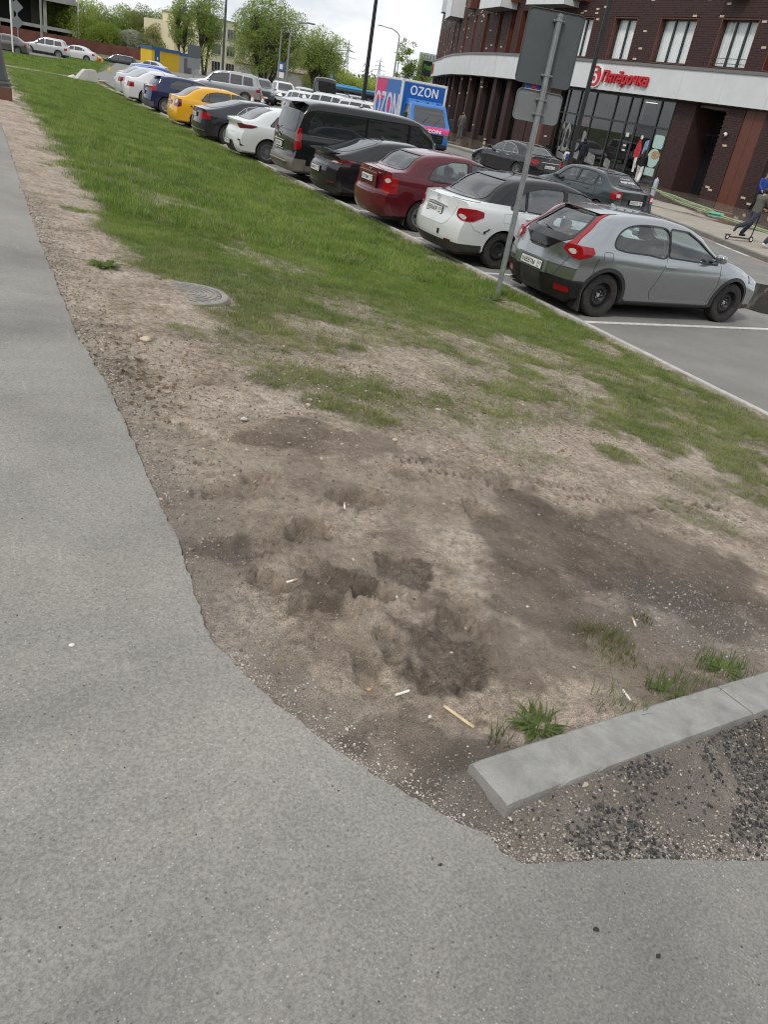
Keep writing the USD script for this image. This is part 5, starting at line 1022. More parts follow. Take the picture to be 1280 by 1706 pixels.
def van():
    L, W, H = 5.13, 1.92, 1.93
    top = [(0, 1.66), (.06, 1.80), (.18, 1.865), (.6, H-.015), (1.8, H), (3.0, H-.02), (3.5, H-.08), (3.85, H-.24), (4.5, 1.22), (4.62, 1.16), (4.95, 1.04), (5.13, .82)]
    belt = [(0, 1.12), (3.3, 1.1), (4.3, 1.02), (5.13, .78)]; plan = [(0, W/2*.95), (.25, W/2*.985), (.8, W/2), (4.1, W/2), (4.7, W/2*.96), (5.13, W/2*.82)]
    sh = Shape(L, W, H, top, belt, plan, .24, .85, rear=((.24, .10), (.34, .02), (.5, 0), (.58, .05), (1.0, .07), (1.2, .10), (1.6, .22), (1.85, .28)), rc=.10, fc=.3, edge=.92)
    p = paint('van_black_paint', (.007, .0075, .008), .0, .2, .04)
    c = Car('black_van', 'tall black passenger van with dark rear glass and beige bumper', sh, p, (.98, 4.18), .335, 'alloy10', (7.28, 21.35, 0), 0, None, 'van', hollow=False)
    zb = 1.12
    c.window('side_window', rp([(.42, zb), (1.98, zb), (1.98, 1.70), (.62, 1.70), (.46, 1.5)], .06), 'side', dark_glass, .02, gloss_black); c.window('side_window', rp([(2.04, zb), (3.2, zb), (3.2, 1.70), (2.04, 1.70)], .05), 'side', dark_glass, .02, gloss_black)
    c.window('front_door_window', rp([(3.28, zb-.03), (4.22, zb-.07), (4.25, zb-.03), (3.82, 1.56), (3.6, 1.68), (3.28, 1.70)], .05), 'side', clear_glass, .025, gloss_black)
    c.window('rear_window', rp([(-.72, 1.18), (.72, 1.18), (.60, 1.72), (-.60, 1.72)], .07), 'rear', tint_glass, .03, gloss_black, (-.1, .42)); c.window('windscreen', rp([(-.74, 1.2), (.74, 1.2), (.64, 1.74), (-.64, 1.74)], .05), 'front', clear_glass, .02, None, (3.4, 4.9))
    c.seam(rp([(-.80, .60), (.80, .60), (.79, 1.1), (.70, 1.78), (-.70, 1.78), (-.79, 1.1)], .04), 'rear', .012, (-.3, .25)); c.seam(Polygon([(3.24, 1.72), (3.24, .32), (4.0, .32), (4.3, .7), (4.32, 1.05)]), w=.011); c.seam(Polygon([(2.0, 1.72), (2.0, .32), (3.2, .32), (3.2, 1.72)]), w=.011)
    c.lamp('tail_lamp', spl([(.80, .80), (.90, .76), (.95, .9), (.94, 1.15), (.84, 1.27), (.79, 1.15), (.78, .95)]), -.4, .26, lamp_red); c.lamp('reversing_lamp', rp([(.78, .965), (.97, .965), (.97, 1.025), (.78, 1.025)], .01), -.4, .24, lamp_white)
    bg = plain('beige_bumper_paint', (.20, .185, .165), .4, .3, dirt=((.13, .12, .1), .6)); c.bulge('rear_bumper', sbox(-1.2, .2, 1.2, .56), 'rear', bg, (-.5, .42), thick=True); c.put('bumper_step', rbox(-.03, .05, -.62, .62, .42, .455, .015), bg, smooth=40)
    c.bulge('sill_trim', Polygon([(.4, .2), (4.9, .2), (4.9, .40), (.4, .42)]), 'side', bg, thick=True)
    c.build(); c.seats(3.1, 1.2, .75, .45); c.plate(.80, 'А797МР', '77', .052, .18, .03)
    c.put('plate_surround', xf(cat_([rbox(-.015, .01, -.36, .36, .075, .105, .008), rbox(-.015, .01, -.34, .34, -.12, -.09, .008)]), T(.055, .18, .80)), chrome, smooth=40)
    c.put('emblem', xf(trimesh.creation.torus(.055, .009, 24, 8), T(.065, .18, 1.02)@Ry(PI/2+.1)), chrome, smooth=40)
    c.put('roof_spoiler', trimesh.convex.convex_hull(np.array([[-.02, -.66, 1.83], [-.02, .66, 1.83], [-.05, 0, 1.85], [.4, -.72, 1.87], [.4, .72, 1.87], [.4, 0, 1.92], [.06, -.66, 1.77], [.06, .66, 1.77]])), p)
    c.put('rear_wiper', tube([(.12, .30, 1.17), (.1, .2, 1.2), (.14, -.12, 1.24)], [.03, .014, .008], 6), black_plastic); c.handle(2.18, 1.0, p); c.handle(3.4, .98, p); c.mirror(4.12, 1.1, gloss_black); c.front_end(.7, .92)
van()
def white_rio():
    sh = sedan(4.4, 1.74, 1.47, tr=1.05, cowl=1.0, glass_r=.40, roof_r=1.15, roof_f=2.35, wsh=3.2, bot=.2, rear=((.2, .12), (.36, .02), (.5, 0), (.7, .03), (.86, .10), (1.0, .04), (1.06, .03)), rc=.2, roofw=.65)
    p = paint('rio_white_paint', (.66, .68, .69), 0, .28, .1)
    c = Car('white_saloon', 'white saloon with slim dark tail lamps and bright spoke wheels, left of the black van', sh, p, (.95, 3.55), .31, 'alloy10', (6.86, 24.75, 0), 0, None, hollow=False)
    sedan_windows(c, sh, .98, (1.0, 1.28, 2.05, 2.12, 3.05), 1.34, tint_glass, rear=(.58, 1.10, .5, 1.38), xr=(.25, 1.45), frm=gloss_black)
    c.seam(Polygon([(-.56, 1.2), (-.55, .95), (-.46, .70), (.46, .70), (.55, .95), (.56, 1.2)]), 'rear', .010, (-.5, .3)); doors(c, .95, 1.1, 2.08, 3.1)
    c.lamp('tail_lamp', Polygon([(.50, .865), (.50, .945), (.72, .965), (.93, .94), (.90, .90), (.78, .85), (.6, .835)]).buffer(-.008).buffer(.008), -.4, .62, lamp_dark, side=Polygon([(-1, .7), (.3, .83), (.62, .93), (.55, .96), (-1, 1)]))
    c.bulge('lower_bumper_trim', Polygon([(-.52, .1), (.52, .1), (.46, .38), (.40, .48), (-.40, .48), (-.46, .38)]), 'rear', black_plastic, (-.5, .35), thick=True); c.put('bumper_vent', c.skin(pr_rear(mir(Polygon([(.66, .55), (.76, .55), (.80, .40), (.76, .38), (.74, .51), (.66, .52)])), -.5, .5), True), black_plastic)
    c.build(); c.seats(2.0, 1.0); c.plate(.42, 'С777ОН', '97', -.012, .0, 0); c.put('emblem', xf(trimesh.creation.icosphere(2, .035), T(.045, 0, .98)@np.diag([.3, 1.5, .8, 1])), chrome, smooth=True)
    c.handle(1.42, .85, p); c.handle(2.25, .84, p); c.mirror(2.85, 1.0, p); c.whip(1.2); c.front_end()
white_rio()
def dark_liftback():
    sh = sedan(4.72, 1.86, 1.39, tr=1.0, cowl=.95, glass_r=.45, roof_r=1.45, roof_f=2.45, wsh=3.4, bot=.18, trf=.03, rear=((.18, .12), (.36, .02), (.5, 0), (.75, .05), (1.0, .07)), rc=.22, roofw=.65)
    p = paint('charcoal_paint', (.026, .028, .034), .5, .25, .05)
    c = Car('charcoal_liftback', 'charcoal liftback with bright red tail lamps and chrome window line', sh, p, (.98, 3.8), .33, 'alloy5', (6.75, 28.6, 0), 0, None, hollow=False)
    sedan_windows(c, sh, .93, (1.2, 1.55, 2.25, 2.32, 3.3), 1.27, dark_glass, rear=(.58, 1.06, .5, 1.32), xr=(.25, 1.8), frm=chrome, fr=.009); doors(c, .91, 1.2, 2.28, 3.3)
    c.seam(Polygon([(-.58, 1.2), (-.56, .85), (-.48, .60), (.48, .60), (.56, .85), (.58, 1.2)]), 'rear', .010, (-.5, .3)); c.lamp('tail_lamp', rp([(.48, .72), (.50, .87), (.90, .885), (.95, .80), (.93, .70), (.7, .69)], .02), -.4, .34, lamp_red)
    c.put('bumper_chrome_strip', c.skin(pr_rear(rp([(-.8, .345), (.8, .345), (.8, .37), (-.8, .37)], .004), -.5, .35), True), chrome); c.build(); c.seats(2.2, 1.2); c.plate(.78, 'М123УК', '77', .035, 0, .05); c.handle(1.7, .8, p); c.handle(2.45, .79, p); c.mirror(3.05, .95, p); c.front_end()
dark_liftback()
def taxi():
    sh = sedan(4.48, 1.71, 1.46, tr=1.04, cowl=1.0, glass_r=.32, roof_r=1.05, roof_f=2.4, wsh=3.25, bot=.2, rear=((.2, .1), (.4, .01), (.5, 0), (.62, .03), (1.0, .09)), rc=.15, roofw=.65)
    p = paint('taxi_yellow_paint', (.72, .37, .012), 0, .28, .08)
    c = Car('yellow_taxi', 'yellow taxi saloon with black chequers on its flank, parked nose-out by the lawn', sh, p, (.96, 3.56), .31, 'alloy5', (6.85, 33.0, 0), 0, None, hollow=False)
    sedan_windows(c, sh, .98, (1.02, 1.3, 2.1, 2.17, 3.1), 1.34, tint_glass, rear=(.58, 1.07, .5, 1.37), xr=(.2, 1.4), frm=gloss_black); doors(c, .95, 1.1, 2.13, 3.15); c.seam(Polygon([(-.54, 1.2), (-.52, .6), (.52, .6), (.54, 1.2)]), 'rear', .010, (-.5, .3))
    c.lamp('tail_lamp', rp([(.52, .72), (.50, .93), (.80, .95), (.86, .86), (.80, .68)], .02), -.4, .30, lamp_dark); c.lamp('reversing_lamp', spl([(.60, .80), (.72, .82), (.74, .91), (.62, .91)]), -.4, .3, lamp_white, thick=False)
    ch = [sbox(.62+.075*i, .80-.055*(j+1), .62+.075*i+.06, .80-.055*j-.006) for i in range(5) for j in range(2) if (i+j) % 2 == 0]
    c.put('chequer_decal', c.shell(-.007) ^ pr_sides(unary_union(ch)), plate_k); c.put('white_door_stripe', (c.shell(-.0065) ^ pr_sides(Polygon([(1.05, .90), (2.0, .86), (2.9, .84), (2.9, .72), (1.9, .74)])))-c.arches(), plain('decal_white', (.7, .7, .68), .5))
    c.build(); c.seats(2.0, 1.0); c.plate(.80, 'АА123', '77', .055, 0, .05); c.handle(1.45, .86, p); c.handle(2.3, .85, p); c.mirror(2.9, 1.0, p); c.front_end()
taxi()
def blue_hatch():
    sh = hatch(4.3, 1.79, 1.48, tail=1.02, cowl=1.0, roof_r=.62, roof_f=2.3, wsh=3.15, belt_r=.98, rear=((.2, .1), (.4, .01), (.5, 0), (.62, .04), (1.0, .08)), rc=.2)
    p = paint('navy_paint', (.010, .018, .07), .2, .25, .05)
    c = Car('blue_hatchback', 'dark blue five-door hatchback with five-spoke alloy wheels and roof spoiler', sh, p, (.84, 3.49), .325, 'alloy5', (6.98, 38.9, 0), 0, None, hollow=False)
    c.window('rear_door_window', rp([(.95, 1.02), (1.9, .98), (1.9, 1.33), (1.3, 1.335), (1.02, 1.2)], .04), 'side', dark_glass, .02, gloss_black); c.window('front_door_window', rp([(1.97, .97), (3.0, .93), (3.03, .96), (2.6, 1.24), (2.35, 1.325), (1.97, 1.335)], .03), 'side', clear_glass, .02, gloss_black)
    c.window('rear_window', rp([(-.56, 1.08), (.56, 1.08), (.46, 1.38), (-.46, 1.38)], .05), 'rear', tint_glass, .02, gloss_black, (-.1, .8)); c.window('windscreen', rp([(-.62, 1.02), (.62, 1.02), (.5, 1.38), (-.5, 1.38)], .04), 'front', clear_glass, .02, None, (2.1, 3.4)); doors(c, .95, 1.0, 1.94, 3.0)
    c.lamp('tail_lamp', rp([(.5, .86), (.56, 1.03), (.90, 1.02), (.92, .94), (.86, .84)], .02), -.4, .42, lamp_red); c.bulge('lower_bumper_trim', sbox(-1, .1, 1, .42), 'rear', plain('grey_bumper', (.10, .105, .115), .5), (-.5, .3), thick=True); c.build(); c.seats(1.95, .95)
    c.put('roof_spoiler', trimesh.convex.convex_hull(np.array([[.38, -.54, 1.40], [.38, .54, 1.40], [.8, -.56, 1.42], [.8, .56, 1.42], [.46, -.52, 1.36], [.46, .52, 1.36], [.8, 0, 1.46]])), p); c.plate(.72, 'Р321ХА', '99', .03, 0, .05); c.handle(1.3, .9, p); c.handle(2.1, .88, p); c.mirror(2.85, 1.0, p); c.whip(.9); c.front_end()
blue_hatch()
# ================================================================ THE SHOP BUILDING
FX = 33.87
brick_m = mat('clinker_brick', {'o': ('object_info', {}), 'g': ('geometry', {}), 'r': ('rgb_ramp', {'ramp': [(0, (.048, .021, .020)), (.3, (.075, .034, .031)), (.65, (.105, .049, .045)), (1, (.15, .074, .068))]}), 'n': ('noise_texture', {'scale': 7, 'detail': 5}), 'nr': ('rgb_ramp', {'ramp': [(.3, (.75,)*3), (.7, (1.2,)*3)]}), 'm': ('mix', {'mix_type': 'multiply', 'fac': 1}), 'p': ('principled_bsdf', {'roughness': .7})},
    [('g.random_per_island', 'r.fac'), ('g.position', 'n.vector'), ('n.fac', 'nr.fac'), ('r.color', 'm.color1'), ('nr.color', 'm.color2'), ('m.color', 'p.base_color')], 'p.BSDF')
mortar = plain('dark_mortar', (.035, .02, .018), .9, scale=3)
cream_brick = plain('cream_brick', (.56, .47, .36), .75, var=.22, scale=14)
fascia_m = plain('white_fascia_panel', (.66, .68, .69), .35, var=.04, scale=1.2, dirt=((.5, .5, .49), .35))
rust = plain('rust_brown_panel', (.125, .042, .026), .5, var=.1, scale=2, dirt=((.09, .03, .02), .4))
frame_m = plain('anthracite_frame', (.03, .034, .037), .4, var=.1)
ledge_m = plain('grey_ledge', (.17, .165, .16), .5, var=.1)
curtain_m = plain('net_curtain', (.86, .86, .86), .9, var=.05, scale=2)
shop_glass = glassy('shop_glass', (.62, .68, .66), .62, ior=1.9); win_glass = glassy('window_glass', (.97, 1, 1), .97, ior=1.7)
room_m = plain('shop_interior', (.20, .195, .18), .8, var=.3, scale=1.2)
red_sign = plain('sign_red', (.52, .012, .025), .35, var=.05); white_sign = plain('sign_white', (.75, .75, .75), .4, var=.03); green_sign = plain('sign_green', (.03, .12, .02), .4)
bld = thing('shop_building', 'dark brick building with white fascia and shop front on the right', 'building')
PTS = np.array([(FX, 24.0), (FX, 50.0), (34.3, 54.5), (35.4, 60.0), (37.3, 66.0), (39.8, 72.0), (42.6, 78.0), (45.0, 83.5), (47.2, 88.2), (51, 92)])
LEN = np.r_[0, np.cumsum(np.linalg.norm(np.diff(PTS, axis=0), axis=1))]
def fbasis(i):
    a, b = PTS[i], PTS[i+1]; d = (b-a)/np.linalg.norm(b-a); return a, d, np.array([-d[1], d[0]])   # outward (towards -x) normal
def fbox(i, u0, u1, o0, o1, z0, z1):
    """box on facade segment i: u along it, o outward"""
    a, d, n = fbasis(i); m = bx(u0, u1, min(o0, o1), max(o0, o1), z0, z1); m.apply_transform(basis([*d, 0], [*n, 0], [0, 0, 1], [*a, 0])); return m
rb = random.Random(8)
def brickwork(i, u0, u1, z0, z1, o=0.0, holes=(), bw=.46, bh=.104, face=True, white=.030):
    """courses of long bricks on segment i between u0..u1, z0..z1, leaving holes [(u0,u1,z0,z1)]; returns plain bricks and cream ones"""
    plainb, cream = [], []
    r, z = 0, z0
    while z < z1-.03:
        zt = min(z+bh, z1); u = u0-(bw/2 if r % 2 else 0)
        while u < u1-.02:
            a, b = max(u, u0), min(u+bw, u1); u += bw
            segs = [(a, b)]
            for h in holes:
                if z < h[3]-.02 and zt > h[2]+.02:
                    ns = []
                    for s0, s1 in segs:
                        if s1 <= h[0] or s0 >= h[1]: ns.append((s0, s1))
                        else:
                            if s0 < h[0]: ns.append((s0, h[0]))
                            if s1 > h[1]: ns.append((h[1], s1))
                    segs = ns
            for s0, s1 in segs:
                if s1-s0 < .06: continue
                pr = rb.uniform(.0, .016); w = rb.random() < white and s1-s0 > .3
                if w: s1 = s0+.28
                (cream if w else plainb).append((i, s0+.003, s1-.003, o-.05, o+.012+pr+(.012 if w else 0), z+.004, zt-.004))
                if w and b-s1 > .08: plainb.append((i, s1+.003, b-.003, o-.05, o+.012+pr, z+.004, zt-.004))
        z, r = zt, r+1
    return plainb, cream
allb, allc = [], []
def bw_(*a, **k):
    p, c = brickwork(*a, **k); allb.extend(p); allc.extend(c)
Y0 = 24.0
def U(y): return y-Y0
# upper storey windows (Y0, Y1)
WIN = [(26.9, 29.0), (30.0, 30.95), (32.0, 34.4), (36.0, 38.75), (40.6, 42.55), (44.45, 46.3), (47.6, 49.2)]
holes = [(U(a), U(b), 5.97, 8.1) for a, b in WIN]
bw_(0, 0, 26, 5.95, 10.6, 0, holes)
for w_ in ([fbox(0, 0, 26, -.06, -.5, 8.15, 10.6)]+[fbox(0, U(b0), U(a1), -.06, -.5, 5.9, 8.15) for b0, a1 in zip([Y0]+[w[1] for w in WIN], [w[0] for w in WIN]+[50])]+[fbox(0, 0, 26, -.30, -.5, 4.3, 5.9)]): obj('wall', w_, mortar, bld)
for a, b in WIN:
    w = thing('window', parent=bld); u0, u1, z0, z1 = U(a), U(b), 5.97, 8.1
    for nm, g in (('jamb', fbox(0, u0, u0+.05, .03, -.62, z0, z1)), ('jamb', fbox(0, u1-.05, u1, .03, -.62, z0, z1)), ('head', fbox(0, u0+.05, u1-.05, .028, -.62, z1-.05, z1)), ('sill', fbox(0, u0+.05, u1-.05, .05, -.62, z0, z0+.04))): obj(nm, g, rust, w)
    n = 3 if b-a > 2.2 else 2
    if b-a < 1.2: obj('infill_panel', fbox(0, u0+.05, u1-.05, -.40, -.44, z0+.04, z1-.05), rust, w); continue
    fw = (u1-u0-.1)/n
    for k in range(n+1): c = u0+.05+k*fw; obj('frame_post', fbox(0, max(u0+.05, c-.045), min(u1-.05, c+.045), -.20, -.30, z0+.04, z1-.05), frame_m, w)
    for zz in ((z0+.04, z0+.11), (z1-.12, z1-.05)): obj('frame_rail', fbox(0, u0+.1, u1-.1, -.205, -.295, *zz), frame_m, w)
    for k in range(n): obj('pane', fbox(0, u0+.05+k*fw+.045, u0+.05+(k+1)*fw-.045, -.255, -.263, z0+.11, z1-.12), win_glass, w)
    a_, d_, n_ = fbasis(0); us = np.linspace(u0+.05, u1-.05, 70); off = -.36+.012*np.sin(us*37+rb.random()*6)+.006*np.sin(us*91)
    V = [[*(a_+d_*u_+n_*o_), z_] for z_ in (z0, z1) for u_, o_ in zip(us, off)]; F = [[k, k+1, 71+k] for k in range(69)]+[[k, 71+k, 70+k] for k in range(69)]
    obj('curtain', trimesh.Trimesh(V, F, process=False), curtain_m, w, smooth=True); obj('room_back', fbox(0, u0+.01, u1-.01, -1.5, -1.55, z0-.2, z1+.2), room_m, w)
    if n == 3 and a < 33: obj('guard_rail', cat_([fbox(0, u0+.06, u1-.06, -.02, -.04, zz, zz+.025) for zz in (z0+.2, z0+.42)]), frame_m, w)
# curved part, upper storey: narrow brown-lined slots between brick piers
for i in range(1, 9):
    L_ = LEN[i+1]-LEN[i]; hs = []
    for k in range(3 if i < 2 else 2): c = (k+.5)*L_/(3 if i < 2 else 2); hs.append((c-.42, c+.42, 5.97, 8.45))
    bw_(i, 0, L_, 5.95, 10.6 if i < 8 else 9.5, 0, hs)
    obj('wall', fbox(i, 0, L_, -.75, -1.0, 5.5, 10.6), mortar, bld)
    for h in hs:
        w = thing('slot_window', parent=bld)
        for nm, g in (('jamb', fbox(i, h[0], h[0]+.04, .03, -.7, h[2], h[3])), ('jamb', fbox(i, h[1]-.04, h[1], .03, -.7, h[2], h[3])), ('infill_panel', fbox(i, h[0]+.04, h[1]-.04, -.6, -.65, h[2], h[3]))): obj(nm, g, rust, w)
# white projecting bays of the next floor
for i, u0, u1, z0 in ((0, 22.3, 26.4, 8.55), (2, -.9, 3.4, 8.5), (4, .6, 4.6, 8.5), (5, 3.0, 4.6, 9.4)):
    b = thing('projecting_bay', parent=bld); n = 4; w = (u1-u0)/n
    obj('bay_core', fbox(i, u0, u1, 1.1, -.2, z0, 11.6), ledge_m, b)
    for k in range(n): obj('cladding_panel', fbox(i, u0+k*w+.012, u0+(k+1)*w-.012, 1.13, 1.09, z0+.01, z0+1.5), fascia_m, b)
    obj('cladding_panel', fbox(i, u1+.003, u1+.03, 1.08, -.1, z0+.01, z0+1.5), fascia_m, b); obj('cladding_panel', fbox(i, u0-.03, u0-.003, 1.08, -.1, z0+.01, z0+1.5), fascia_m, b)
    for k in range(n): obj('pane', fbox(i, u0+k*w+.06, u0+(k+1)*w-.06, 1.12, 1.105, z0+1.6, z0+3), opaque_glass, b)
for i, u0, z0 in ((0, U(45.3), 8.85), (0, U(33.0), 8.95), (1, 3.2, 8.9), (3, 2.2, 8.9)):
    t = thing('air_conditioner_basket', parent=bld); obj('casing', fbox(i, u0, u0+1.25, .55, .02, z0, z0+.8), rust, t)
    for k in range(7): obj('slat', fbox(i, u0+.03, u0+1.22, .58, .55, z0+.06+k*.105, z0+.13+k*.105), rust, t)
# fascia of white panels, with a grey ledge above
def panels(i, us, z0=4.40, z1=5.76, o=.32):
    for a, b in zip(us[:-1], us[1:]): obj('fascia_panel', fbox(i, a+.006, b-.006, o, o-.05, z0, z1), fascia_m, bld)
    obj('fascia_frame', fbox(i, us[0], us[-1], o-.03 if False else o-.055, -.06, z0+.02, z1-.02), frame_m, bld); obj('fascia_ledge', fbox(i, us[0]-.001, us[-1]+.001, o+.05, -.3, z1+.004, z1+.15), ledge_m, bld)
    obj('soffit', fbox(i, us[0], us[-1], o-.06, -3.0, z0-.03, z0+.015), plain('soffit', (.12, .12, .12), .7), bld)
panels(0, [0, 2.9, 5.8, 8.7, 11.6, 14.0, 15.6, 17.0, 18.2, 19.3, 20.3, 21.3, 22.3, 23.3, 24.3, 25.2, 26])
for i in range(1, 9): L_ = LEN[i+1]-LEN[i]; panels(i, np.linspace(0, L_, 6 if i < 6 else 4))
# ground floor, straight part
bw_(0, U(28.85), U(29.8), .12, 4.36); bw_(0, U(31.05), U(32.25), .12, 4.36); bw_(0, U(34.4), U(36.05), .12, 4.36, -.25); bw_(0, U(46.0), U(47.2), .12, 4.36); bw_(0, U(48.3), U(49.0), .12, 4.36); bw_(0, 26-.9, 26, .12, 4.36)
for w_ in ([fbox(0, U(28.85), U(29.8), -.06, -2, .1, 4.36), fbox(0, U(31.05), U(32.25), -.06, -1.2, .1, 4.36), fbox(0, U(34.4), U(36.05), -.31, -3, .1, 4.36), fbox(0, U(46), U(47.2), -.06, -1, .1, 4.36), fbox(0, U(48.3), U(49.0), -.06, -1, .1, 4.36), fbox(0, 26-.9, 26, -.06, -1, .1, 4.36)]): obj('wall', w_, mortar, bld)
for a, b in ((29.8, 30.42), (30.43, 31.05)): obj('rust_panel', fbox(0, U(a)+.004, U(b)-.004, -.02, -.1, .12, 4.36), rust, bld)
for a, b in ((49.0, 49.55), (49.56, 50.1-.15), (47.25, 47.75)): obj('rust_panel', fbox(0, U(a)+.004, U(b)-.004, -.05, -.1, .12, 4.36), rust, bld)
for k in range(6): obj('blue_louvre', fbox(0, U(47.8)+.08*k, U(47.8)+.08*k+.05, -.1, -.2, .12, 4.36), plain('blue_black_strip', (.012, .016, .05), .4), bld)
# side of the building turning away at its right end
obj('side_wall', fbox(0, U(28.84), U(28.845)+.002, -.07, -8, .1, 10.5), mortar, bld)
# recessed entrance
ent = thing('side_entrance', parent=bld)
obj('recess_wall', fbox(0, U(34.38), U(34.395), -.05, -1.6, .12, 4.36), brick_m, ent); obj('recess_ceiling', fbox(0, U(32.25), U(34.38), -.3, -1.7, 4.2, 4.3), room_m, ent)
obj('door', fbox(0, U(32.35), U(33.45), -1.5, -1.56, .14, 3.0), plain('dark_door', (.014, .015, .018), .25), ent); obj('door_light', fbox(0, U(32.35), U(34.37), -1.5, -1.54, 3.08, 4.2), opaque_glass, ent); obj('door_side_panel', fbox(0, U(33.5), U(34.37), -1.5, -1.55, .14, 3.0), plain('dark_door', (.014, .015, .018), .25), ent)
a_, d_, n_ = fbasis(0)
def fp(y, o, z): q = a_+d_*U(y)+n_*o; return [q[0], q[1], z]
obj('door_handle', cyl(fp(32.62, -1.40, .75), fp(32.62, -1.40, 2.0), .022, 8), chrome, ent); obj('entry_phone', fbox(0, U(32.27), U(32.29), -.25, -.5, 1.5, 1.85), plain('grey_box', (.3, .31, .31), .4), ent)
cam_ = thing('security_camera', parent=bld); obj('camera_dome', xf(trimesh.creation.icosphere(2, .10), T(*fp(31.75, .12, 3.15))), white_sign, cam_, smooth=True); obj('camera_lens', xf(trimesh.creation.icosphere(2, .055), T(*fp(31.78, .20, 3.12))), gloss_black, cam_, smooth=True)
# shop front: glazing with mullions from 36.05 to 46
sf = thing('shop_front', parent=bld)
MULL = [36.05, 37.12, 38.74, 39.6, 40.84, 42.75, 44.25, 45.4, 46.0]
for y in MULL: obj('mullion', fbox(0, U(y)-.035, U(y)+.035, -.2, -.33, .12, 4.36), frame_m, sf)
for y0, y1 in zip(MULL[:-1], MULL[1:]):
    for z in (.14, 2.9, 4.25): obj('transom', fbox(0, U(y0)+.036, U(y1)-.036, -.205, -.325, z, z+.09), frame_m, sf)
    if (y0, y1) == (37.12, 38.74): obj('pane', fbox(0, U(y0)+.036, U(y1)-.036, -.26, -.27, 3.0, 4.25), shop_glass, sf); continue
    obj('pane', fbox(0, U(y0)+.036, U(y1)-.036, -.26, -.27, .23, 2.9), shop_glass, sf); obj('pane', fbox(0, U(y0)+.036, U(y1)-.036, -.26, -.27, 3.0, 4.25), shop_glass, sf)
dr = thing('shop_door', parent=bld)
obj('door_frame', cat_([fbox(0, U(37.16), U(37.24), -.21, -.3, .14, 2.89), fbox(0, U(38.62), U(38.70), -.21, -.3, .14, 2.89), fbox(0, U(37.24), U(38.62), -.21, -.3, 2.8, 2.89), fbox(0, U(37.24), U(38.62), -.21, -.3, .14, .3)]), frame_m, dr); obj('pane', fbox(0, U(37.24), U(38.62), -.25, -.26, .3, 2.8), glassy('door_glass', (.35, .38, .38), .3), dr)
obj('shop_floor', fbox(0, U(36.0), U(46.05), -.34, -7, .10, .13), plain('shop_floor_tiles', (.22, .21, .2), .3), sf); obj('shop_back_wall', fbox(0, U(36.0), U(46.05), -7.0, -7.1, .1, 4.4), room_m, sf); obj('shop_side_wall', fbox(0, U(46.06), U(46.1), -.34, -7, .1, 4.4), room_m, sf); obj('shop_ceiling', fbox(0, U(36.0), U(46.05), -.36, -7, 4.30, 4.36), room_m, sf)
lamp_on = mat('tube_light', {'e': ('emission', {'color': (1, .96, .88), 'strength': 2.2})}, [], 'e.emission')
for y, o in ((36.8, -2.2), (40.2, -2.6), (38.6, -4.5)): obj('ceiling_light', fbox(0, U(y), U(y)+.9, -o*-1, -o*-1-.12, 4.2, 4.24), lamp_on, sf)
for k in range(7): obj('shop_shelf', fbox(0, U(37+k*1.2), U(37.9+k*1.2), -3.2-.5*(k % 2), -4.2, .13, 1.9), plain('shelf_goods_%d' % (k % 3), [(.25, .2, .15), (.12, .16, .14), (.28, .25, .22)][k % 3], .7, var=.6, scale=5), sf)
# printed window stickers
def sticker(name, poly_yz, m, o=-.252): 
    g = extr(Polygon([(-(y-36.0), z) for y, z in poly_yz]) if not hasattr(poly_yz, 'geom_type') else affinity.scale(affinity.translate(poly_yz, -36, 0), -1, 1, origin=(0, 0)), .003)
    g.apply_transform(basis([0, -1, 0], [0, 0, 1], [-1, 0, 0], [FX-o-.0 if False else FX+(-o)-.009, 36.0, 0])); return obj(name, g, m, sf)
mint = plain('mint_print', (.42, .58, .53), .5, var=.06); food = plain('food_print', (.45, .30, .17), .6, var=.5, scale=4); figred = plain('red_coat_print', (.45, .02, .03), .5, var=.3, scale=8); palefig = plain('white_print', (.62, .62, .6), .5, var=.25, scale=5)
sticker('sticker_panel', [(36.25, .55), (37.0, .55), (37.0, .95), (36.25, .95)], mint)
sticker('sticker_bubble', unary_union([rp([(36.15, 1.95), (36.95, 1.95), (36.95, 2.62), (36.15, 2.62)], .12)]), mint); sticker('sticker_plate', Point(36.62, 1.45).buffer(.48), mint); sticker('sticker_food', blob(36.5, 1.62, .36, .2, 9), food, -.247)
def stext(t, y, z, h, m, o, width=None, parent=None, name='lettering', bold=True):
    g = text3(t, h, .004, bold); w = g.bounds[1, 0]-g.bounds[0, 0]; g.apply_translation([-(g.bounds[0, 0]+w/2), -h/2, 0])
    if width: g.apply_scale([width/w, 1, 1])
    g.apply_transform(basis([0, -1, 0], [0, 0, 1], [-1, 0, 0], [FX-o, y, z])); return obj(name, g, m, parent or sf)
stext('Готовая', 36.55, 2.42, .17, frame_m, -.245, .68); stext('еда', 36.66, 2.15, .17, frame_m, -.245, .34)
sticker('sticker_coat', [(37.75, 1.35), (38.25, 1.3), (38.2, 1.9), (38.05, 2.25), (37.9, 2.2), (37.72, 1.8)], figred); sticker('sticker_legs', [(37.85, .55), (38.02, .55), (38.08, 1.3), (37.85, 1.34)], palefig); sticker('sticker_head', Point(37.93, 2.36).buffer(.11), palefig)
sticker('sticker_poster', [(37.18, 1.6), (37.6, 1.55), (37.55, 2.2), (37.3, 2.3), (37.2, 2.2)], plain('blue_poster', (.2, .32, .55), .5, var=.6, scale=5), -.242)
for k, z in enumerate((2.25, 1.75, 1.5)): sticker('sticker_mark', [(39.05, z), (39.32, z), (39.32, z+(.22 if k == 0 else .1)), (39.05, z+(.22 if k == 0 else .1))], palefig)
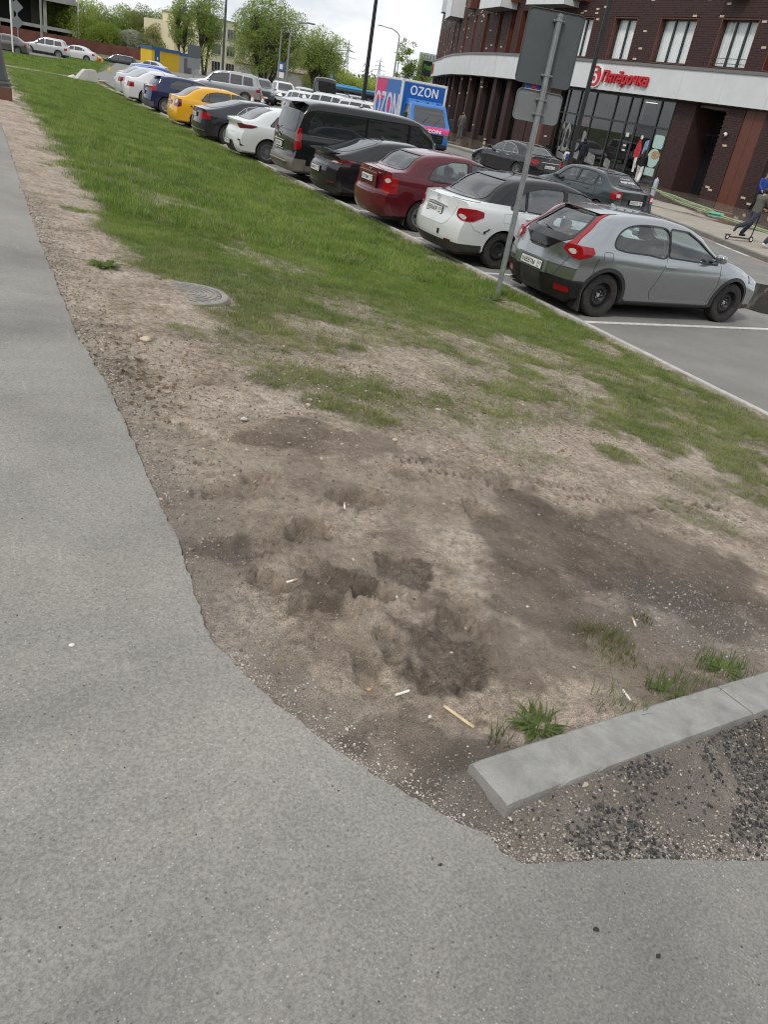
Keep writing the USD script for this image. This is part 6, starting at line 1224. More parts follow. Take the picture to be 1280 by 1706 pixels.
filmw = plain('window_film', (.20, .205, .20), .4, var=.6, scale=3)
for k, (y, w) in enumerate(((45.25, .22), (44.7, .34))): sticker('sticker_figure', spl([(y-w, .9), (y+w, .8), (y+w*.8, 1.5), (y+w*.9, 2.1), (y, 2.45), (y-w*.8, 2.0), (y-w*.6, 1.4)]).difference(spl([(y-w*.5, 1.1), (y+w*.4, 1.1), (y+w*.4, 1.9), (y, 2.1), (y-w*.4, 1.8)])), filmw)
for y, z0, z1, w in ((43.5, .5, 1.5, .5), (43.0, .9, 2.2, .2), (42.0, .4, 1.1, .55), (40.3, .4, 1.0, .3), (45.1, .3, .8, .6)): sticker('sticker_film', rp([(y-w, z0), (y+w, z0+.1), (y+w*.8, z1), (y-w*.9, z1-.15)], .1), filmw)
obj('dark_bin', fbox(0, U(45.0), U(45.7), .45, .1, .12, .95), gloss_black, bld)
rs = thing('red_window_sign', parent=bld)
for k in range(6): obj('letter', fbox(0, U(43.9)-.22*k, U(43.9)-.22*k+.15, -.30, -.34, 2.55, 2.95), plain('window_letter_red', (.6, .02, .02), .4), rs)
# ground floor of the curved part: dark glazing between brick piers under the fascia
for i in range(1, 9):
    L_ = LEN[i+1]-LEN[i]
    for k in range(2):
        u0, u1 = k*L_/2, (k+1)*L_/2
        bw_(i, u0, u0+.55, .12, 4.36, -.05, white=.06); obj('wall', fbox(i, u0, u0+.55, -.11, -.9, .1, 4.36), mortar, bld)
        obj('pane', fbox(i, u0+.56, u1-.02, -.5, -.51, .5, 4.36), shop_glass, bld); obj('sill_wall', fbox(i, u0+.56, u1-.02, -.4, -.6, .1, .5), mortar, bld)
        obj('mullion', fbox(i, (u0+.56+u1)/2-.04, (u0+.56+u1)/2+.04, -.44, -.56, .5, 4.36), frame_m, bld)
    obj('room_back', fbox(i, 0, L_, -4, -4.1, .1, 4.4), room_m, bld)
_cf = np.array([[0, 2, 3], [0, 3, 1], [4, 5, 7], [4, 7, 6], [0, 1, 5], [0, 5, 4], [2, 6, 7], [2, 7, 3], [0, 4, 6], [0, 6, 2], [1, 3, 7], [1, 7, 5]])[:, ::-1]
def boxes(rows):
    """many boxes on the facade as one triangle soup"""
    r = np.array(rows, float); fb = [fbasis(i) for i in range(len(PTS)-1)]; i = r[:, 0].astype(int)
    A, D, N = (np.array([b[k] for b in fb])[i] for k in range(3)); V = []
    for u in (1, 2):
        for o in (3, 4):
            for z in (5, 6): V.append(np.column_stack([A+D*r[:, [u]]+N*r[:, [o]], r[:, z]]))
    V = np.stack(V, 1); n = len(r); F = (_cf[None]+8*np.arange(n)[:, None, None]).reshape(-1, 3)
    return trimesh.Trimesh(V.reshape(-1, 3), F, process=False)
obj('brickwork', boxes(allb), brick_m, bld, kind='stuff')
for c in allc: obj('brick', boxes([c]), cream_brick, bld)
# shop sign: disc with numeral, and red letters
sg = thing('shop_sign', 'red shop sign with a round numeral badge on the white fascia', 'sign')
def plateat(poly, th, o, y, z): g = extr(poly, th); g.apply_transform(basis([0, -1, 0], [0, 0, 1], [-1, 0, 0], [FX-o, y, z])); return g
obj('badge_rim', plateat(Point(0, 0).buffer(.60, 32), .10, .33, 42.56, 5.06), white_sign, sg); obj('badge', plateat(Point(0, 0).buffer(.53, 32), .115, .335, 42.56, 5.06), red_sign, sg)
stext('5', 42.56, 5.06, .72, white_sign, .452, None, sg, 'numeral'); obj('leaf', plateat(spl([(0, .28), (.12, .38), (.34, .42), (.22, .30)]), .12, .34, 42.5, 5.06), green_sign, sg)
def letters(parent, t, y, z, h, total, m, depth, o, shear=.0):
    g = text3(t, h, depth, True); w = g.bounds[1, 0]-g.bounds[0, 0]; g.apply_translation([-g.bounds[0, 0], 0, 0]); g.apply_scale([total/w, 1, 1]); S = np.eye(4); S[0, 1] = shear; g.apply_transform(S)
    ps = sorted(g.split(only_watertight=False), key=lambda q: q.bounds[0, 0])
    for q in ps: q.apply_transform(basis([0, -1, 0], [0, 0, 1], [-1, 0, 0], [FX-o, y, z])); obj('letter', q, m, parent)
letters(sg, 'Пятёрочка', 41.92, 4.82, .58, 3.9, red_sign, .12, .34, .12)
# signs at the curved end
s2 = thing('curved_corner_sign', 'dark green and red lettering on the curved end of the fascia', 'sign')
a5, d5, n5 = fbasis(7)
for k, (u, w, z0, z1, m, tilt) in enumerate(((3.9, .35, 4.6, 5.4, green_sign, .3), (3.3, .3, 4.7, 5.6, green_sign, -.1), (2.7, .3, 4.8, 5.3, frame_m, .2), (2.2, .25, 4.7, 5.5, frame_m, 0))):
    q = extr(rp([(-w/2, 0), (w/2, 0), (w/2+tilt*.6, z1-z0), (-w/2+tilt*.6, z1-z0)], .05).difference(sbox(-.05, .25, .08, z1-z0-.3)), .08); q.apply_transform(basis([-d5[0], -d5[1], 0], [0, 0, 1], [n5[0], n5[1], 0], [*(a5+d5*u+n5*.33), z0])); obj('letter', q, m, s2)
q = extr(Point(0, 0).buffer(.5).difference(Point(0, 0).buffer(.3)), .08); q.apply_transform(basis([-d5[0], -d5[1], 0], [0, 0, 1], [n5[0], n5[1], 0], [*(a5+d5*1.2+n5*.33), 5.1])); obj('letter', q, red_sign, s2)
s3 = thing('projecting_box_sign', 'square black box sign with a green script, hung beyond the curved corner', 'sign', (48.1, 91.6, 0), 0)
obj('box', chbox(-.68, .62, -.15, .15, 4.45, 5.95, .03), plain('sign_black', (.012, .02, .016), .4), s3)
g = text3('Fresh', .62, .02, True); w = g.bounds[1, 0]; g.apply_transform(basis([1.05/w, 0, .0], [.0, 0, .8], [0, -1, 0], [-.55, -.155, 5.1])); obj('lettering', g, plain('green_script', (.10, .42, .05), .4), s3); obj('bracket', bx(.6, 2.2, -.05, .05, 4.6, 4.66), frame_m, s3); obj('bracket', bx(.6, 2.2, -.05, .05, 5.7, 5.76), frame_m, s3)

# ================================================================ STREET FURNITURE
galv = plain('galvanised_steel', (.30, .32, .33), .5, .6, var=.15, scale=9, dirt=((.2, .21, .21), .5)); sign_back = plain('sign_back_grey', (.085, .098, .105), .55, .1, var=.06, scale=5, dirt=((.06, .07, .075), .4)); sign_back2 = plain('sign_back_light_grey', (.20, .215, .225), .5, .2, var=.06, scale=5)
SP = np.array([6.72, 9.52])
sp = thing('sign_post', 'leaning galvanised post with two blank sign backs between the lawn and the parked cars', 'sign post', (SP[0], SP[1], float(zl(*SP))-.02))
lean = Ry(math.radians(1.2))@Rx(math.radians(-1.6))
obj('post', xf(cyl([0, 0, -.3], [0, 0, 3.54], .038, 20), lean), galv, sp, smooth=35); obj('post_cap', xf(lathe([(0, 3.55), (.04, 3.54), (.041, 3.51), (.038, 3.51)], 20), lean), galv, sp, smooth=35)
def sign_plate(x0, x1, z0, z1, r, off, m, name, yaw):
    g = extr(rp([(x0, z0), (x1, z0), (x1, z1), (x0, z1)], r), .004); rim = extr(rp([(x0, z0), (x1, z0), (x1, z1), (x0, z1)], r).difference(rp([(x0+.008, z0+.008), (x1-.008, z0+.008), (x1-.008, z1-.008), (x0+.008, z1-.008)], r*.9)), .018)
    M = lean@Rz(yaw)@T(0, off, 0)@basis([1, 0, 0], [0, 0, 1], [0, -1, 0]); o = obj(name, xf(g, M), m, sp); obj('folded_rim', xf(rim, M), m, o)
yw = math.radians(-27)
sign_plate(-.40, .33, 2.74, 3.58, .06, .058, sign_back, 'sign_plate', yw); sign_plate(-.33, .28, 2.31, 2.68, .06, .058, sign_back2, 'sign_plate', yw+.03)
for z in (3.47, 2.86, 2.58, 2.41): obj('clamp', xf(cat_([lathe([(.038, z-.012), (.046, z-.012), (.046, z+.012), (.038, z+.012), (.038, z-.012)], 20), xf(bx(-.075, .075, .03, .052, z-.014, z+.014), Rz(yw)), xf(cyl([-.065, -.01, z], [-.065, .05, z], .008, 6), Rz(yw)), xf(cyl([.065, -.01, z], [.065, .05, z], .008, 6), Rz(yw))]), lean), galv, sp)
# a blue strip of another sign's face showing between the two backs
b_ = obj('information_strip', xf(bx(-.24, .0, .062, .066, 2.685, 2.735), lean@Rz(yw)), plain('sign_blue', (.02, .05, .22), .4), sp); obj('red_mark', xf(cat_([xf(bx(-.06, .06, -.001, .002, -.006, .006), T(-.12, .056, 2.71)@Ry(a)) for a in (.6, -.6)]), lean@Rz(yw)), red_sign, b_); obj('strip_edge', xf(bx(-.24, .0, .054, .062, 2.676, 2.684), lean@Rz(yw)), white_sign, b_)
pole_m = plain('black_pole_paint', (.016, .017, .019), .4, var=.1); grey_pole = plain('grey_pole_paint', (.22, .23, .23), .5, var=.1)
def lamp_post(label, x, y, z0, h, r0, r1, m, arm=0, az=0, cat='street lamp', name='street_lamp', armz=0, tilt=(0, 0), group=None):
    t = thing(name, label, cat, (x, y, z0), 0, group); M = Ry(math.radians(tilt[0]))@Rx(math.radians(tilt[1]))
    obj('pole', xf(lathe([(0, -.4), (r0, -.4), (r0*.98, h*.3), (r1, h), (0, h)], 14), M), m, t, smooth=40); obj('base', xf(lathe([(r0, .0), (r0*1.7, .0), (r0*1.6, .5), (r0, .55)], 14), M), m, t, smooth=40)
    if arm:
        c, s_ = math.cos(az), math.sin(az); obj('arm', xf(tube([(0, 0, h-.1), (c*arm*.08, s_*arm*.08, h+.4), (c*arm*.4, s_*arm*.4, h+.95), (c*arm, s_*arm, h+1.15)], [r1, r1*.9, r1*.75, r1*.6], 8), M), m, t, smooth=40)
        obj('lamp_head', xf(xf(chbox(-.15, .75, -.16, .16, -.06, .09, .04), T(c*arm, s_*arm, h+1.15)@Rz(az)), M), grey_pole, t)
    return t
lamp_post('tall black lamp column in front of the shop sign, behind the dark green car', 23.75, 30.5, .12, 11.5, .10, .075, pole_m, tilt=(.5, -.5))
# ================================================================ CARS ACROSS THE LANE
def heading(deg, corner, half):
    a = math.radians(deg); return (corner[0]+half*math.sin(a), corner[1]-half*math.cos(a), 0)
def infiniti():
    sh = sedan(4.9, 1.80, 1.45, tr=1.05, cowl=1.0, glass_r=.45, roof_r=1.3, roof_f=2.6, wsh=3.5, rear=((.2, .12), (.4, .01), (.5, 0), (.7, .03), (1.0, .09)), rc=.25, roofw=.65)
    p = paint('gloss_black_paint', (.006, .006, .007), .0, .2, .03)
    c = Car('black_saloon', 'glossy black saloon with chrome window line, parked across the lane before the shop', sh, p, (1.1, 3.98), .34, 'alloy5', heading(92, (20.35, 28.3), .82), 92, None)
    sedan_windows(c, sh, 1.0, (1.25, 1.6, 2.3, 2.37, 3.4), 1.33, clear_glass, rear=(.60, 1.10, .5, 1.37), xr=(.3, 1.6), frm=chrome, fr=.010); doors(c, .97, 1.3, 2.33, 3.4)
    c.lamp('tail_lamp', spl([(.52, .84), (.60, .93), (.88, .92), (.90, .82), (.7, .76), (.58, .78)]), -.4, .6, lamp_red, side=Polygon([(-1, .5), (.35, .78), (.6, .9), (.5, .96), (-1, 1)])); c.seam(Polygon([(-.56, 1.2), (-.52, .6), (.52, .6), (.56, 1.2)]), 'rear', .010, (-.5, .3))
    c.build(); c.seats(2.2, 1.2); c.plate(.72, 'Х561ОЕ', '750', .02, 0, .05); c.put('chrome_handle_bar', rbox(.045, .07, -.45, .45, .86, .885, .008), chrome); c.put('emblem', xf(trimesh.creation.torus(.04, .006, 20, 8), T(.09, 0, .97)@Ry(PI/2)), chrome, smooth=40); c.handle(1.85, .88, chrome); c.handle(2.6, .87, chrome); c.mirror(3.15, 1.0, gloss_black); c.front_end()
infiniti()
def lada():
    top = [(0, .96), (.10, 1.0), (.30, 1.03), (.62, 1.16), (1.05, 1.36), (1.35, 1.395), (1.8, 1.42), (2.3, 1.40), (2.6, 1.33), (3.1, 1.0), (3.2, .97), (3.9, .86), (4.1, .78), (4.2, .66)]
    sh = Shape(4.2, 1.68, 1.42, top, [(0, .92), (.6, .94), (1.6, .92), (3.1, .86), (4.2, .62)], [(0, .79), (.35, .83), (.9, .84), (3.0, .84), (3.7, .81), (4.2, .72)], .2, .62, rear=((.2, .08), (.4, .01), (.5, 0), (.62, .05), (.95, .06)), rc=.08)
    p = paint('grey_green_paint', (.036, .05, .053), .35, .26, .06)
    c = Car('grey_green_liftback', 'grey-green liftback with white lettering on its rear window, between the lane and the shop', sh, p, (.8, 3.29), .29, 'alloy7', heading(95, (16.62, 18.75), .80), 95, None)
    c.window('quarter_window', rp([(.78, .985), (1.08, .975), (1.08, 1.25), (.98, 1.19)], .02), 'side', clear_glass, .016, dark_trim); c.window('rear_door_window', rp([(1.14, .97), (1.85, .95), (1.85, 1.31), (1.3, 1.315), (1.14, 1.27)], .02), 'side', clear_glass, .016, dark_trim); c.window('front_door_window', rp([(1.92, .945), (2.85, .90), (2.45, 1.22), (2.25, 1.30), (1.92, 1.31)], .02), 'side', clear_glass, .016, dark_trim)
    c.window('rear_window', rp([(-.60, 1.055), (.60, 1.055), (.50, 1.34), (-.50, 1.34)], .04), 'rear', dark_glass, .02, gloss_black, (.2, 1.2)); c.window('windscreen', rp([(-.62, 1.0), (.62, 1.0), (.5, 1.34), (-.5, 1.34)], .04), 'front', clear_glass, .02, None, (2.2, 3.4)); doors(c, .93, .95, 1.88, 2.9)
    c.lamp('tail_lamp', rp([(.60, .72), (.56, .93), (.84, .93), (.86, .72)], .02), -.4, .30, lamp_red); c.lamp('reversing_lamp', rp([(.63, .78), (.76, .78), (.78, .88), (.64, .88)], .02), -.4, .3, lamp_white, thick=False); c.put('tail_panel', c.skin(pr_rear(rp([(-.55, .58), (.55, .58), (.55, .93), (-.55, .93)], .02), -.4, .3), True), gloss_black); c.bulge('rear_bumper', sbox(-1, .1, 1, .52), 'rear', plain('dark_bumper', (.03, .035, .037), .4), (-.5, .35), thick=True)
    c.build(); c.seats(1.85, .9); c.plate(.70, 'О022ТТ', '197', .02, 0, .02); c.handle(1.35, .84, p); c.handle(2.15, .83, p); c.mirror(2.65, .95, p); c.whip(1.5); c.front_end()
    m = rear_text('ВДРХОД', .085, .004, True, .55); M = Ry(math.atan2(.53, .26)); m.apply_transform(T(.56, 0, 1.175)@Ry(1.13)); c.put('window_lettering', m, white_sign, smooth=False); m = rear_text('AVTO CLUB', .04, .004, True, .4); m.apply_transform(T(.70, 0, 1.245)@Ry(1.13)); c.put('window_lettering', m, white_sign, smooth=False)
lada()
# ---- delivery truck
def truck():
    t = thing('delivery_truck', 'blue and pink delivery lorry with a white-edged box body facing the camera', 'truck', (19.35, 36.75, 0), -98)
    blue = paint('lorry_blue_paint', (.02, .16, .50), 0, .28, .08); dblue = plain('lorry_box_blue', (.006, .10, .40), .4, var=.05, dirt=((.02, .10, .33), .4)); pink = plain('lorry_pink', (.55, .02, .15), .4, var=.06); wh = plain('lorry_white', (.72, .73, .73), .45, var=.05, dirt=((.5, .5, .48), .5)); lil = plain('lorry_print_lilac', (.60, .58, .68), .4)
    # local x forward (towards the camera), y left; box from x=-4.2..0, cab 0..1.75
    L, hw, z0, z1 = 4.2, 1.13, .95, 3.0
    obj('box_core', bx(-L+.02, -.02, -hw+.02, hw-.02, z0+.02, z1-.02), wh, t)
    for x in (-.06, -L+.06):
        for y in (-hw+.05, hw-.05): obj('box_corner_post', rbox(x-.06, x+.06, y-.05, y+.05, z0, z1, .015), wh, t)
    for y in (-hw+.05, hw-.05): obj('box_top_rail', rbox(-L, 0, y-.052, y+.052, z1-.10, z1+.003, .015), wh, t); obj('box_bottom_rail', rbox(-L, 0, y-.052, y+.052, z0-.003, z0+.12, .015), wh, t)
    obj('box_front_rail', rbox(-.11, .003, -hw+.1, hw-.1, z1-.09, z1+.002, .015), wh, t)
    obj('front_panel', chbox(-.03, .0, -hw+.115, hw-.115, z0+.12, z1-.11, .004), dblue, t)
    for y, s_ in ((-hw, -1),):
        def sidep(poly, th, m, name): g = extr(poly, th); g.apply_transform(basis([1, 0, 0], [0, 0, 1], [0, -1, 0], [0, y+.02-.0, 0])); return obj(name, g, m, t)
        # outlines in (x, z), seen from the right-hand side of the lorry (x grows to the right)
        sidep(Polygon([(-L+.14, z0+.13), (-.14, z0+.13), (-.14, z1-.11), (-L+.14, z1-.11)]), .018, plain('lorry_side_blue', (.02, .13, .42), .4, var=.05), 'side_panel'); sidep(Polygon([(-L+.14, z0+.6), (-2.3, z1-.11), (-L+.14, z1-.11)]).union(Polygon([(-L+.14, 2.0), (-2.6, 2.0), (-2.2, z1-.11), (-L+.14, z1-.11)])), .022, pink, 'side_print')
        g = text3('OZON', 1.05, .006, True); w = g.bounds[1, 0]; g.apply_scale([3.9/w, 1.0, 1]); g.apply_transform(basis([1, 0, 0], [0, 0, 1], [0, -1, 0], [-4.05, y-.004, 1.25]))
        for q in g.split(only_watertight=False): obj('side_letter', q, lil, t)
        sidep(Point(-1.72, 1.78).buffer(.30), .020, pink, 'side_print')
    obj('side_panel', bx(-L+.14, -.14, hw-.02, hw-.004, z0+.13, z1-.11), dblue, t)
    def ftext(tx, x, z, h, width, m, name, tilt=0):
        g = text3(tx, h, .006, True); w = g.bounds[1, 0]-g.bounds[0, 0]; g.apply_translation([-(g.bounds[0, 0]+w/2), -h/2, 0]); g.apply_scale([width/w, 1, 1]); g.apply_transform(basis([0, 1, 0], [0, 0, 1], [1, 0, 0])); g.apply_transform(T(x, 0, z)@Ry(tilt))
        for q in g.split(only_watertight=False): obj(name, q, m, t)
    ftext('OZON', .002, 2.60, .36, 1.38, white_sign, 'front_letter')
    # cab: profile in (x, z)
    prof = spl([(.02, .42), (1.55, .42), (1.80, .55), (1.82, .95), (1.74, 1.16), (1.52, 1.27), (1.2, 1.62), (.92, 2.02), (.72, 2.16), (.4, 2.20), (.03, 2.19)], 5)
    cab = pr_side(prof, -.98, .98) ^ pr_rear(rp([(-.98, .3), (.98, .3), (.98, 1.25), (.84, 2.26), (-.84, 2.26), (-.98, 1.25)], .08), -1, 3) ^ pr_top(rp([(-.5, -.99), (1.5, -.99), (1.86, -.80), (1.9, 0), (1.86, .80), (1.5, .99), (-.5, .99)], .1), 0, 4)
    ar = m3.Manifold.cylinder(2.4, .40, .40, 32, True).rotate([90, 0, 0]).translate([1.0, 0, .36]); cab = cab-ar
    big = (pr_side(prof.buffer(.008), -.988, .988) ^ pr_rear(rp([(-.988, .3), (.988, .3), (.988, 1.25), (.848, 2.268), (-.848, 2.268), (-.988, 1.25)], .08), -1, 3) ^ pr_top(rp([(-.5, -.998), (1.5, -.998), (1.868, -.80), (1.908, 0), (1.868, .80), (1.5, .998), (-.5, .998)], .1), 0, 4))
    ring = (big-cab)-ar
    obj('cab', cab, blue, t, smooth=30)
    ws = ring ^ pr_rear(rp([(-.80, 1.30), (.80, 1.30), (.72, 2.03), (-.72, 2.03)], .06), .85, 2); obj('windscreen', ws, opaque_glass, t, smooth=40); 
    for a in (-1, 1):
        q = (ring ^ pr_sides(rp([(.18, 1.30), (1.28, 1.28), (.9, 1.85), (.75, 2.0), (.2, 2.02)], .05))) ^ box_m(-1, 3, 0 if a > 0 else -2, 2 if a > 0 else 0, 0, 3); obj('door_window', q, opaque_glass, t, smooth=40)
        hd = ring ^ pr_rear(rp([(a*.62, .86), (a*.97, .88), (a*.97, 1.02), (a*.66, 1.02)], .02), 1.2, 2); obj('headlamp', hd, lamp_head, t, smooth=40)
        m = obj('wing_mirror', rbox(1.05, 1.15, a*1.15-.11, a*1.15+.11, 1.35, 1.70, .04), black_plastic, t, smooth=40); obj('mirror_arm', cyl([1.1, a*.95, 1.42], [1.1, a*1.1, 1.45], .02, 8), black_plastic, m)
    hood = ring ^ pr_rear(Polygon([(-.95, 1.03), (.95, 1.03), (.92, 1.26), (-.92, 1.26)]), 1.3, 2); obj('bonnet_print', hood, pink, t, smooth=40); ftext('OZON', 1.805, 1.10, .14, .9, white_sign, 'bonnet_letter', -.36)
    obj('grille', ring ^ pr_rear(rp([(-.58, .62), (.58, .62), (.62, .98), (-.62, .98)], .06), 1.2, 2), gloss_black, t); obj('front_bumper', (ring ^ pr_rear(sbox(-1.2, .3, 1.2, .60), .9, 2)), black_plastic, t); obj('front_plate', bx(1.825, 1.845, -.26, .26, .50, .61), plate_w, t)
    for a in (-.45, .15): obj('wiper', tube([(1.50, a, 1.30), (1.28, a+.3, 1.56), (1.22, a+.38, 1.62)], .012, 5), black_plastic, t)
    for z in (.70, .78, .86): obj('grille_bar', rbox(1.80, 1.845, -.55, .55, z, z+.03, .01), dark_trim, t)
    for a in (-1, 1): obj('door_seam', (ring ^ pr_sides(Polygon([(.12, .6), (.135, .6), (.135, 2.05), (.12, 2.05)]))) ^ box_m(-1, 3, 0 if a > 0 else -2, 2 if a > 0 else 0, 0, 3), plate_k, t); obj('side_marker', rbox(.9, 1.0, a*.985-.012, a*.985+.012, 1.0, 1.05, .008), plain('amber', (.5, .2, .02), .2), t)
    for k in range(3): obj('roof_lamp', rbox(.6, .7, -.5+.5*k-.05, -.5+.5*k+.05, 2.17, 2.21, .015), lamp_dark, t)
    obj('chassis', bx(-L+.1, .6, -.45, .45, .55, .93), dark_trim, t)
    for x in (-3.0, 1.0):
        for y, sd_ in ((-.86, 'r'), (.86, 'l')):
            w = thing('wheel', parent=t, loc=(x, y, .36)); a, b, c = wheel_meshes(.36, .22, 'steel', False)[sd_]; obj('tyre', a, rubber, w, smooth=35); obj('rim', b, steel_black, w, smooth=30); obj('wheel_nuts', c, chrome, w)
truck()
# ================================================================ PEOPLE
skin_m = plain('skin', (.42, .26, .19), .55, var=.08); hair_m = plain('dark_hair', (.018, .013, .010), .5)
def chain(pts, rad, n=14):
    b = [m3.Manifold.sphere(r, n).translate(list(map(float, p))) for p, r in zip(pts, rad)]
    return m3.Manifold.batch_boolean([m3.Manifold.batch_hull([b[i], b[i+1]]) for i in range(len(b)-1)], m3.OpType.Add)
def soft(M, l=.03, it=6):
    q = M.refine_to_length(l).to_mesh(); t = trimesh.Trimesh(q.vert_properties[:, :3], q.tri_verts); trimesh.smoothing.filter_taubin(t, iterations=it); return t
def hand(w, d, up):
    """palm and five bent fingers from wrist w along direction d; up = towards the thumb"""
    w, d, up = (np.asarray(q, float) for q in (w, d, up)); d /= np.linalg.norm(d); up = up-d*(up@d); up /= np.linalg.norm(up)+1e-9; s = np.cross(d, up); p = w+d*.085
    M = chain([w+d*.01, p], [.024, .036], 10)
    for k, L in enumerate((.066, .075, .07, .055)):
        o = p+up*(.027-.018*k)+d*.012; M = M+chain([o, o+d*L*.5+s*.008, o+d*L*.85+s*.03], [.009, .0085, .007], 8)
    o = w+d*.035+up*.028; return M+chain([o, o+up*.025+d*.025, o+up*.028+d*.055+s*.01], [.011, .0095, .008], 8)
def person(label, loc, rotz, h, top, legs, shoes, P, hair=hair_m, sleeve=True, hood=False, longhair=False, extras=(), name='person', flare=1.0, group=None):
    """P: joints in metres for a 1.75 m figure facing +x: head, neck, shl/shr, ell/elr, wrl/wrr, hip, knl/knr, anl/anr, tol/tor"""
    t = thing(name, label, 'person', loc, rotz, group); k = h/1.75; J = {a: np.array(b, float)*k for a, b in P.items()}
    hd, nk, hp = J['head'], J['neck'], J['hip']; r = lambda *a: [q*k for q in a]
    body = m3.Manifold.batch_hull([m3.Manifold.sphere(.088*k, 18).scale([1.05, .86, 1.22]).translate(hd.tolist()), m3.Manifold.sphere(.05*k, 12).translate((hd+[.035*k, 0, -.075*k]).tolist())])
    body = body+chain([hd+[.095*k, 0, .0], hd+[.112*k, 0, -.03*k]], r(.010, .015), 8)+m3.Manifold.sphere(.018*k, 8).scale([.5, 1, 1.5]).translate((hd+[0, .083*k, 0]).tolist())+m3.Manifold.sphere(.018*k, 8).scale([.5, 1, 1.5]).translate((hd+[0, -.083*k, 0]).tolist())
    body = body+chain([hd+[0, 0, -.06*k], nk, (nk+hp)/2+[0, 0, .05*k], hp], r(.055, .06, .12, .13))+chain([J['shl'], J['shr']], r(.06, .06))
    for s in 'lr':
        body = body+chain([J['sh'+s], J['el'+s], J['wr'+s]], r(.05, .038, .026))+chain([hp+[0, (.09 if s == 'l' else -.09)*k, -.02*k], J['kn'+s], J['an'+s]], r(.085, .055, .038))
        d = J['wr'+s]-J['el'+s]; body = body+hand(J['wr'+s], d, [1, 0, .25])
    obj('body', soft(body, .03*k, 4), skin_m, t, smooth=True)
    f = 1.0
    tor = m3.Manifold.batch_hull([m3.Manifold.sphere(.075*k, 14).translate(J['shl'].tolist()), m3.Manifold.sphere(.075*k, 14).translate(J['shr'].tolist()), m3.Manifold.sphere(.16*k, 14).scale([.8, 1.05, 1]).translate(((nk+hp)/2+[0, 0, .06*k]).tolist()), m3.Manifold.sphere(.06*k, 12).translate((nk-[0, 0, .04*k]).tolist())])+m3.Manifold.batch_hull([m3.Manifold.sphere(.16*k, 14).scale([.8, 1.05, 1]).translate(((nk+hp)/2+[0, 0, .06*k]).tolist()), m3.Manifold.sphere(.165*k, 14).scale([.8, 1.08, .7]).translate((hp+[0, 0, -.02*k]).tolist())])
    for s in 'lr': tor = tor+chain([J['sh'+s], J['el'+s], J['el'+s]+(J['wr'+s]-J['el'+s])*.93], r(.075, .06, .045))
    if hood: tor = tor+m3.Manifold.sphere(.10*k, 14).scale([.8, 1.1, .8]).translate((nk+[-.05*k, 0, .02*k]).tolist())
    obj('jacket', soft(tor, .03*k, 5), top, t, smooth=True)
    tr = m3.Manifold.sphere(.15*k, 14).scale([.8, 1.05, .8]).translate((hp+[0, 0, -.06*k]).tolist())
    for s in 'lr': tr = tr+chain([hp+[0, (.085 if s == 'l' else -.085)*k, -.06*k], J['kn'+s], J['an'+s]+(J['kn'+s]-J['an'+s])*.08], r(.105, .078*flare, .068*flare))
    obj('trousers', soft(tr, .03*k, 5), legs, t, smooth=True)
    for s in 'lr':
        a, b = J['an'+s], J['to'+s]; obj('shoe', soft(chain([a+[-.03*k, 0, -.045*k], b], r(.045, .036))+chain([a, a+[0, 0, -.03*k]], r(.045, .045)), .02*k, 4), shoes, t, smooth=True)
    hr = m3.Manifold.sphere(.098*k, 18).scale([1.02, .9, 1.15]).translate((hd+[-.012*k, 0, .018*k]).tolist())-box_m(hd[0]+.045*k, hd[0]+.3, -1, 1, hd[2]-.5, hd[2]+.055*k)-box_m(-1, 1, -1, 1, hd[2]-.5, hd[2]-.07*k)
    if longhair: hr = hr+chain([hd+[-.07*k, 0, -.02*k], hd+[-.10*k, 0, -.30*k]], r(.075, .06))
    obj('hair', soft(hr, .03*k, 2), hair, t, smooth=True)
    for n, m, mt in extras: obj(n, m, mt, t, smooth=40)
    return t
STAND = dict(head=(.02, 0, 1.62), neck=(0, 0, 1.47), shl=(0, .18, 1.42), shr=(0, -.18, 1.42), ell=(-.03, .24, 1.13), elr=(-.03, -.24, 1.13), wrl=(.07, .24, .88), wrr=(.07, -.24, .88), hip=(0, 0, .93), knl=(.02, .1, .5), knr=(.02, -.1, .5), anl=(-.02, .11, .09), anr=(-.02, -.11, .09), tol=(.14, .12, .04), tor=(.14, -.12, .04))
WALK = dict(STAND, knl=(.16, .09, .52), anl=(.22, .1, .10), tol=(.37, .1, .05), knr=(-.03, -.1, .5), anr=(-.28, -.1, .14), tor=(-.17, -.1, .05), ell=(-.14, .24, 1.16), wrl=(-.18, .24, .9), elr=(.06, -.24, 1.15), wrr=(.24, -.22, 1.0))
navy = plain('navy_hoodie', (.008, .010, .018), .85, var=.2, scale=12); blackc = plain('black_cloth', (.012, .012, .013), .85, var=.2, scale=12); greyc = plain('grey_jacket_cloth', (.10, .105, .10), .85, var=.2, scale=10); whitec = plain('white_cloth', (.66, .65, .62), .85, var=.08, scale=12); bluec = plain('blue_jacket_cloth', (.015, .05, .30), .7, var=.15, scale=10); denim = plain('dark_denim', (.03, .035, .055), .85, var=.2, scale=20); shoe_w = plain('white_shoe', (.62, .62, .6), .6); shoe_b = plain('black_shoe', (.015, .015, .015), .6); khaki = plain('khaki_cloth', (.10, .10, .08), .85, var=.2, scale=10)
HOLD = dict(STAND, ell=(.02, .26, 1.14), wrl=(.06, .40, .98))
person('person in a dark navy hoodie seen from behind, holding a small child by the hand', (29.3, 36.75, .12), 60, 1.80, navy, blackc, shoe_b, HOLD, hood=True)
CH = dict(STAND, elr=(.02, -.30, 1.2), wrr=(.04, -.46, 1.36))
bag = soft(chain([(-.13, 0, 1.28), (-.14, 0, 1.02)], [.12, .13]), .03, 4); bag.apply_scale(.62)
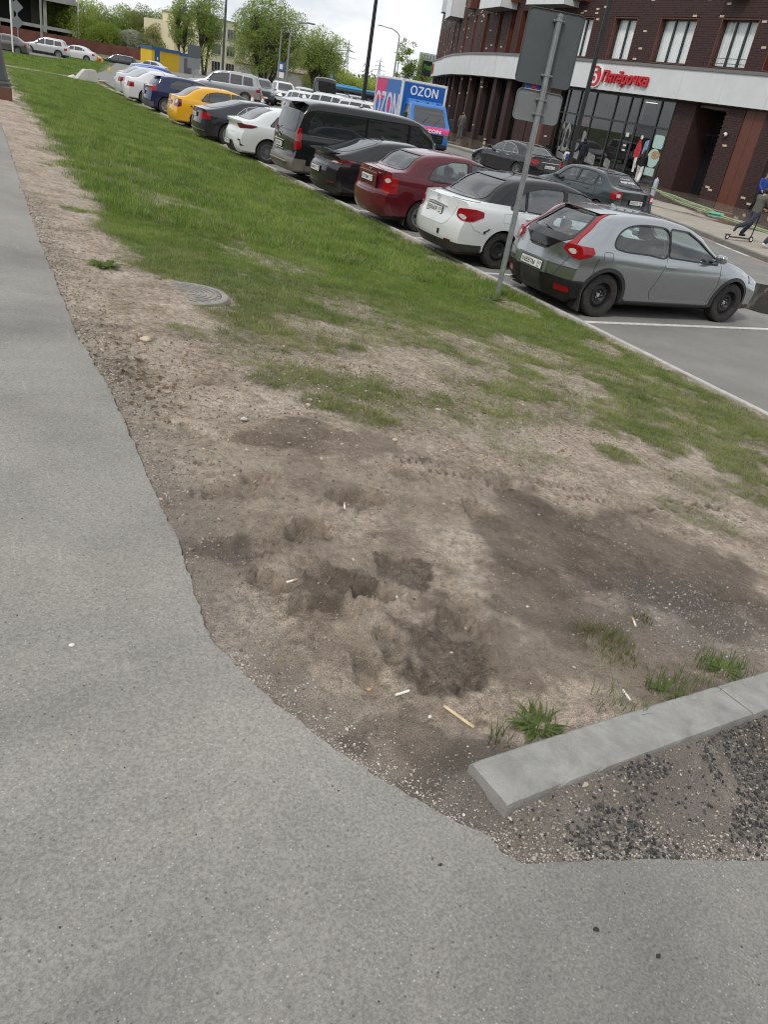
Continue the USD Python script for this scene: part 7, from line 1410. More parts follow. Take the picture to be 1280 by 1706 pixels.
person('small child in white sleeves and a bright blue vest beside the navy hoodie', (28.9, 37.45, .12), 60, 1.10, whitec, khaki, shoe_w, CH, hair=khaki, extras=[('vest', bag, bluec)])
person('person in black with long dark hair and wide white trousers by the shop door', (33.0, 36.15, .12), 35, 1.70, blackc, whitec, shoe_w, WALK, longhair=True, flare=1.35)
person('person in a grey jacket and cap standing by the brick piers beyond the lorry', (33.0, 56.0, .12), 60, 1.76, greyc, greyc, shoe_b, STAND, hair=greyc)
person('person in a blue jacket and black trousers at the right end of the building', (33.1, 27.9, .12), -100, 1.78, bluec, blackc, shoe_b, WALK)
PUSH = dict(STAND, head=(.16, 0, 1.58), neck=(.10, 0, 1.45), shl=(.09, .18, 1.40), shr=(.09, -.18, 1.40), ell=(.22, .24, 1.16), elr=(.22, -.24, 1.16), wrl=(.46, .2, 1.06), wrr=(.46, -.2, 1.06), hip=(.02, 0, .98), knl=(.04, .08, .58), anl=(-.24, .06, .24), tol=(-.08, .06, .19), knr=(-.22, -.1, .60), anr=(-.66, -.1, .46), tor=(-.74, -.1, .31))
SCX, SCY = 20.65, 17.84
person('person on a kick scooter in dark trousers, one foot pushed out behind', (SCX+.60, SCY, .12), -4, 1.62, khaki, denim, shoe_b, PUSH)
sc = thing('kick_scooter', 'black kick scooter with small white-hubbed wheels under the pushing rider', 'scooter', (SCX+.30, SCY, .12), -4)
obj('deck', rbox(-.42, .36, -.055, .055, .075, .11, .015), black_plastic, sc); obj('steering_tube', tube([(.36, 0, .09), (.44, 0, .18), (.50, 0, 1.02)], [.02, .018, .016], 10), dark_trim, sc, smooth=40); obj('handlebar', tube([(.50, -.24, 1.03), (.50, .24, 1.03)], .016, 8), rubber, sc, smooth=40); obj('rear_mudguard', rbox(-.60, -.40, -.03, .03, .14, .165, .01), black_plastic, sc)
for x in (-.50, .47):
    w = thing('wheel', parent=sc, loc=(x, 0, .085)); obj('tyre', xf(trimesh.creation.torus(.068, .017, 24, 10), Rx(PI/2)), rubber, w, smooth=True); obj('hub', xf(trimesh.creation.cylinder(.045, .024, sections=16), Rx(PI/2)), white_sign, w)
person('person in jeans and white trainers walking behind the scooter at the right edge', (21.25, 16.95, .12), -12, 1.72, greyc, denim, shoe_w, WALK)
# cleaning things before the shop
hz = thing('green_hose', 'bright green hose snaking over the wet paving before the building', 'hose')
ho = plain('hose_green', (.36, .50, .24), .35, var=.2, scale=3)
obj('hose_line', tube([(32.4, 34.2, .14), (31.2, 32.2, .14), (31.0, 31.2, .14), (30.0, 29.3, .14), (28.9, 26.8, .14), (27.2, 24.4, .14), (26.8, 23.2, .14), (26.3, 21.8, .14), (25.6, 19.5, .14)], .026, 8), ho, hz, smooth=40); obj('hose_loop', xf(trimesh.creation.torus(.28, .035, 28, 8), T(27.3, 24.8, .16)@np.diag([1.2, .9, 1, 1])), plain('hose_teal', (.12, .45, .32), .35), hz, smooth=True); obj('hose_line', tube([(31.9, 33.0, .14), (30.6, 31.6, .14), (29.4, 29.6, .14), (28.3, 27.8, .14), (27.4, 25.2, .14)], .022, 8), ho, hz, smooth=40)
bk = thing('water_bottle', 'pale blue water bottle standing by the brick pier', 'bottle', (33.2, 34.85, .12)); obj('bottle_body', lathe([(0, 0), (.13, 0), (.135, .05), (.135, .32), (.10, .42), (.03, .46), (0, .46)], 20), plain('bottle_blue', (.45, .52, .62), .15), bk, smooth=40); obj('bottle_cap', lathe([(.035, .455), (.035, .50), (0, .50)], 12), white_sign, bk)
mp = thing('mop', 'mop leaning on the shop window beside the water bottle', 'mop', (33.25, 35.3, .12)); obj('mop_handle', cyl([0, 0, .03], [.3, .3, 1.25], .014, 8), rust, mp); obj('mop_head', rbox(-.18, .14, -.05, .05, 0, .06, .02), greyc, mp)

# ================================================================ FAR CARS
FARP = {}
def fpaint(nm, col, metal=0):
    if nm not in FARP: FARP[nm] = paint('far_'+nm+'_paint', col, metal, .28, .1)
    return FARP[nm]
_fshape = {}
def fshape(kind):
    if kind in _fshape: return _fshape[kind]
    if kind == 'suv': s = hatch(4.5, 1.84, 1.68, glass_r=.08, tail=1.12, cowl=1.12, roof_r=.55, roof_f=2.35, wsh=3.25, belt_r=1.08, nose=.86, bot=.26, hi=False, rc=.15)
    elif kind == 'hatch': s = hatch(4.25, 1.76, 1.50, tail=1.02, cowl=1.0, roof_r=.62, roof_f=2.25, wsh=3.1, belt_r=.97, hi=False)
    elif kind == 'wagon': s = hatch(4.75, 1.82, 1.52, glass_r=.06, tail=1.03, cowl=1.0, roof_r=.5, roof_f=2.6, wsh=3.45, belt_r=.98, hi=False)
    elif kind == 'pickup': s = hatch(5.25, 1.85, 1.84, tail=1.2, cowl=1.16, glass_r=.04, roof_r=.36, roof_f=2.9, wsh=3.85, belt_r=1.14, nose=.92, bot=.32, hi=False, rc=.1)
    elif kind == 'bigvan':
        L, W, H = 5.5, 2.0, 2.45; s = Shape(L, W, H, [(0, 2.2), (.1, 2.38), (.5, H), (4.0, H-.03), (4.3, H-.15), (4.9, 1.35), (5.05, 1.25), (5.5, .9)], [(0, 1.25), (4.2, 1.2), (5.5, .85)], [(0, .96), (.4, .99), (1, 1.0), (4.6, .99), (5.5, .86)], .3, .82, rear=((.3, .08), (.5, 0), (1.2, .04), (2.3, .12)), rc=.06, hi=False)
    else: s = sedan(4.6, 1.78, 1.46, tr=1.04, cowl=1.0, hi=False)
    _fshape[kind] = s; return s
def far_car(kind, label, colour, x, y, z, deg, name=None, group=None, cat='car', wheel='alloy5', extra=None):
    """x, y: middle of the car"""
    sh = fshape(kind); a = math.radians(deg); ax = (.2*sh.L, .8*sh.L); loc = (x-math.cos(a)*sh.L/2, y-math.sin(a)*sh.L/2, z)
    global REC
    nm_ = name or {'suv': 'parked_suv', 'hatch': 'parked_hatchback', 'wagon': 'parked_estate', 'pickup': 'parked_pickup', 'bigvan': 'black_cargo_van'}.get(kind, 'parked_saloon')
    if kind in _built and not extra:
        rec, col0 = _built[kind]; at = {}; t = thing(nm_, label, cat, loc, deg, group); at[rec[0][4]] = t
        for r in rec[1:]:
            if r[0] == 'thing': at[r[4]] = thing(r[2], parent=at[r[1]], loc=r[3])
            else: at[r[5]] = obj(r[2], r[3], colour if r[4] is col0 else r[4], at[r[1]])
        return None
    if not extra: REC = []
    R = .37 if kind in ('suv', 'pickup', 'bigvan') else .32
    c = Car(nm_, label, sh, colour, ax, R, wheel, loc, deg, group, cat, hi=False, hollow=False)
    H, L = sh.H, sh.L; bz = float(sh.belt(L*.4))+.03
    if kind == 'sedan': sedan_windows(c, sh, 1.0, (1.05, 1.35, 2.15, 2.22, 3.2), 1.33, rear=(.58, 1.09, .5, 1.37), xr=(.2, 1.5), fr=0)
    elif kind == 'bigvan':
        c.window('front_door_window', rp([(3.4, 1.3), (4.5, 1.25), (4.2, 1.9), (3.4, 1.95)], .04), 'side', dark_glass, 0); c.window('windscreen', rp([(-.8, 1.4), (.8, 1.4), (.72, 2.2), (-.72, 2.2)], .05), 'front', dark_glass, 0, None, (4, 5.3)); c.window('rear_window', rp([(-.8, 1.45), (.8, 1.45), (.75, 2.1), (-.75, 2.1)], .05), 'rear', dark_glass, 0, None, (-.3, .4))
    else:
        wf = float(sh.L)-(1.2 if kind != 'pickup' else 1.45); rr = .55 if kind != 'hatch' else .8
        c.window('rear_side_window', rp([(rr, bz+.03), (1.25, bz), (1.25, H-.17), (rr+.12, H-.2)], .04), 'side', dark_glass, 0); c.window('rear_door_window', rp([(1.33, bz), (2.1, bz-.02), (2.1, H-.14), (1.33, H-.15)], .03), 'side', dark_glass, 0)
        c.window('front_door_window', rp([(2.18, bz-.02), (wf-.1, bz-.05), (wf-.55, H-.26), (2.6, H-.15), (2.18, H-.14)], .03), 'side', dark_glass, 0); c.window('rear_window', rp([(-.58, bz+.1), (.58, bz+.1), (.5, H-.12), (-.5, H-.12)], .05), 'rear', dark_glass, 0, None, (-.2, .75)); c.window('windscreen', rp([(-.62, bz), (.62, bz), (.52, H-.12), (-.52, H-.12)], .04), 'front', dark_glass, 0, None, (wf-1.2, wf+.6))
    c.lamp('tail_lamp', rp([(.55, bz-.30), (.58, bz-.08), (.90, bz-.10), (.92, bz-.28)], .02), -.4, .35, lamp_red)
    if kind in ('suv', 'pickup'): c.bulge('sill_cladding', Polygon([(-.5, .1), (L+.5, .1), (L+.5, .42), (-.5, .42)]), 'side', black_plastic, thick=True)
    c.build(); c.mirror(L*.66, bz-.02, colour if kind != 'bigvan' else black_plastic); c.front_end(.55 if kind != 'bigvan' else .75, .74 if kind not in ('suv', 'pickup', 'bigvan') else .95); c.put('number_plate', bx(.0, .02, -.26, .26, .70, .81), plate_w)
    if kind in ('suv', 'wagon', 'pickup'):
        for s_ in (-1, 1): c.put('roof_rail', tube([(.7, s_*.52, H-.07), (.8, s_*.53, H-.01), (2.2, s_*.53, H-.01), (2.35, s_*.52, H-.08)], .014, 6), chrome)
    if not extra: _built[kind] = (REC, colour)
    REC = None
    return c
_built = {}
OPP = 'cars parked facing the camera on the far side of the lane'
wp = fpaint('white', (.66, .67, .68)); sp_ = fpaint('silver', (.36, .37, .38), .7); gp = fpaint('grey', (.11, .115, .12), .5); bp = fpaint('black', (.012, .012, .014), .1); yp = fpaint('yellow', (.70, .36, .015))
far_car('pickup', 'silver pickup with canopy standing across the end of the parked row', sp_, 16.0, 59.5, 0, 158, cat='pickup')
far_car('suv', 'dark grey crossover, leftmost of the cars facing the camera across the lane', gp, 20.2, 64.6, 0, -100, group=OPP)
far_car('suv', 'white crossover next right of the dark grey one across the lane', wp, 22.7, 66.6, 0, -100, group=OPP)
far_car('hatch', 'silver-white hatchback in the middle of the cars facing the camera', fpaint('pale', (.5, .51, .52), .4), 25.0, 68.0, 0, -100, group=OPP)
far_car('suv', 'white crossover third from the left among the cars facing the camera', wp, 27.2, 69.5, 0, -100, group=OPP)
far_car('sedan', 'white saloon right of the last white crossover across the lane', wp, 29.6, 71.6, 0, -100, group=OPP)
far_car('hatch', 'silver hatchback, last but one of the cars facing the camera', sp_, 32.2, 74.0, 0, -100, group=OPP)
far_car('sedan', 'dark saloon at the right end of the cars facing the camera', gp, 34.8, 76.0, 0, -100, group=OPP)
far_car('suv', 'white off-roader just behind the roof of the tall black passenger van', wp, 19.9, 48.0, 0, -60)
far_car('suv', 'white crossover with roof rails nearest behind the black passenger van', fpaint('milk', (.6, .6, .6)), 20.2, 44.3, 0, -62)
far_car('sedan', 'silver saloon half hidden behind the black lamp column', sp_, 25.5, 53.0, 0, -75)
far_car('hatch', 'white hatchback between the two off-roaders and the cargo van', wp, 19.6, 52.6, 0, -80)
far_car('bigvan', 'large black cargo van seen from behind, beyond the white off-roaders', fpaint('matt_black', (.02, .02, .022)), 26.0, 66.5, 0, 70, cat='van')
far_car('sedan', 'white saloon with a raised boot lid line, left of the blue hatchback', wp, 9.15, 43.2, 0, 0, group=ROW)
far_car('sedan', 'pale blue-white saloon, second beyond the blue hatchback', fpaint('ice', (.5, .56, .6), .2), 9.3, 46.8, 0, 0, group=ROW)
tc = far_car('sedan', 'yellow, white and blue striped service car in the parked row', fpaint('service_yellow', (.68, .40, .05)), 9.9, 50.0, 0, 2, group=ROW, extra=True)
tc.put('blue_roof_stripe', (tc.sh.loft(-.006)-tc.B) ^ pr_top(sbox(.4, -.75, 4.4, -.35), 1.0, 2), bluec); tc.put('white_roof_stripe', (tc.sh.loft(-.006)-tc.B) ^ pr_top(sbox(.4, -.33, 4.4, .0), 1.0, 2), wp)
far_car('hatch', 'blue and white striped hatchback at the far end of the parked row', fpaint('service_blue', (.03, .12, .42)), 10.5, 53.2, 0, 3, group=ROW)
WALLCARS = 'cars along the brick-red wall'
def gz(x, y): return float(zbase(np.array(x), np.array(y)))+.05
far_car('sedan', 'grey saloon at the far left before the brick-red wall', fpaint('taupe', (.14, .135, .13), .5), 3.6, 88.5, -.12, 168, group=WALLCARS)
far_car('suv', 'silver-white crossover behind the grey saloon at the far left', fpaint('silverwhite', (.5, .51, .52), .3), 7.9, 96.5, -.12, 162, group=WALLCARS)
far_car('sedan', 'white car half hidden behind the silver-white crossover', wp, 11.3, 103.5, -.2, 165, group=WALLCARS)
far_car('sedan', 'yellow taxi half sunk behind the lawn crest by the wall', yp, 12.2, 105.0, -.55, 165, group=WALLCARS)
far_car('wagon', 'black estate behind the lawn crest in front of the wall', bp, 17.3, 113.0, -.6, 160, group=WALLCARS)
far_car('sedan', 'white saloon behind the lawn crest left of the yellow kiosk', wp, 21.6, 116.0, -.6, 165, group=WALLCARS)
def bus(label, x, y, deg):
    t = thing('parked_minibus', label, 'minibus', (x, y, 0), deg, None); L = 6.6
    obj('body', rbox(0, L, -1.0, 1.0, .3, 1.85, .12), fpaint('bus_dark', (.05, .06, .07)), t, smooth=30); obj('roof', rbox(.1, L-.1, -.95, .95, 1.83, 2.05, .1), plain('bus_roof_blue', (.05, .30, .60), .4), t, smooth=30); obj('roof_unit', rbox(1, 3, -.6, .6, 2.0, 2.15, .05), plain('bus_roof_blue', (.05, .30, .60), .4), t)
    for k in range(4):
        for s in (-1, 1): obj('window', bx(.4+k*1.5, 1.75+k*1.5, min(s*.99, s*1.012), max(s*.99, s*1.012), 1.0, 1.65), opaque_glass, t)
    obj('windscreen', bx(L-.02, L+.015, -.85, .85, .95, 1.7), opaque_glass, t)
    for xx in (1.3, 5.2):
        for s in (-1, 1): obj('wheel', xf(trimesh.creation.cylinder(.36, .24, sections=20), T(xx, s*.88, .36)@Rx(PI/2)), rubber, t)
bus('dark minibus with a blue roof parked behind the cargo van', 30.5, 78, -14); bus('dark minibus with a blue roof further right, behind the black lamp column', 38.6, 82, -14)
for (x, y, lb) in ((17.1, 56.3, 'orange traffic cone before the silver pickup'), (17.9, 56.6, 'orange traffic cone right of the other one at the pickup')):
    t = thing('traffic_cone', lb, 'traffic cone', (x, y, 0)); obj('cone', lathe([(0, .75), (.04, .75), (.16, .04), (.16, .02), (0, .02)], 16), plain('cone_orange', (.65, .16, .02), .5), t, smooth=40); obj('base', chbox(-.21, .21, -.21, .21, 0, .04, .01), rubber, t); obj('white_band', lathe([(.072, .58), (.128, .26), (.134, .26), (.078, .58), (.072, .58)], 16), white_sign, t, smooth=40)
# ================================================================ FAR BUILDINGS, WALL, KIOSK
def obox(name, m, parent, o, d, u0, u1, v0, v1, z0, z1):
    n = np.array([-d[1], d[0]]); q = bx(u0, u1, v0, v1, z0, z1); q.apply_transform(basis([*d, 0], [*n, 0], [0, 0, 1], [*o, 0])); return obj(name, q, m, parent)
conc = plain('raw_concrete', (.27, .265, .255), .9, var=.2, scale=1.2, dirt=((.15, .145, .135), .6)); conc_d = plain('dark_concrete', (.05, .05, .05), .9)
ub = thing('unfinished_building', 'unfinished bare concrete frame building behind the wall at the far left', 'building')
o = np.array([-26., 184.]); d = np.array([.997, -.07]); d /= np.linalg.norm(d)
for z in (-1.4, 2.05, 6.6): obox('floor_slab', conc, ub, o, d, 0, 46.5, -.5, 22, z, z+.55)
obox('parapet', conc, ub, o, d, 0, 46.3, -.2, .2, 7.15, 8.2)
for k in range(9): obox('column', conc, ub, o, d, 1.5+k*5.6, 2.1+k*5.6, .1, .7, -1, 6.6)
for k in range(9): obox('bracket', conc, ub, o, d, 4.2+k*5.2, 4.8+k*5.2, -1.0, -.3, 1.55, 2.1)
for z0, z1 in ((-.85, 2.05), (2.6, 6.6)): obox('back_wall', conc_d, ub, o, d, 0, 46.4, 9, 9.4, z0, z1)
blk_ = plain('grey_blockwork', (.33, .325, .32), .9, var=.12, scale=3, bump=.5, bscale=3)
for r in range(7):
    for c in range(5): obox('block', blk_, ub, o, d, 46.05, 46.35, .75+c*1.65+(r % 2)*.3, .75+c*1.65+1.6+(r % 2)*.3, 2.62+r*.565, 2.62+r*.565+.54)
obox('infill_wall', plain('dim_blockwork', (.16, .155, .15), .9), ub, o, d, 38.6, 46.0, 8.2, 8.6, 2.6, 6.6); obox('drain_pipe', white_sign, ub, o, d, 46.6, 46.8, -.3, -.1, -.5, 7.4)
obox('brick_pallet', plain('brick_red_stack', (.36, .13, .10), .8, var=.3, scale=2, bump=.5, bscale=2), ub, o, d, 31.5, 33.0, 1.5, 2.8, 2.62, 4.5); obox('rubble_bag', whitec, ub, o, d, 29.6, 31.1, 1.2, 2.4, 2.62, 3.7); obox('rubble_bag', plain('pink_bag', (.4, .28, .26), .8), ub, o, d, 27.8, 29.2, 1.2, 2.4, 2.62, 3.9)
wl = thing('brick_red_wall', 'long brick-red panel wall running behind the far cars', 'wall')
redw = mat('red_wall_panel', {'g': ('geometry', {}), 'mp': ('mapping', {'rotation': (PI/2, 0, 0)}), 'br': ('brick_texture', {'color1': (.20, .065, .045), 'color2': (.155, .05, .036), 'mortar': (.12, .06, .05), 'scale': 1, 'brick_width': .5, 'row_height': .16, 'mortar_size': .014}), 'n': ('noise_texture', {'scale': .5, 'detail': 5}), 'nr': ('rgb_ramp', {'ramp': [(.3, (.8,)*3), (.7, (1.15,)*3)]}), 'm': ('mix', {'mix_type': 'multiply', 'fac': 1}), 'b': ('bump', {'strength': .4, 'distance': .02}), 'p': ('principled_bsdf', {'roughness': .85})},
    [('g.position', 'mp.vector'), ('mp.vector', 'br.vector'), ('g.position', 'n.vector'), ('n.fac', 'nr.fac'), ('br.color', 'm.color1'), ('nr.color', 'm.color2'), ('m.color', 'p.base_color'), ('br.fac', 'b.height'), ('b.normal', 'p.normal')], 'p.BSDF')
WP = np.array([[-14., 141.], [6.0, 149.5], [15.2, 153.5], [33.0, 160.0]]); wlen = LineString(WP); npn = int(wlen.length//3.05)
for k in range(npn):
    a, b = (np.array(wlen.interpolate(k*3.05+e).coords[0]) for e in (0, 3.05)); dd = (b-a)/3.05; zt = 1.55+.012*k*.4
    obox('wall_panel', redw, wl, a, dd, .06, 2.99, -.08, .08, -1.6, zt); obox('wall_post', rust, wl, a, dd, -.14, .14, -.16, .16, -1.6, zt+.04)
ks = thing('yellow_kiosk', 'yellow and blue public toilet kiosk with a grey wing', 'kiosk')
o = np.array([22.0, 116.8]); d = np.array([.93, .36]); d /= np.linalg.norm(d); ky = plain('kiosk_yellow', (.62, .40, .015), .5, var=.05, scale=1); kb = plain('kiosk_blue', (.02, .09, .26), .45); kg = plain('kiosk_grey', (.36, .37, .39), .5, var=.06, scale=1)
obox('yellow_body', ky, ks, o, d, 0, 4.1, 0, 2.6, -.6, 2.1); obox('blue_door', kb, ks, o, d, .45, 1.15, -.05, -.002, -.5, 2.05); obox('yellow_rim', ky, ks, o, d, 1.15, 1.35, -.06, -.002, -.5, 2.08); obox('blue_roof', kb, ks, o, d, -.1, 4.15, -.12, 2.7, 2.1, 2.42); obox('grey_body', kg, ks, o, d, 4.15, 7.2, .1, 2.6, -.4, 2.0); obox('grey_door', plain('kiosk_door', (.10, .105, .11), .5), ks, o, d, 4.9, 6.0, .04, .098, -.3, 1.75); obox('blue_roof', kb, ks, o, d, 4.16, 7.3, -.02, 2.7, 2.0, 2.28); obox('door_symbol', white_sign, ks, o, d, .72, .88, -.06, -.051, 1.0, 1.35)
for k in range(4): obox('door_symbol', white_sign, ks, o, d, .62+.08*k, .66+.08*k, -.06, -.051, -.1+.15*k, .1+.17*k)
yb = thing('yellow_building', 'pale yellow three-storey building with tall windows behind the trees', 'building')
yel = plain('pale_yellow_plaster', (.62, .56, .38), .85, var=.06, scale=.5, dirt=((.5, .45, .32), .4)); o = np.array([39.4, 159.0]); d = np.array([.93, .37]); d /= np.linalg.norm(d)
def fac_windows(u0, n, step, zs_, w=1.5, h=2.0, v=-.01):
    for z in zs_:
        for k in range(n):
            u = u0+k*step; f = obox('window', plain('pvc_frame', (.5, .5, .48), .5), yb, o, d, u, u+w, v-.06, v-.001, z, z+h)
            for q in range(3): obox('pane', opaque_glass, f, o, d, u+.09+q*(w-.1)/3, u+(q+1)*(w-.1)/3, v-.085, v-.061, z+.1, z+h-.1)
            obox('window_sill', conc, f, o, d, u-.1, u+w+.1, v-.14, v-.061, z-.1, z-.02)
obox('wall', yel, yb, o, d, 0, 6.5, 0, 14, -1, 8.3); obox('cornice', conc, yb, o, d, -.15, 6.6, -.15, 14, 8.3, 8.5); fac_windows(1.1, 2, 3.1, (.2, 2.95, 5.55), 1.9, 1.75)
obox('wall', yel, yb, o, d, 6.5, 34, 1.2, 14, -1, 7.0); obox('cornice', conc, yb, o, d, 6.6, 34.2, 1.05, 14, 7.0, 7.2); fac_windows(8, 9, 3.0, (.4, 3.2), 1.4, 1.8, 1.19)
obox('wall', plain('grey_plaster', (.34, .32, .28), .85, var=.1, scale=.4), yb, o, d, 6.5, 40, -2.2, 1.0, -1, 2.2); obox('roof_edge', rust, yb, o, d, 6.4, 40.2, -2.4, 1.0, 2.2, 2.4)
ybl = thing('yellow_rear_building', 'pale yellow building wing showing behind the thin birch', 'building'); o2, o = o, np.array([35.2, 166.]); obox('wall', yel, ybl, o, d, 0, 5, 0, 10, -1, 6.9)
for k in range(2):
    for z in (.4, 3.6): obox('window', opaque_glass, ybl, o, d, .5+2.3*k, 1.9+2.3*k, -.05, -.002, z, z+1.9)
tw = thing('grey_tower_block', 'grey residential tower block far away beside the box sign', 'building'); o = np.array([233., 455.]); d = np.array([.90, -.43])
tg_ = plain('tower_grey', (.34, .36, .39), .8, var=.05, scale=.05); obox('core', tg_, tw, o, d, 0, 12.5, 0, 14, -2, 23.5)
for k in range(7): obox('window_strip', plain('tower_glass', (.12, .14, .17), .3), tw, o, d, .7+1.7*k, 1.45+1.7*k, -.12, -.003, 0, 22.8)
for z in range(1, 8): obox('floor_band', tg_, tw, o, d, .1, 12.4, -.16, -.121, z*2.9-.25, z*2.9)
# pylons
def pylon(label, x, y, h):
    t = thing('power_pylon', label, 'pylon', (x, y, 0)); pm = plain('pylon_steel', (.42, .45, .48), .6); legs = []
    for a, b in ((1, 1), (1, -1), (-1, 1), (-1, -1)): obj('leg', tube([(a*h*.09, b*h*.09, 0), (a*h*.025, b*h*.025, h*.6), (0, 0, h)], .16, 4), pm, t)
    for k in range(7): z = h*(.05+.09*k); w = h*(.088-.0105*k); obj('brace', tube([(-w, -w, z), (w, w, z+h*.085)], .09, 4), pm, t); obj('brace', tube([(w, -w, z), (-w, w, z+h*.085)], .09, 4), pm, t)
    for z, w in ((.62, .22), (.75, .17), (.88, .12)): obj('cross_arm', tube([(-h*w*.85, h*w*.5, h*z), (0, 0, h*(z+.03)), (h*w*.85, -h*w*.5, h*z)], .16, 4), pm, t)
pylon('power pylon on the skyline right of the second willow', 178, 428, 21); pylon('smaller power pylon behind the black lamp column', 240, 522, 19)
# posts and lamps
lamp_post('dark green lamp column in front of the pale yellow building', 21.2, 79.5, 0, 12, .11, .07, plain('dark_green_pole', (.05, .065, .06), .5))
lamp_post('grey street lamp leaning over the lane between the two willows', 30.0, 87.5, 0, 5.8, .11, .07, grey_pole, 1.9, .15); lamp_post('grey lamp column beside the leaning street lamp', 29.2, 87.9, 0, 6.0, .09, .06, grey_pole)
lamp_post('tall black lamp column rising from behind the white crossovers', 20.85, 47.0, 0, 12, .115, .075, pole_m)
lamp_post('curved grey street lamp left of the lorry box', 75.2, 156.5, 0, 11.5, .2, .11, grey_pole, 3.6, 2.6); lamp_post('distant lamp column with a short arm right of the curved street lamp', 92, 190, 0, 9.0, .15, .1, grey_pole, 2.5, 1.5)
lamp_post('distant street lamp between the two pylons', 60, 150, 0, 6.2, .14, .08, grey_pole, 3.0, .2); lamp_post('floodlight mast on the skyline behind the bushes', 66, 165, 0, 9, .12, .1, grey_pole)
lamp_post('grey lamp column in front of the unfinished building', 8.3, 106, -.5, 11, .12, .09, grey_pole)
wpst = thing('white_marker_post', 'white post at the road edge at the far left', 'post', (4.4, 87.2, .0)); obj('post', cyl([0, 0, -.5], [0, 0, 4.3], .07, 10), white_sign, wpst); obj('cap', cyl([0, 0, 4.3], [0, 0, 4.4], .09, 10), greyc, wpst)
dsg = thing('diamond_road_sign', 'post with two grey sign backs behind the grey saloon', 'road sign', (5.4, 96.5, -.3)); obj('post', cyl([0, 0, -.5], [0, 0, 4.6], .06, 10), grey_pole, dsg)
for z in (4.0, 2.7): obj('sign_plate', xf(bx(-.42, .42, -.02, .02, -.42, .42), T(0, -.08, z)@Ry(PI/4)), sign_back2, dsg)
for x, y, lb in ((33.5, 100.0, 'small blue parking sign below the first willow'), (47, 118.0, 'blue road signs on a post below the second willow')):
    t = thing('blue_road_sign', lb, 'road sign', (x, y, 0)); obj('post', cyl([0, 0, -.3], [0, 0, 3.2], .06, 8), grey_pole, t); obj('sign_plate', xf(bx(-.4, .4, -.02, .02, 2.3, 3.2), Rz(-.35)@T(0, -.09, 0)), plain('sign_blue2', (.04, .12, .38), .4), t); obj('lower_plate', xf(bx(-.4, .4, -.02, .02, 1.6, 2.2), Rz(-.35)@T(0, -.09, 0)), white_sign, t); obj('symbol', xf(bx(-.15, .2, -.035, -.021, 2.5, 3.0), Rz(-.35)@T(0, -.09, 0)), white_sign, t)
ksn = thing('kiosk_side_sign', 'grey sign back on a post in front of the yellow kiosk', 'road sign', (24.6, 105, 0)); obj('post', cyl([0, 0, -.5], [0, 0, 3.7], .07, 8), grey_pole, ksn); obj('sign_plate', xf(bx(-.75, .75, -.03, .03, 2.1, 3.3), Rz(-.25)@T(0, -.1, 0)), sign_back, ksn); obj('lower_plate', xf(bx(-.75, .75, -.03, .03, .9, 2.0), Rz(-.25)@T(0, -.1, 0)), sign_back2, ksn)
# concrete block, marker and old lamp base on the lawn
cb = thing('concrete_block', 'whitish concrete footing block lying on the far lawn', 'concrete block', (6.6, 55.0, float(zl(6.6, 55.))+.02), 12)
wc_ = plain('pale_concrete', (.50, .49, .47), .85, var=.12, scale=3); obj('block', trimesh.convex.convex_hull(np.array([[-.62, -.35, 0], [.62, -.35, 0], [.62, .35, 0], [-.62, .35, 0], [-.1, -.28, .58], [.52, -.28, .62], [.5, .25, .62], [-.1, .25, .58], [-.35, -.3, .35]])), wc_, cb, smooth=False); obj('broken_foot', trimesh.convex.convex_hull(np.array([[-1.15, -.3, 0], [-.6, -.36, 0], [-.6, .3, 0], [-1.1, .25, 0], [-.7, -.2, .2], [-.65, .2, .22], [-1.0, 0, .12]])), wc_, cb, smooth=False)
for k in range(4): obj('ridge', trimesh.convex.convex_hull(np.array([[.0+.14*k, -.37, .05], [.05+.14*k, -.37, .05], [.0+.12*k, -.295, .58], [.04+.12*k, -.295, .58], [.02+.13*k, -.35, .3]])), wc_, cb)
dm = thing('yellow_marker', 'small yellow diamond marker on a stick in the far lawn', 'marker', (10.9, 75.5, -.35)); obj('stick', cyl([.3, 0, -.2], [0, 0, .55], .02, 6), grey_pole, dm); obj('diamond', xf(bx(-.16, .16, -.02, .02, -.16, .16), T(0, 0, .62)@Rz(-.3)@Ry(PI/4)), plain('marker_yellow', (.6, .42, .05), .5), dm); obj('inner_diamond', xf(bx(-.09, .09, -.03, -.021, -.09, .09), T(0, 0, .62)@Rz(-.3)@Ry(PI/4)), plain('marker_pale', (.55, .55, .4), .5), dm)
pb = thing('cast_iron_post', 'old grey cast iron post with a rusty foot at the left edge', 'post', (.72, 23.6, float(zl(.7, 23.6))-.02))
pim = plain('weathered_iron', (.085, .09, .09), .6, .3, var=.2, scale=3, dirt=((.16, .16, .15), .5)); obj('shaft', lathe([(0, .42), (.34, .42), (.30, .62), (.22, 1.2), (.19, 1.5), (.24, 1.56), (.24, 1.66), (.14, 1.72), (.10, 2.2), (.10, 4.2), (0, 4.2)], 10), pim, pb); obj('moulding', lathe([(0, .30), (.40, .30), (.40, .36), (.36, .40), (.36, .44), (0, .44)], 10), pim, pb); obj('foot', chbox(-.38, .38, -.38, .38, -.2, .298, .02), plain('rusty_foot', (.13, .05, .028), .8, var=.4, scale=4, dirt=((.09, .085, .08), .7)), pb)
# far road along the wall
rd = LineString([(-30, 78), (-6, 84), (5, 91.5), (14, 105), (22, 116), (40, 128)]); obj('far_road', polygrid(rd.buffer(3.2), 2.0, lambda x, y: zbase(x, y)+.09-.3*sm((x-9)/4), .3, 2.0), lot_mat, kind='structure')
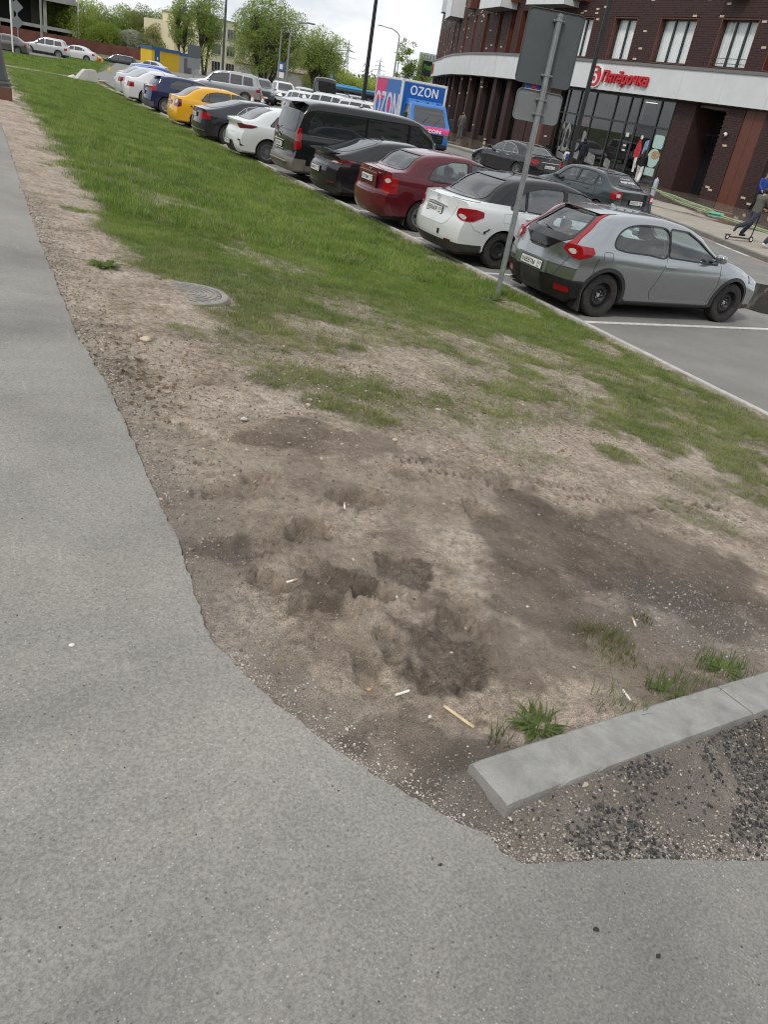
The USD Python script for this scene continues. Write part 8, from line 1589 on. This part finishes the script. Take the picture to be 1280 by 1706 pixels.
# ================================================================ TREES
bark = plain('bark', (.055, .045, .036), .9, var=.3, scale=8, bump=.5, bscale=20); birch_bark = plain('birch_bark', (.35, .34, .32), .8, var=.4, scale=4)
willow_m = leaf_mat('willow_leaves', [(.25, (.09, .13, .022)), (.5, (.18, .245, .045)), (.8, (.28, .36, .09)), (1, (.38, .45, .15))], .5, .55, .45)
bush_m = leaf_mat('spring_leaves', [(.25, (.10, .145, .022)), (.5, (.21, .28, .045)), (.8, (.33, .40, .085)), (1, (.42, .48, .14))], .25, .55, .45)
olive_m = leaf_mat('olive_leaves', [(.25, (.08, .095, .03)), (.5, (.155, .18, .05)), (.8, (.25, .27, .085))], .3, .55, .45)
blossom_m = leaf_mat('blossom_leaves', [(.2, (.12, .15, .06)), (.5, (.30, .32, .22)), (.9, (.55, .55, .48))], .6)
def leaves(pts, size, seed, droop=0):
    r = np.random.default_rng(seed); n = len(pts); a = r.uniform(0, 2*PI, n); e = r.uniform(-1, 1, n)*.9-droop; s = size*r.uniform(.6, 1.5, n)
    ux = np.stack([np.cos(a)*np.cos(e), np.sin(a)*np.cos(e), np.sin(e)], 1); vv = r.normal(size=(n, 3)); vv -= ux*(vv*ux).sum(1)[:, None]; vv /= np.linalg.norm(vv, axis=1)[:, None]
    L, Wd = ux*s[:, None], vv*s[:, None]*.42
    V = np.stack([pts-L, pts+Wd, pts+L, pts-Wd], 1).reshape(-1, 3); i = 4*np.arange(n)[:, None]; F = np.vstack([i+[[0, 1, 2]], i+[[0, 2, 3]]])
    return trimesh.Trimesh(V, F, process=False)
def tree(name, label, x, y, z, h, rad, m, stems=4, n=6000, leaf=.16, seed=1, low=.22, gap=.46, spread=.9, bk=None, cat='tree', group=None, twigs=120, shape=1.0, frq=.55):
    t = thing(name, label, cat, (x, y, z), 0, group); r = np.random.default_rng(seed); bk = bk or bark; L = []
    c = np.array([0, 0, h*(low+(1-low)*.5)]); R3 = np.array([rad, rad, h*(1-low)*.5])
    p = r.normal(size=(n*5, 3)); p /= np.linalg.norm(p, axis=1)[:, None]; p *= (r.uniform(0, 1, len(p))**.42)[:, None]
    if shape != 1: p[:, :2] *= (1-.5*np.clip(p[:, 2:], -1, 1)*(shape-1))
    lump = 1+.42*(meshkit.fbm(p/np.linalg.norm(p, axis=1)[:, None]*1.9+seed, 3, seed)-.5)*2
    q = c+p*R3*lump[:, None]; f = meshkit.fbm(q*frq+seed*3.1, 3, seed+2); k = f > gap; q = q[k][:n]
    obj('crown', leaves(q, leaf, seed, .25), m, t)
    for k in range(stems):
        a = 2*PI*k/stems+r.uniform(-.4, .4); e = spread*r.uniform(.5, 1.0); tip = c+np.array([math.cos(a)*rad*e, math.sin(a)*rad*e, R3[2]*r.uniform(.1, .75)])
        b0 = np.array([math.cos(a)*.12, math.sin(a)*.12, -.3]) if stems > 1 else np.array([0, 0, -.3]); mid = b0*.55+tip*.45+np.array([0, 0, h*.10]); r0 = h*.018*(1 if stems > 1 else 1.3)
        B = lambda s: (1-s)**2*b0+2*s*(1-s)*mid+s*s*tip
        obj('trunk' if k == 0 else 'limb', tube([B(s) for s in np.linspace(0, 1, 7)], np.linspace(r0, r0*.2, 7), 6), bk, t, smooth=60)
        for j in range(twigs//max(stems, 1)):
            s = r.uniform(.3, .98); a0 = B(s); tgt = q[r.integers(len(q))]; dv = tgt-a0
            if np.linalg.norm(dv) > rad*1.1: dv *= rad*1.1/np.linalg.norm(dv)
            L.append(tube([a0, a0+dv*.5+[0, 0, .08*h*r.uniform(0, .5)], a0+dv], [r0*.28*(1-s*.5), r0*.16, r0*.05], 4))
    if L: obj('twigs', cat_(L), bk, t, kind=None)
    return t
tree('willow_tree', 'large rounded willow with many stems in front of the pale yellow building', 33.3, 105, 0, 9.6, 4.6, willow_m, 7, 30000, .10, 3, .12, .36, twigs=480, frq=.6)
tree('willow_tree', 'smaller rounded willow right of the large one, before the skyline', 45.3, 119, 0, 8.4, 4.0, willow_m, 7, 20000, .10, 5, .14, .38, twigs=420, frq=.6)
tree('birch_tree', 'slim drooping birch between the kiosk and the yellow building', 31.0, 126, 0, 11, 2.6, willow_m, 2, 10000, .11, 7, .15, .42, .6, twigs=220)
tree('birch_tree', 'second slim birch left of the drooping one', 28.2, 128, 0, 9.5, 2.0, willow_m, 2, 7000, .11, 8, .2, .44, .6, twigs=150)
BG = [(18.5, 188, 11.0, 4.2, bush_m, 'tall bright tree overlapping the end of the unfinished building'), (22.0, 182, 9.5, 4.4, bush_m, 'bright green bushy tree just right of the unfinished building'), (25.6, 186, 8.4, 4.0, bush_m, 'bright tree with gaps, second in the row behind the wall'), (24.5, 174, 5.8, 3.4, bush_m, 'low bright bush right against the wall'), (29.0, 173, 5.6, 3.0, blossom_m, 'pale blossoming shrub above the wall'),
      (29.6, 184, 9.8, 4.4, bush_m, 'broad tree rising behind the blossoming shrub'), (33.2, 182, 9.8, 4.0, olive_m, 'taller sparse olive tree right of the blossoming shrub'), (33.5, 172, 7.0, 3.6, olive_m, 'dark olive bush above the right end of the wall'), (37.2, 180, 10.4, 4.2, bush_m, 'tall tree between the olive bush and the kiosk'), (37.0, 170, 6.6, 3.4, bush_m, 'green bush directly behind the kiosk roof')]
for i, (x, y, h, rd_, m, lb) in enumerate(BG): tree('broadleaf_tree', lb, x, y, -1, h, rd_, m, 3, 17000, .13, 20+i, .0, .36, twigs=60, group='trees behind the brick-red wall')
BR = [(62, 150, 4.6, 4.2, bush_m, 'bright bush right of the second willow'), (68, 152, 4.0, 4.0, bush_m, 'bright bush behind the blue-roofed buses'), (74, 158, 4.8, 4.4, bush_m, 'bright bush left of the black lamp column'), (82, 160, 5.0, 4.6, bush_m, 'bright bush right of the black lamp column'), (56, 145, 3.6, 3.6, olive_m, 'low olive bush beneath the second willow'), (112, 205, 5.2, 6, bush_m, 'green tree mass behind the lorry box'), (125, 215, 5.6, 6.5, bush_m, 'green trees left of the grey tower'), (150, 245, 5, 7, olive_m, 'distant bushes at the foot of the tower'), (92, 175, 5.2, 5, bush_m, 'distant bush behind the top of the lorry')]
for i, (x, y, h, rd_, m, lb) in enumerate(BR): tree('shrub', lb, x, y, -.3, h, rd_, m, 3, 8000, .14, 40+i, .0, .36, twigs=40, cat='shrub')
tree('birch_tree', 'tall thin birch on the skyline left of the lorry', 93, 188, 0, 13.5, 2.6, willow_m, 1, 2600, .22, 61, .2, .50, .5, birch_bark, twigs=100); tree('birch_tree', 'shorter birch right beside the tall thin one', 97, 186, 0, 11, 2.6, willow_m, 1, 2600, .22, 62, .15, .46, .5, birch_bark, twigs=80)
fw = thing('far_tree_line', 'hazy line of woods along the horizon', 'trees', kind='stuff'); r_ = np.random.default_rng(9); pts = []
for x0 in np.arange(-160, 620, 5.5):
    y0 = 620-x0*.55+r_.uniform(-20, 20); hh = r_.uniform(6, 11); q = r_.normal(size=(90, 3))*[3.2, 3.2, hh*.28]+[x0, y0, hh*.45]; pts.append(q)
obj('foliage', leaves(np.vstack(pts), 1.2, 3), olive_m, fw)

# ================================================================ THE OTHER SIDE OF THE STREET (mirrored in glass and paint)
opp_m = mat('block_facade', {'g': ('geometry', {}), 'br': ('brick_texture', {'color1': (.035, .04, .045), 'color2': (.06, .065, .07), 'mortar': (.24, .20, .165), 'scale': 1, 'mortar_size': .85, 'mortar_smooth': 0, 'brick_width': 3.2, 'row_height': 3.0, 'offset': 0}), 'mp': ('mapping', {'rotation': (PI/2, 0, PI/4)}), 'p': ('principled_bsdf', {'roughness': .7})}, [('g.position', 'mp.vector'), ('mp.vector', 'br.vector'), ('br.color', 'p.base_color')], 'p.BSDF')
for lb, x0, x1, y0, y1, h in (('long apartment block across the road on the left, outside the view', -62, -48, -30, 70, 24), ('apartment block behind the photographer, outside the view', -30, 60, -66, -52, 22)):
    t = thing('apartment_block', lb, 'building', ((x0+x1)/2, (y0+y1)/2, 0)); obj('wall', bx((x0-x1)/2, (x1-x0)/2, (y0-y1)/2, (y1-y0)/2, -1, h), opp_m, t); obj('roof_edge', bx((x0-x1)/2-.3, (x1-x0)/2+.3, (y0-y1)/2-.3, (y1-y0)/2+.3, h+.002, h+.6), conc, t)
for k, (x, y) in enumerate([(-22, -4), (-24, 10), (-20, 26), (-4, -26), (12, -28), (28, -30), (42, -24), (-18, -20)]): tree('street_tree', 'leafy street tree outside the view, number %s from the left' % ['one', 'two', 'three', 'four', 'five', 'six', 'seven', 'eight'][k], x, y, .3, 10, 4.6, bush_m, 2, 2500, .4, 80+k, .2, .36, twigs=20, group='street trees outside the view')
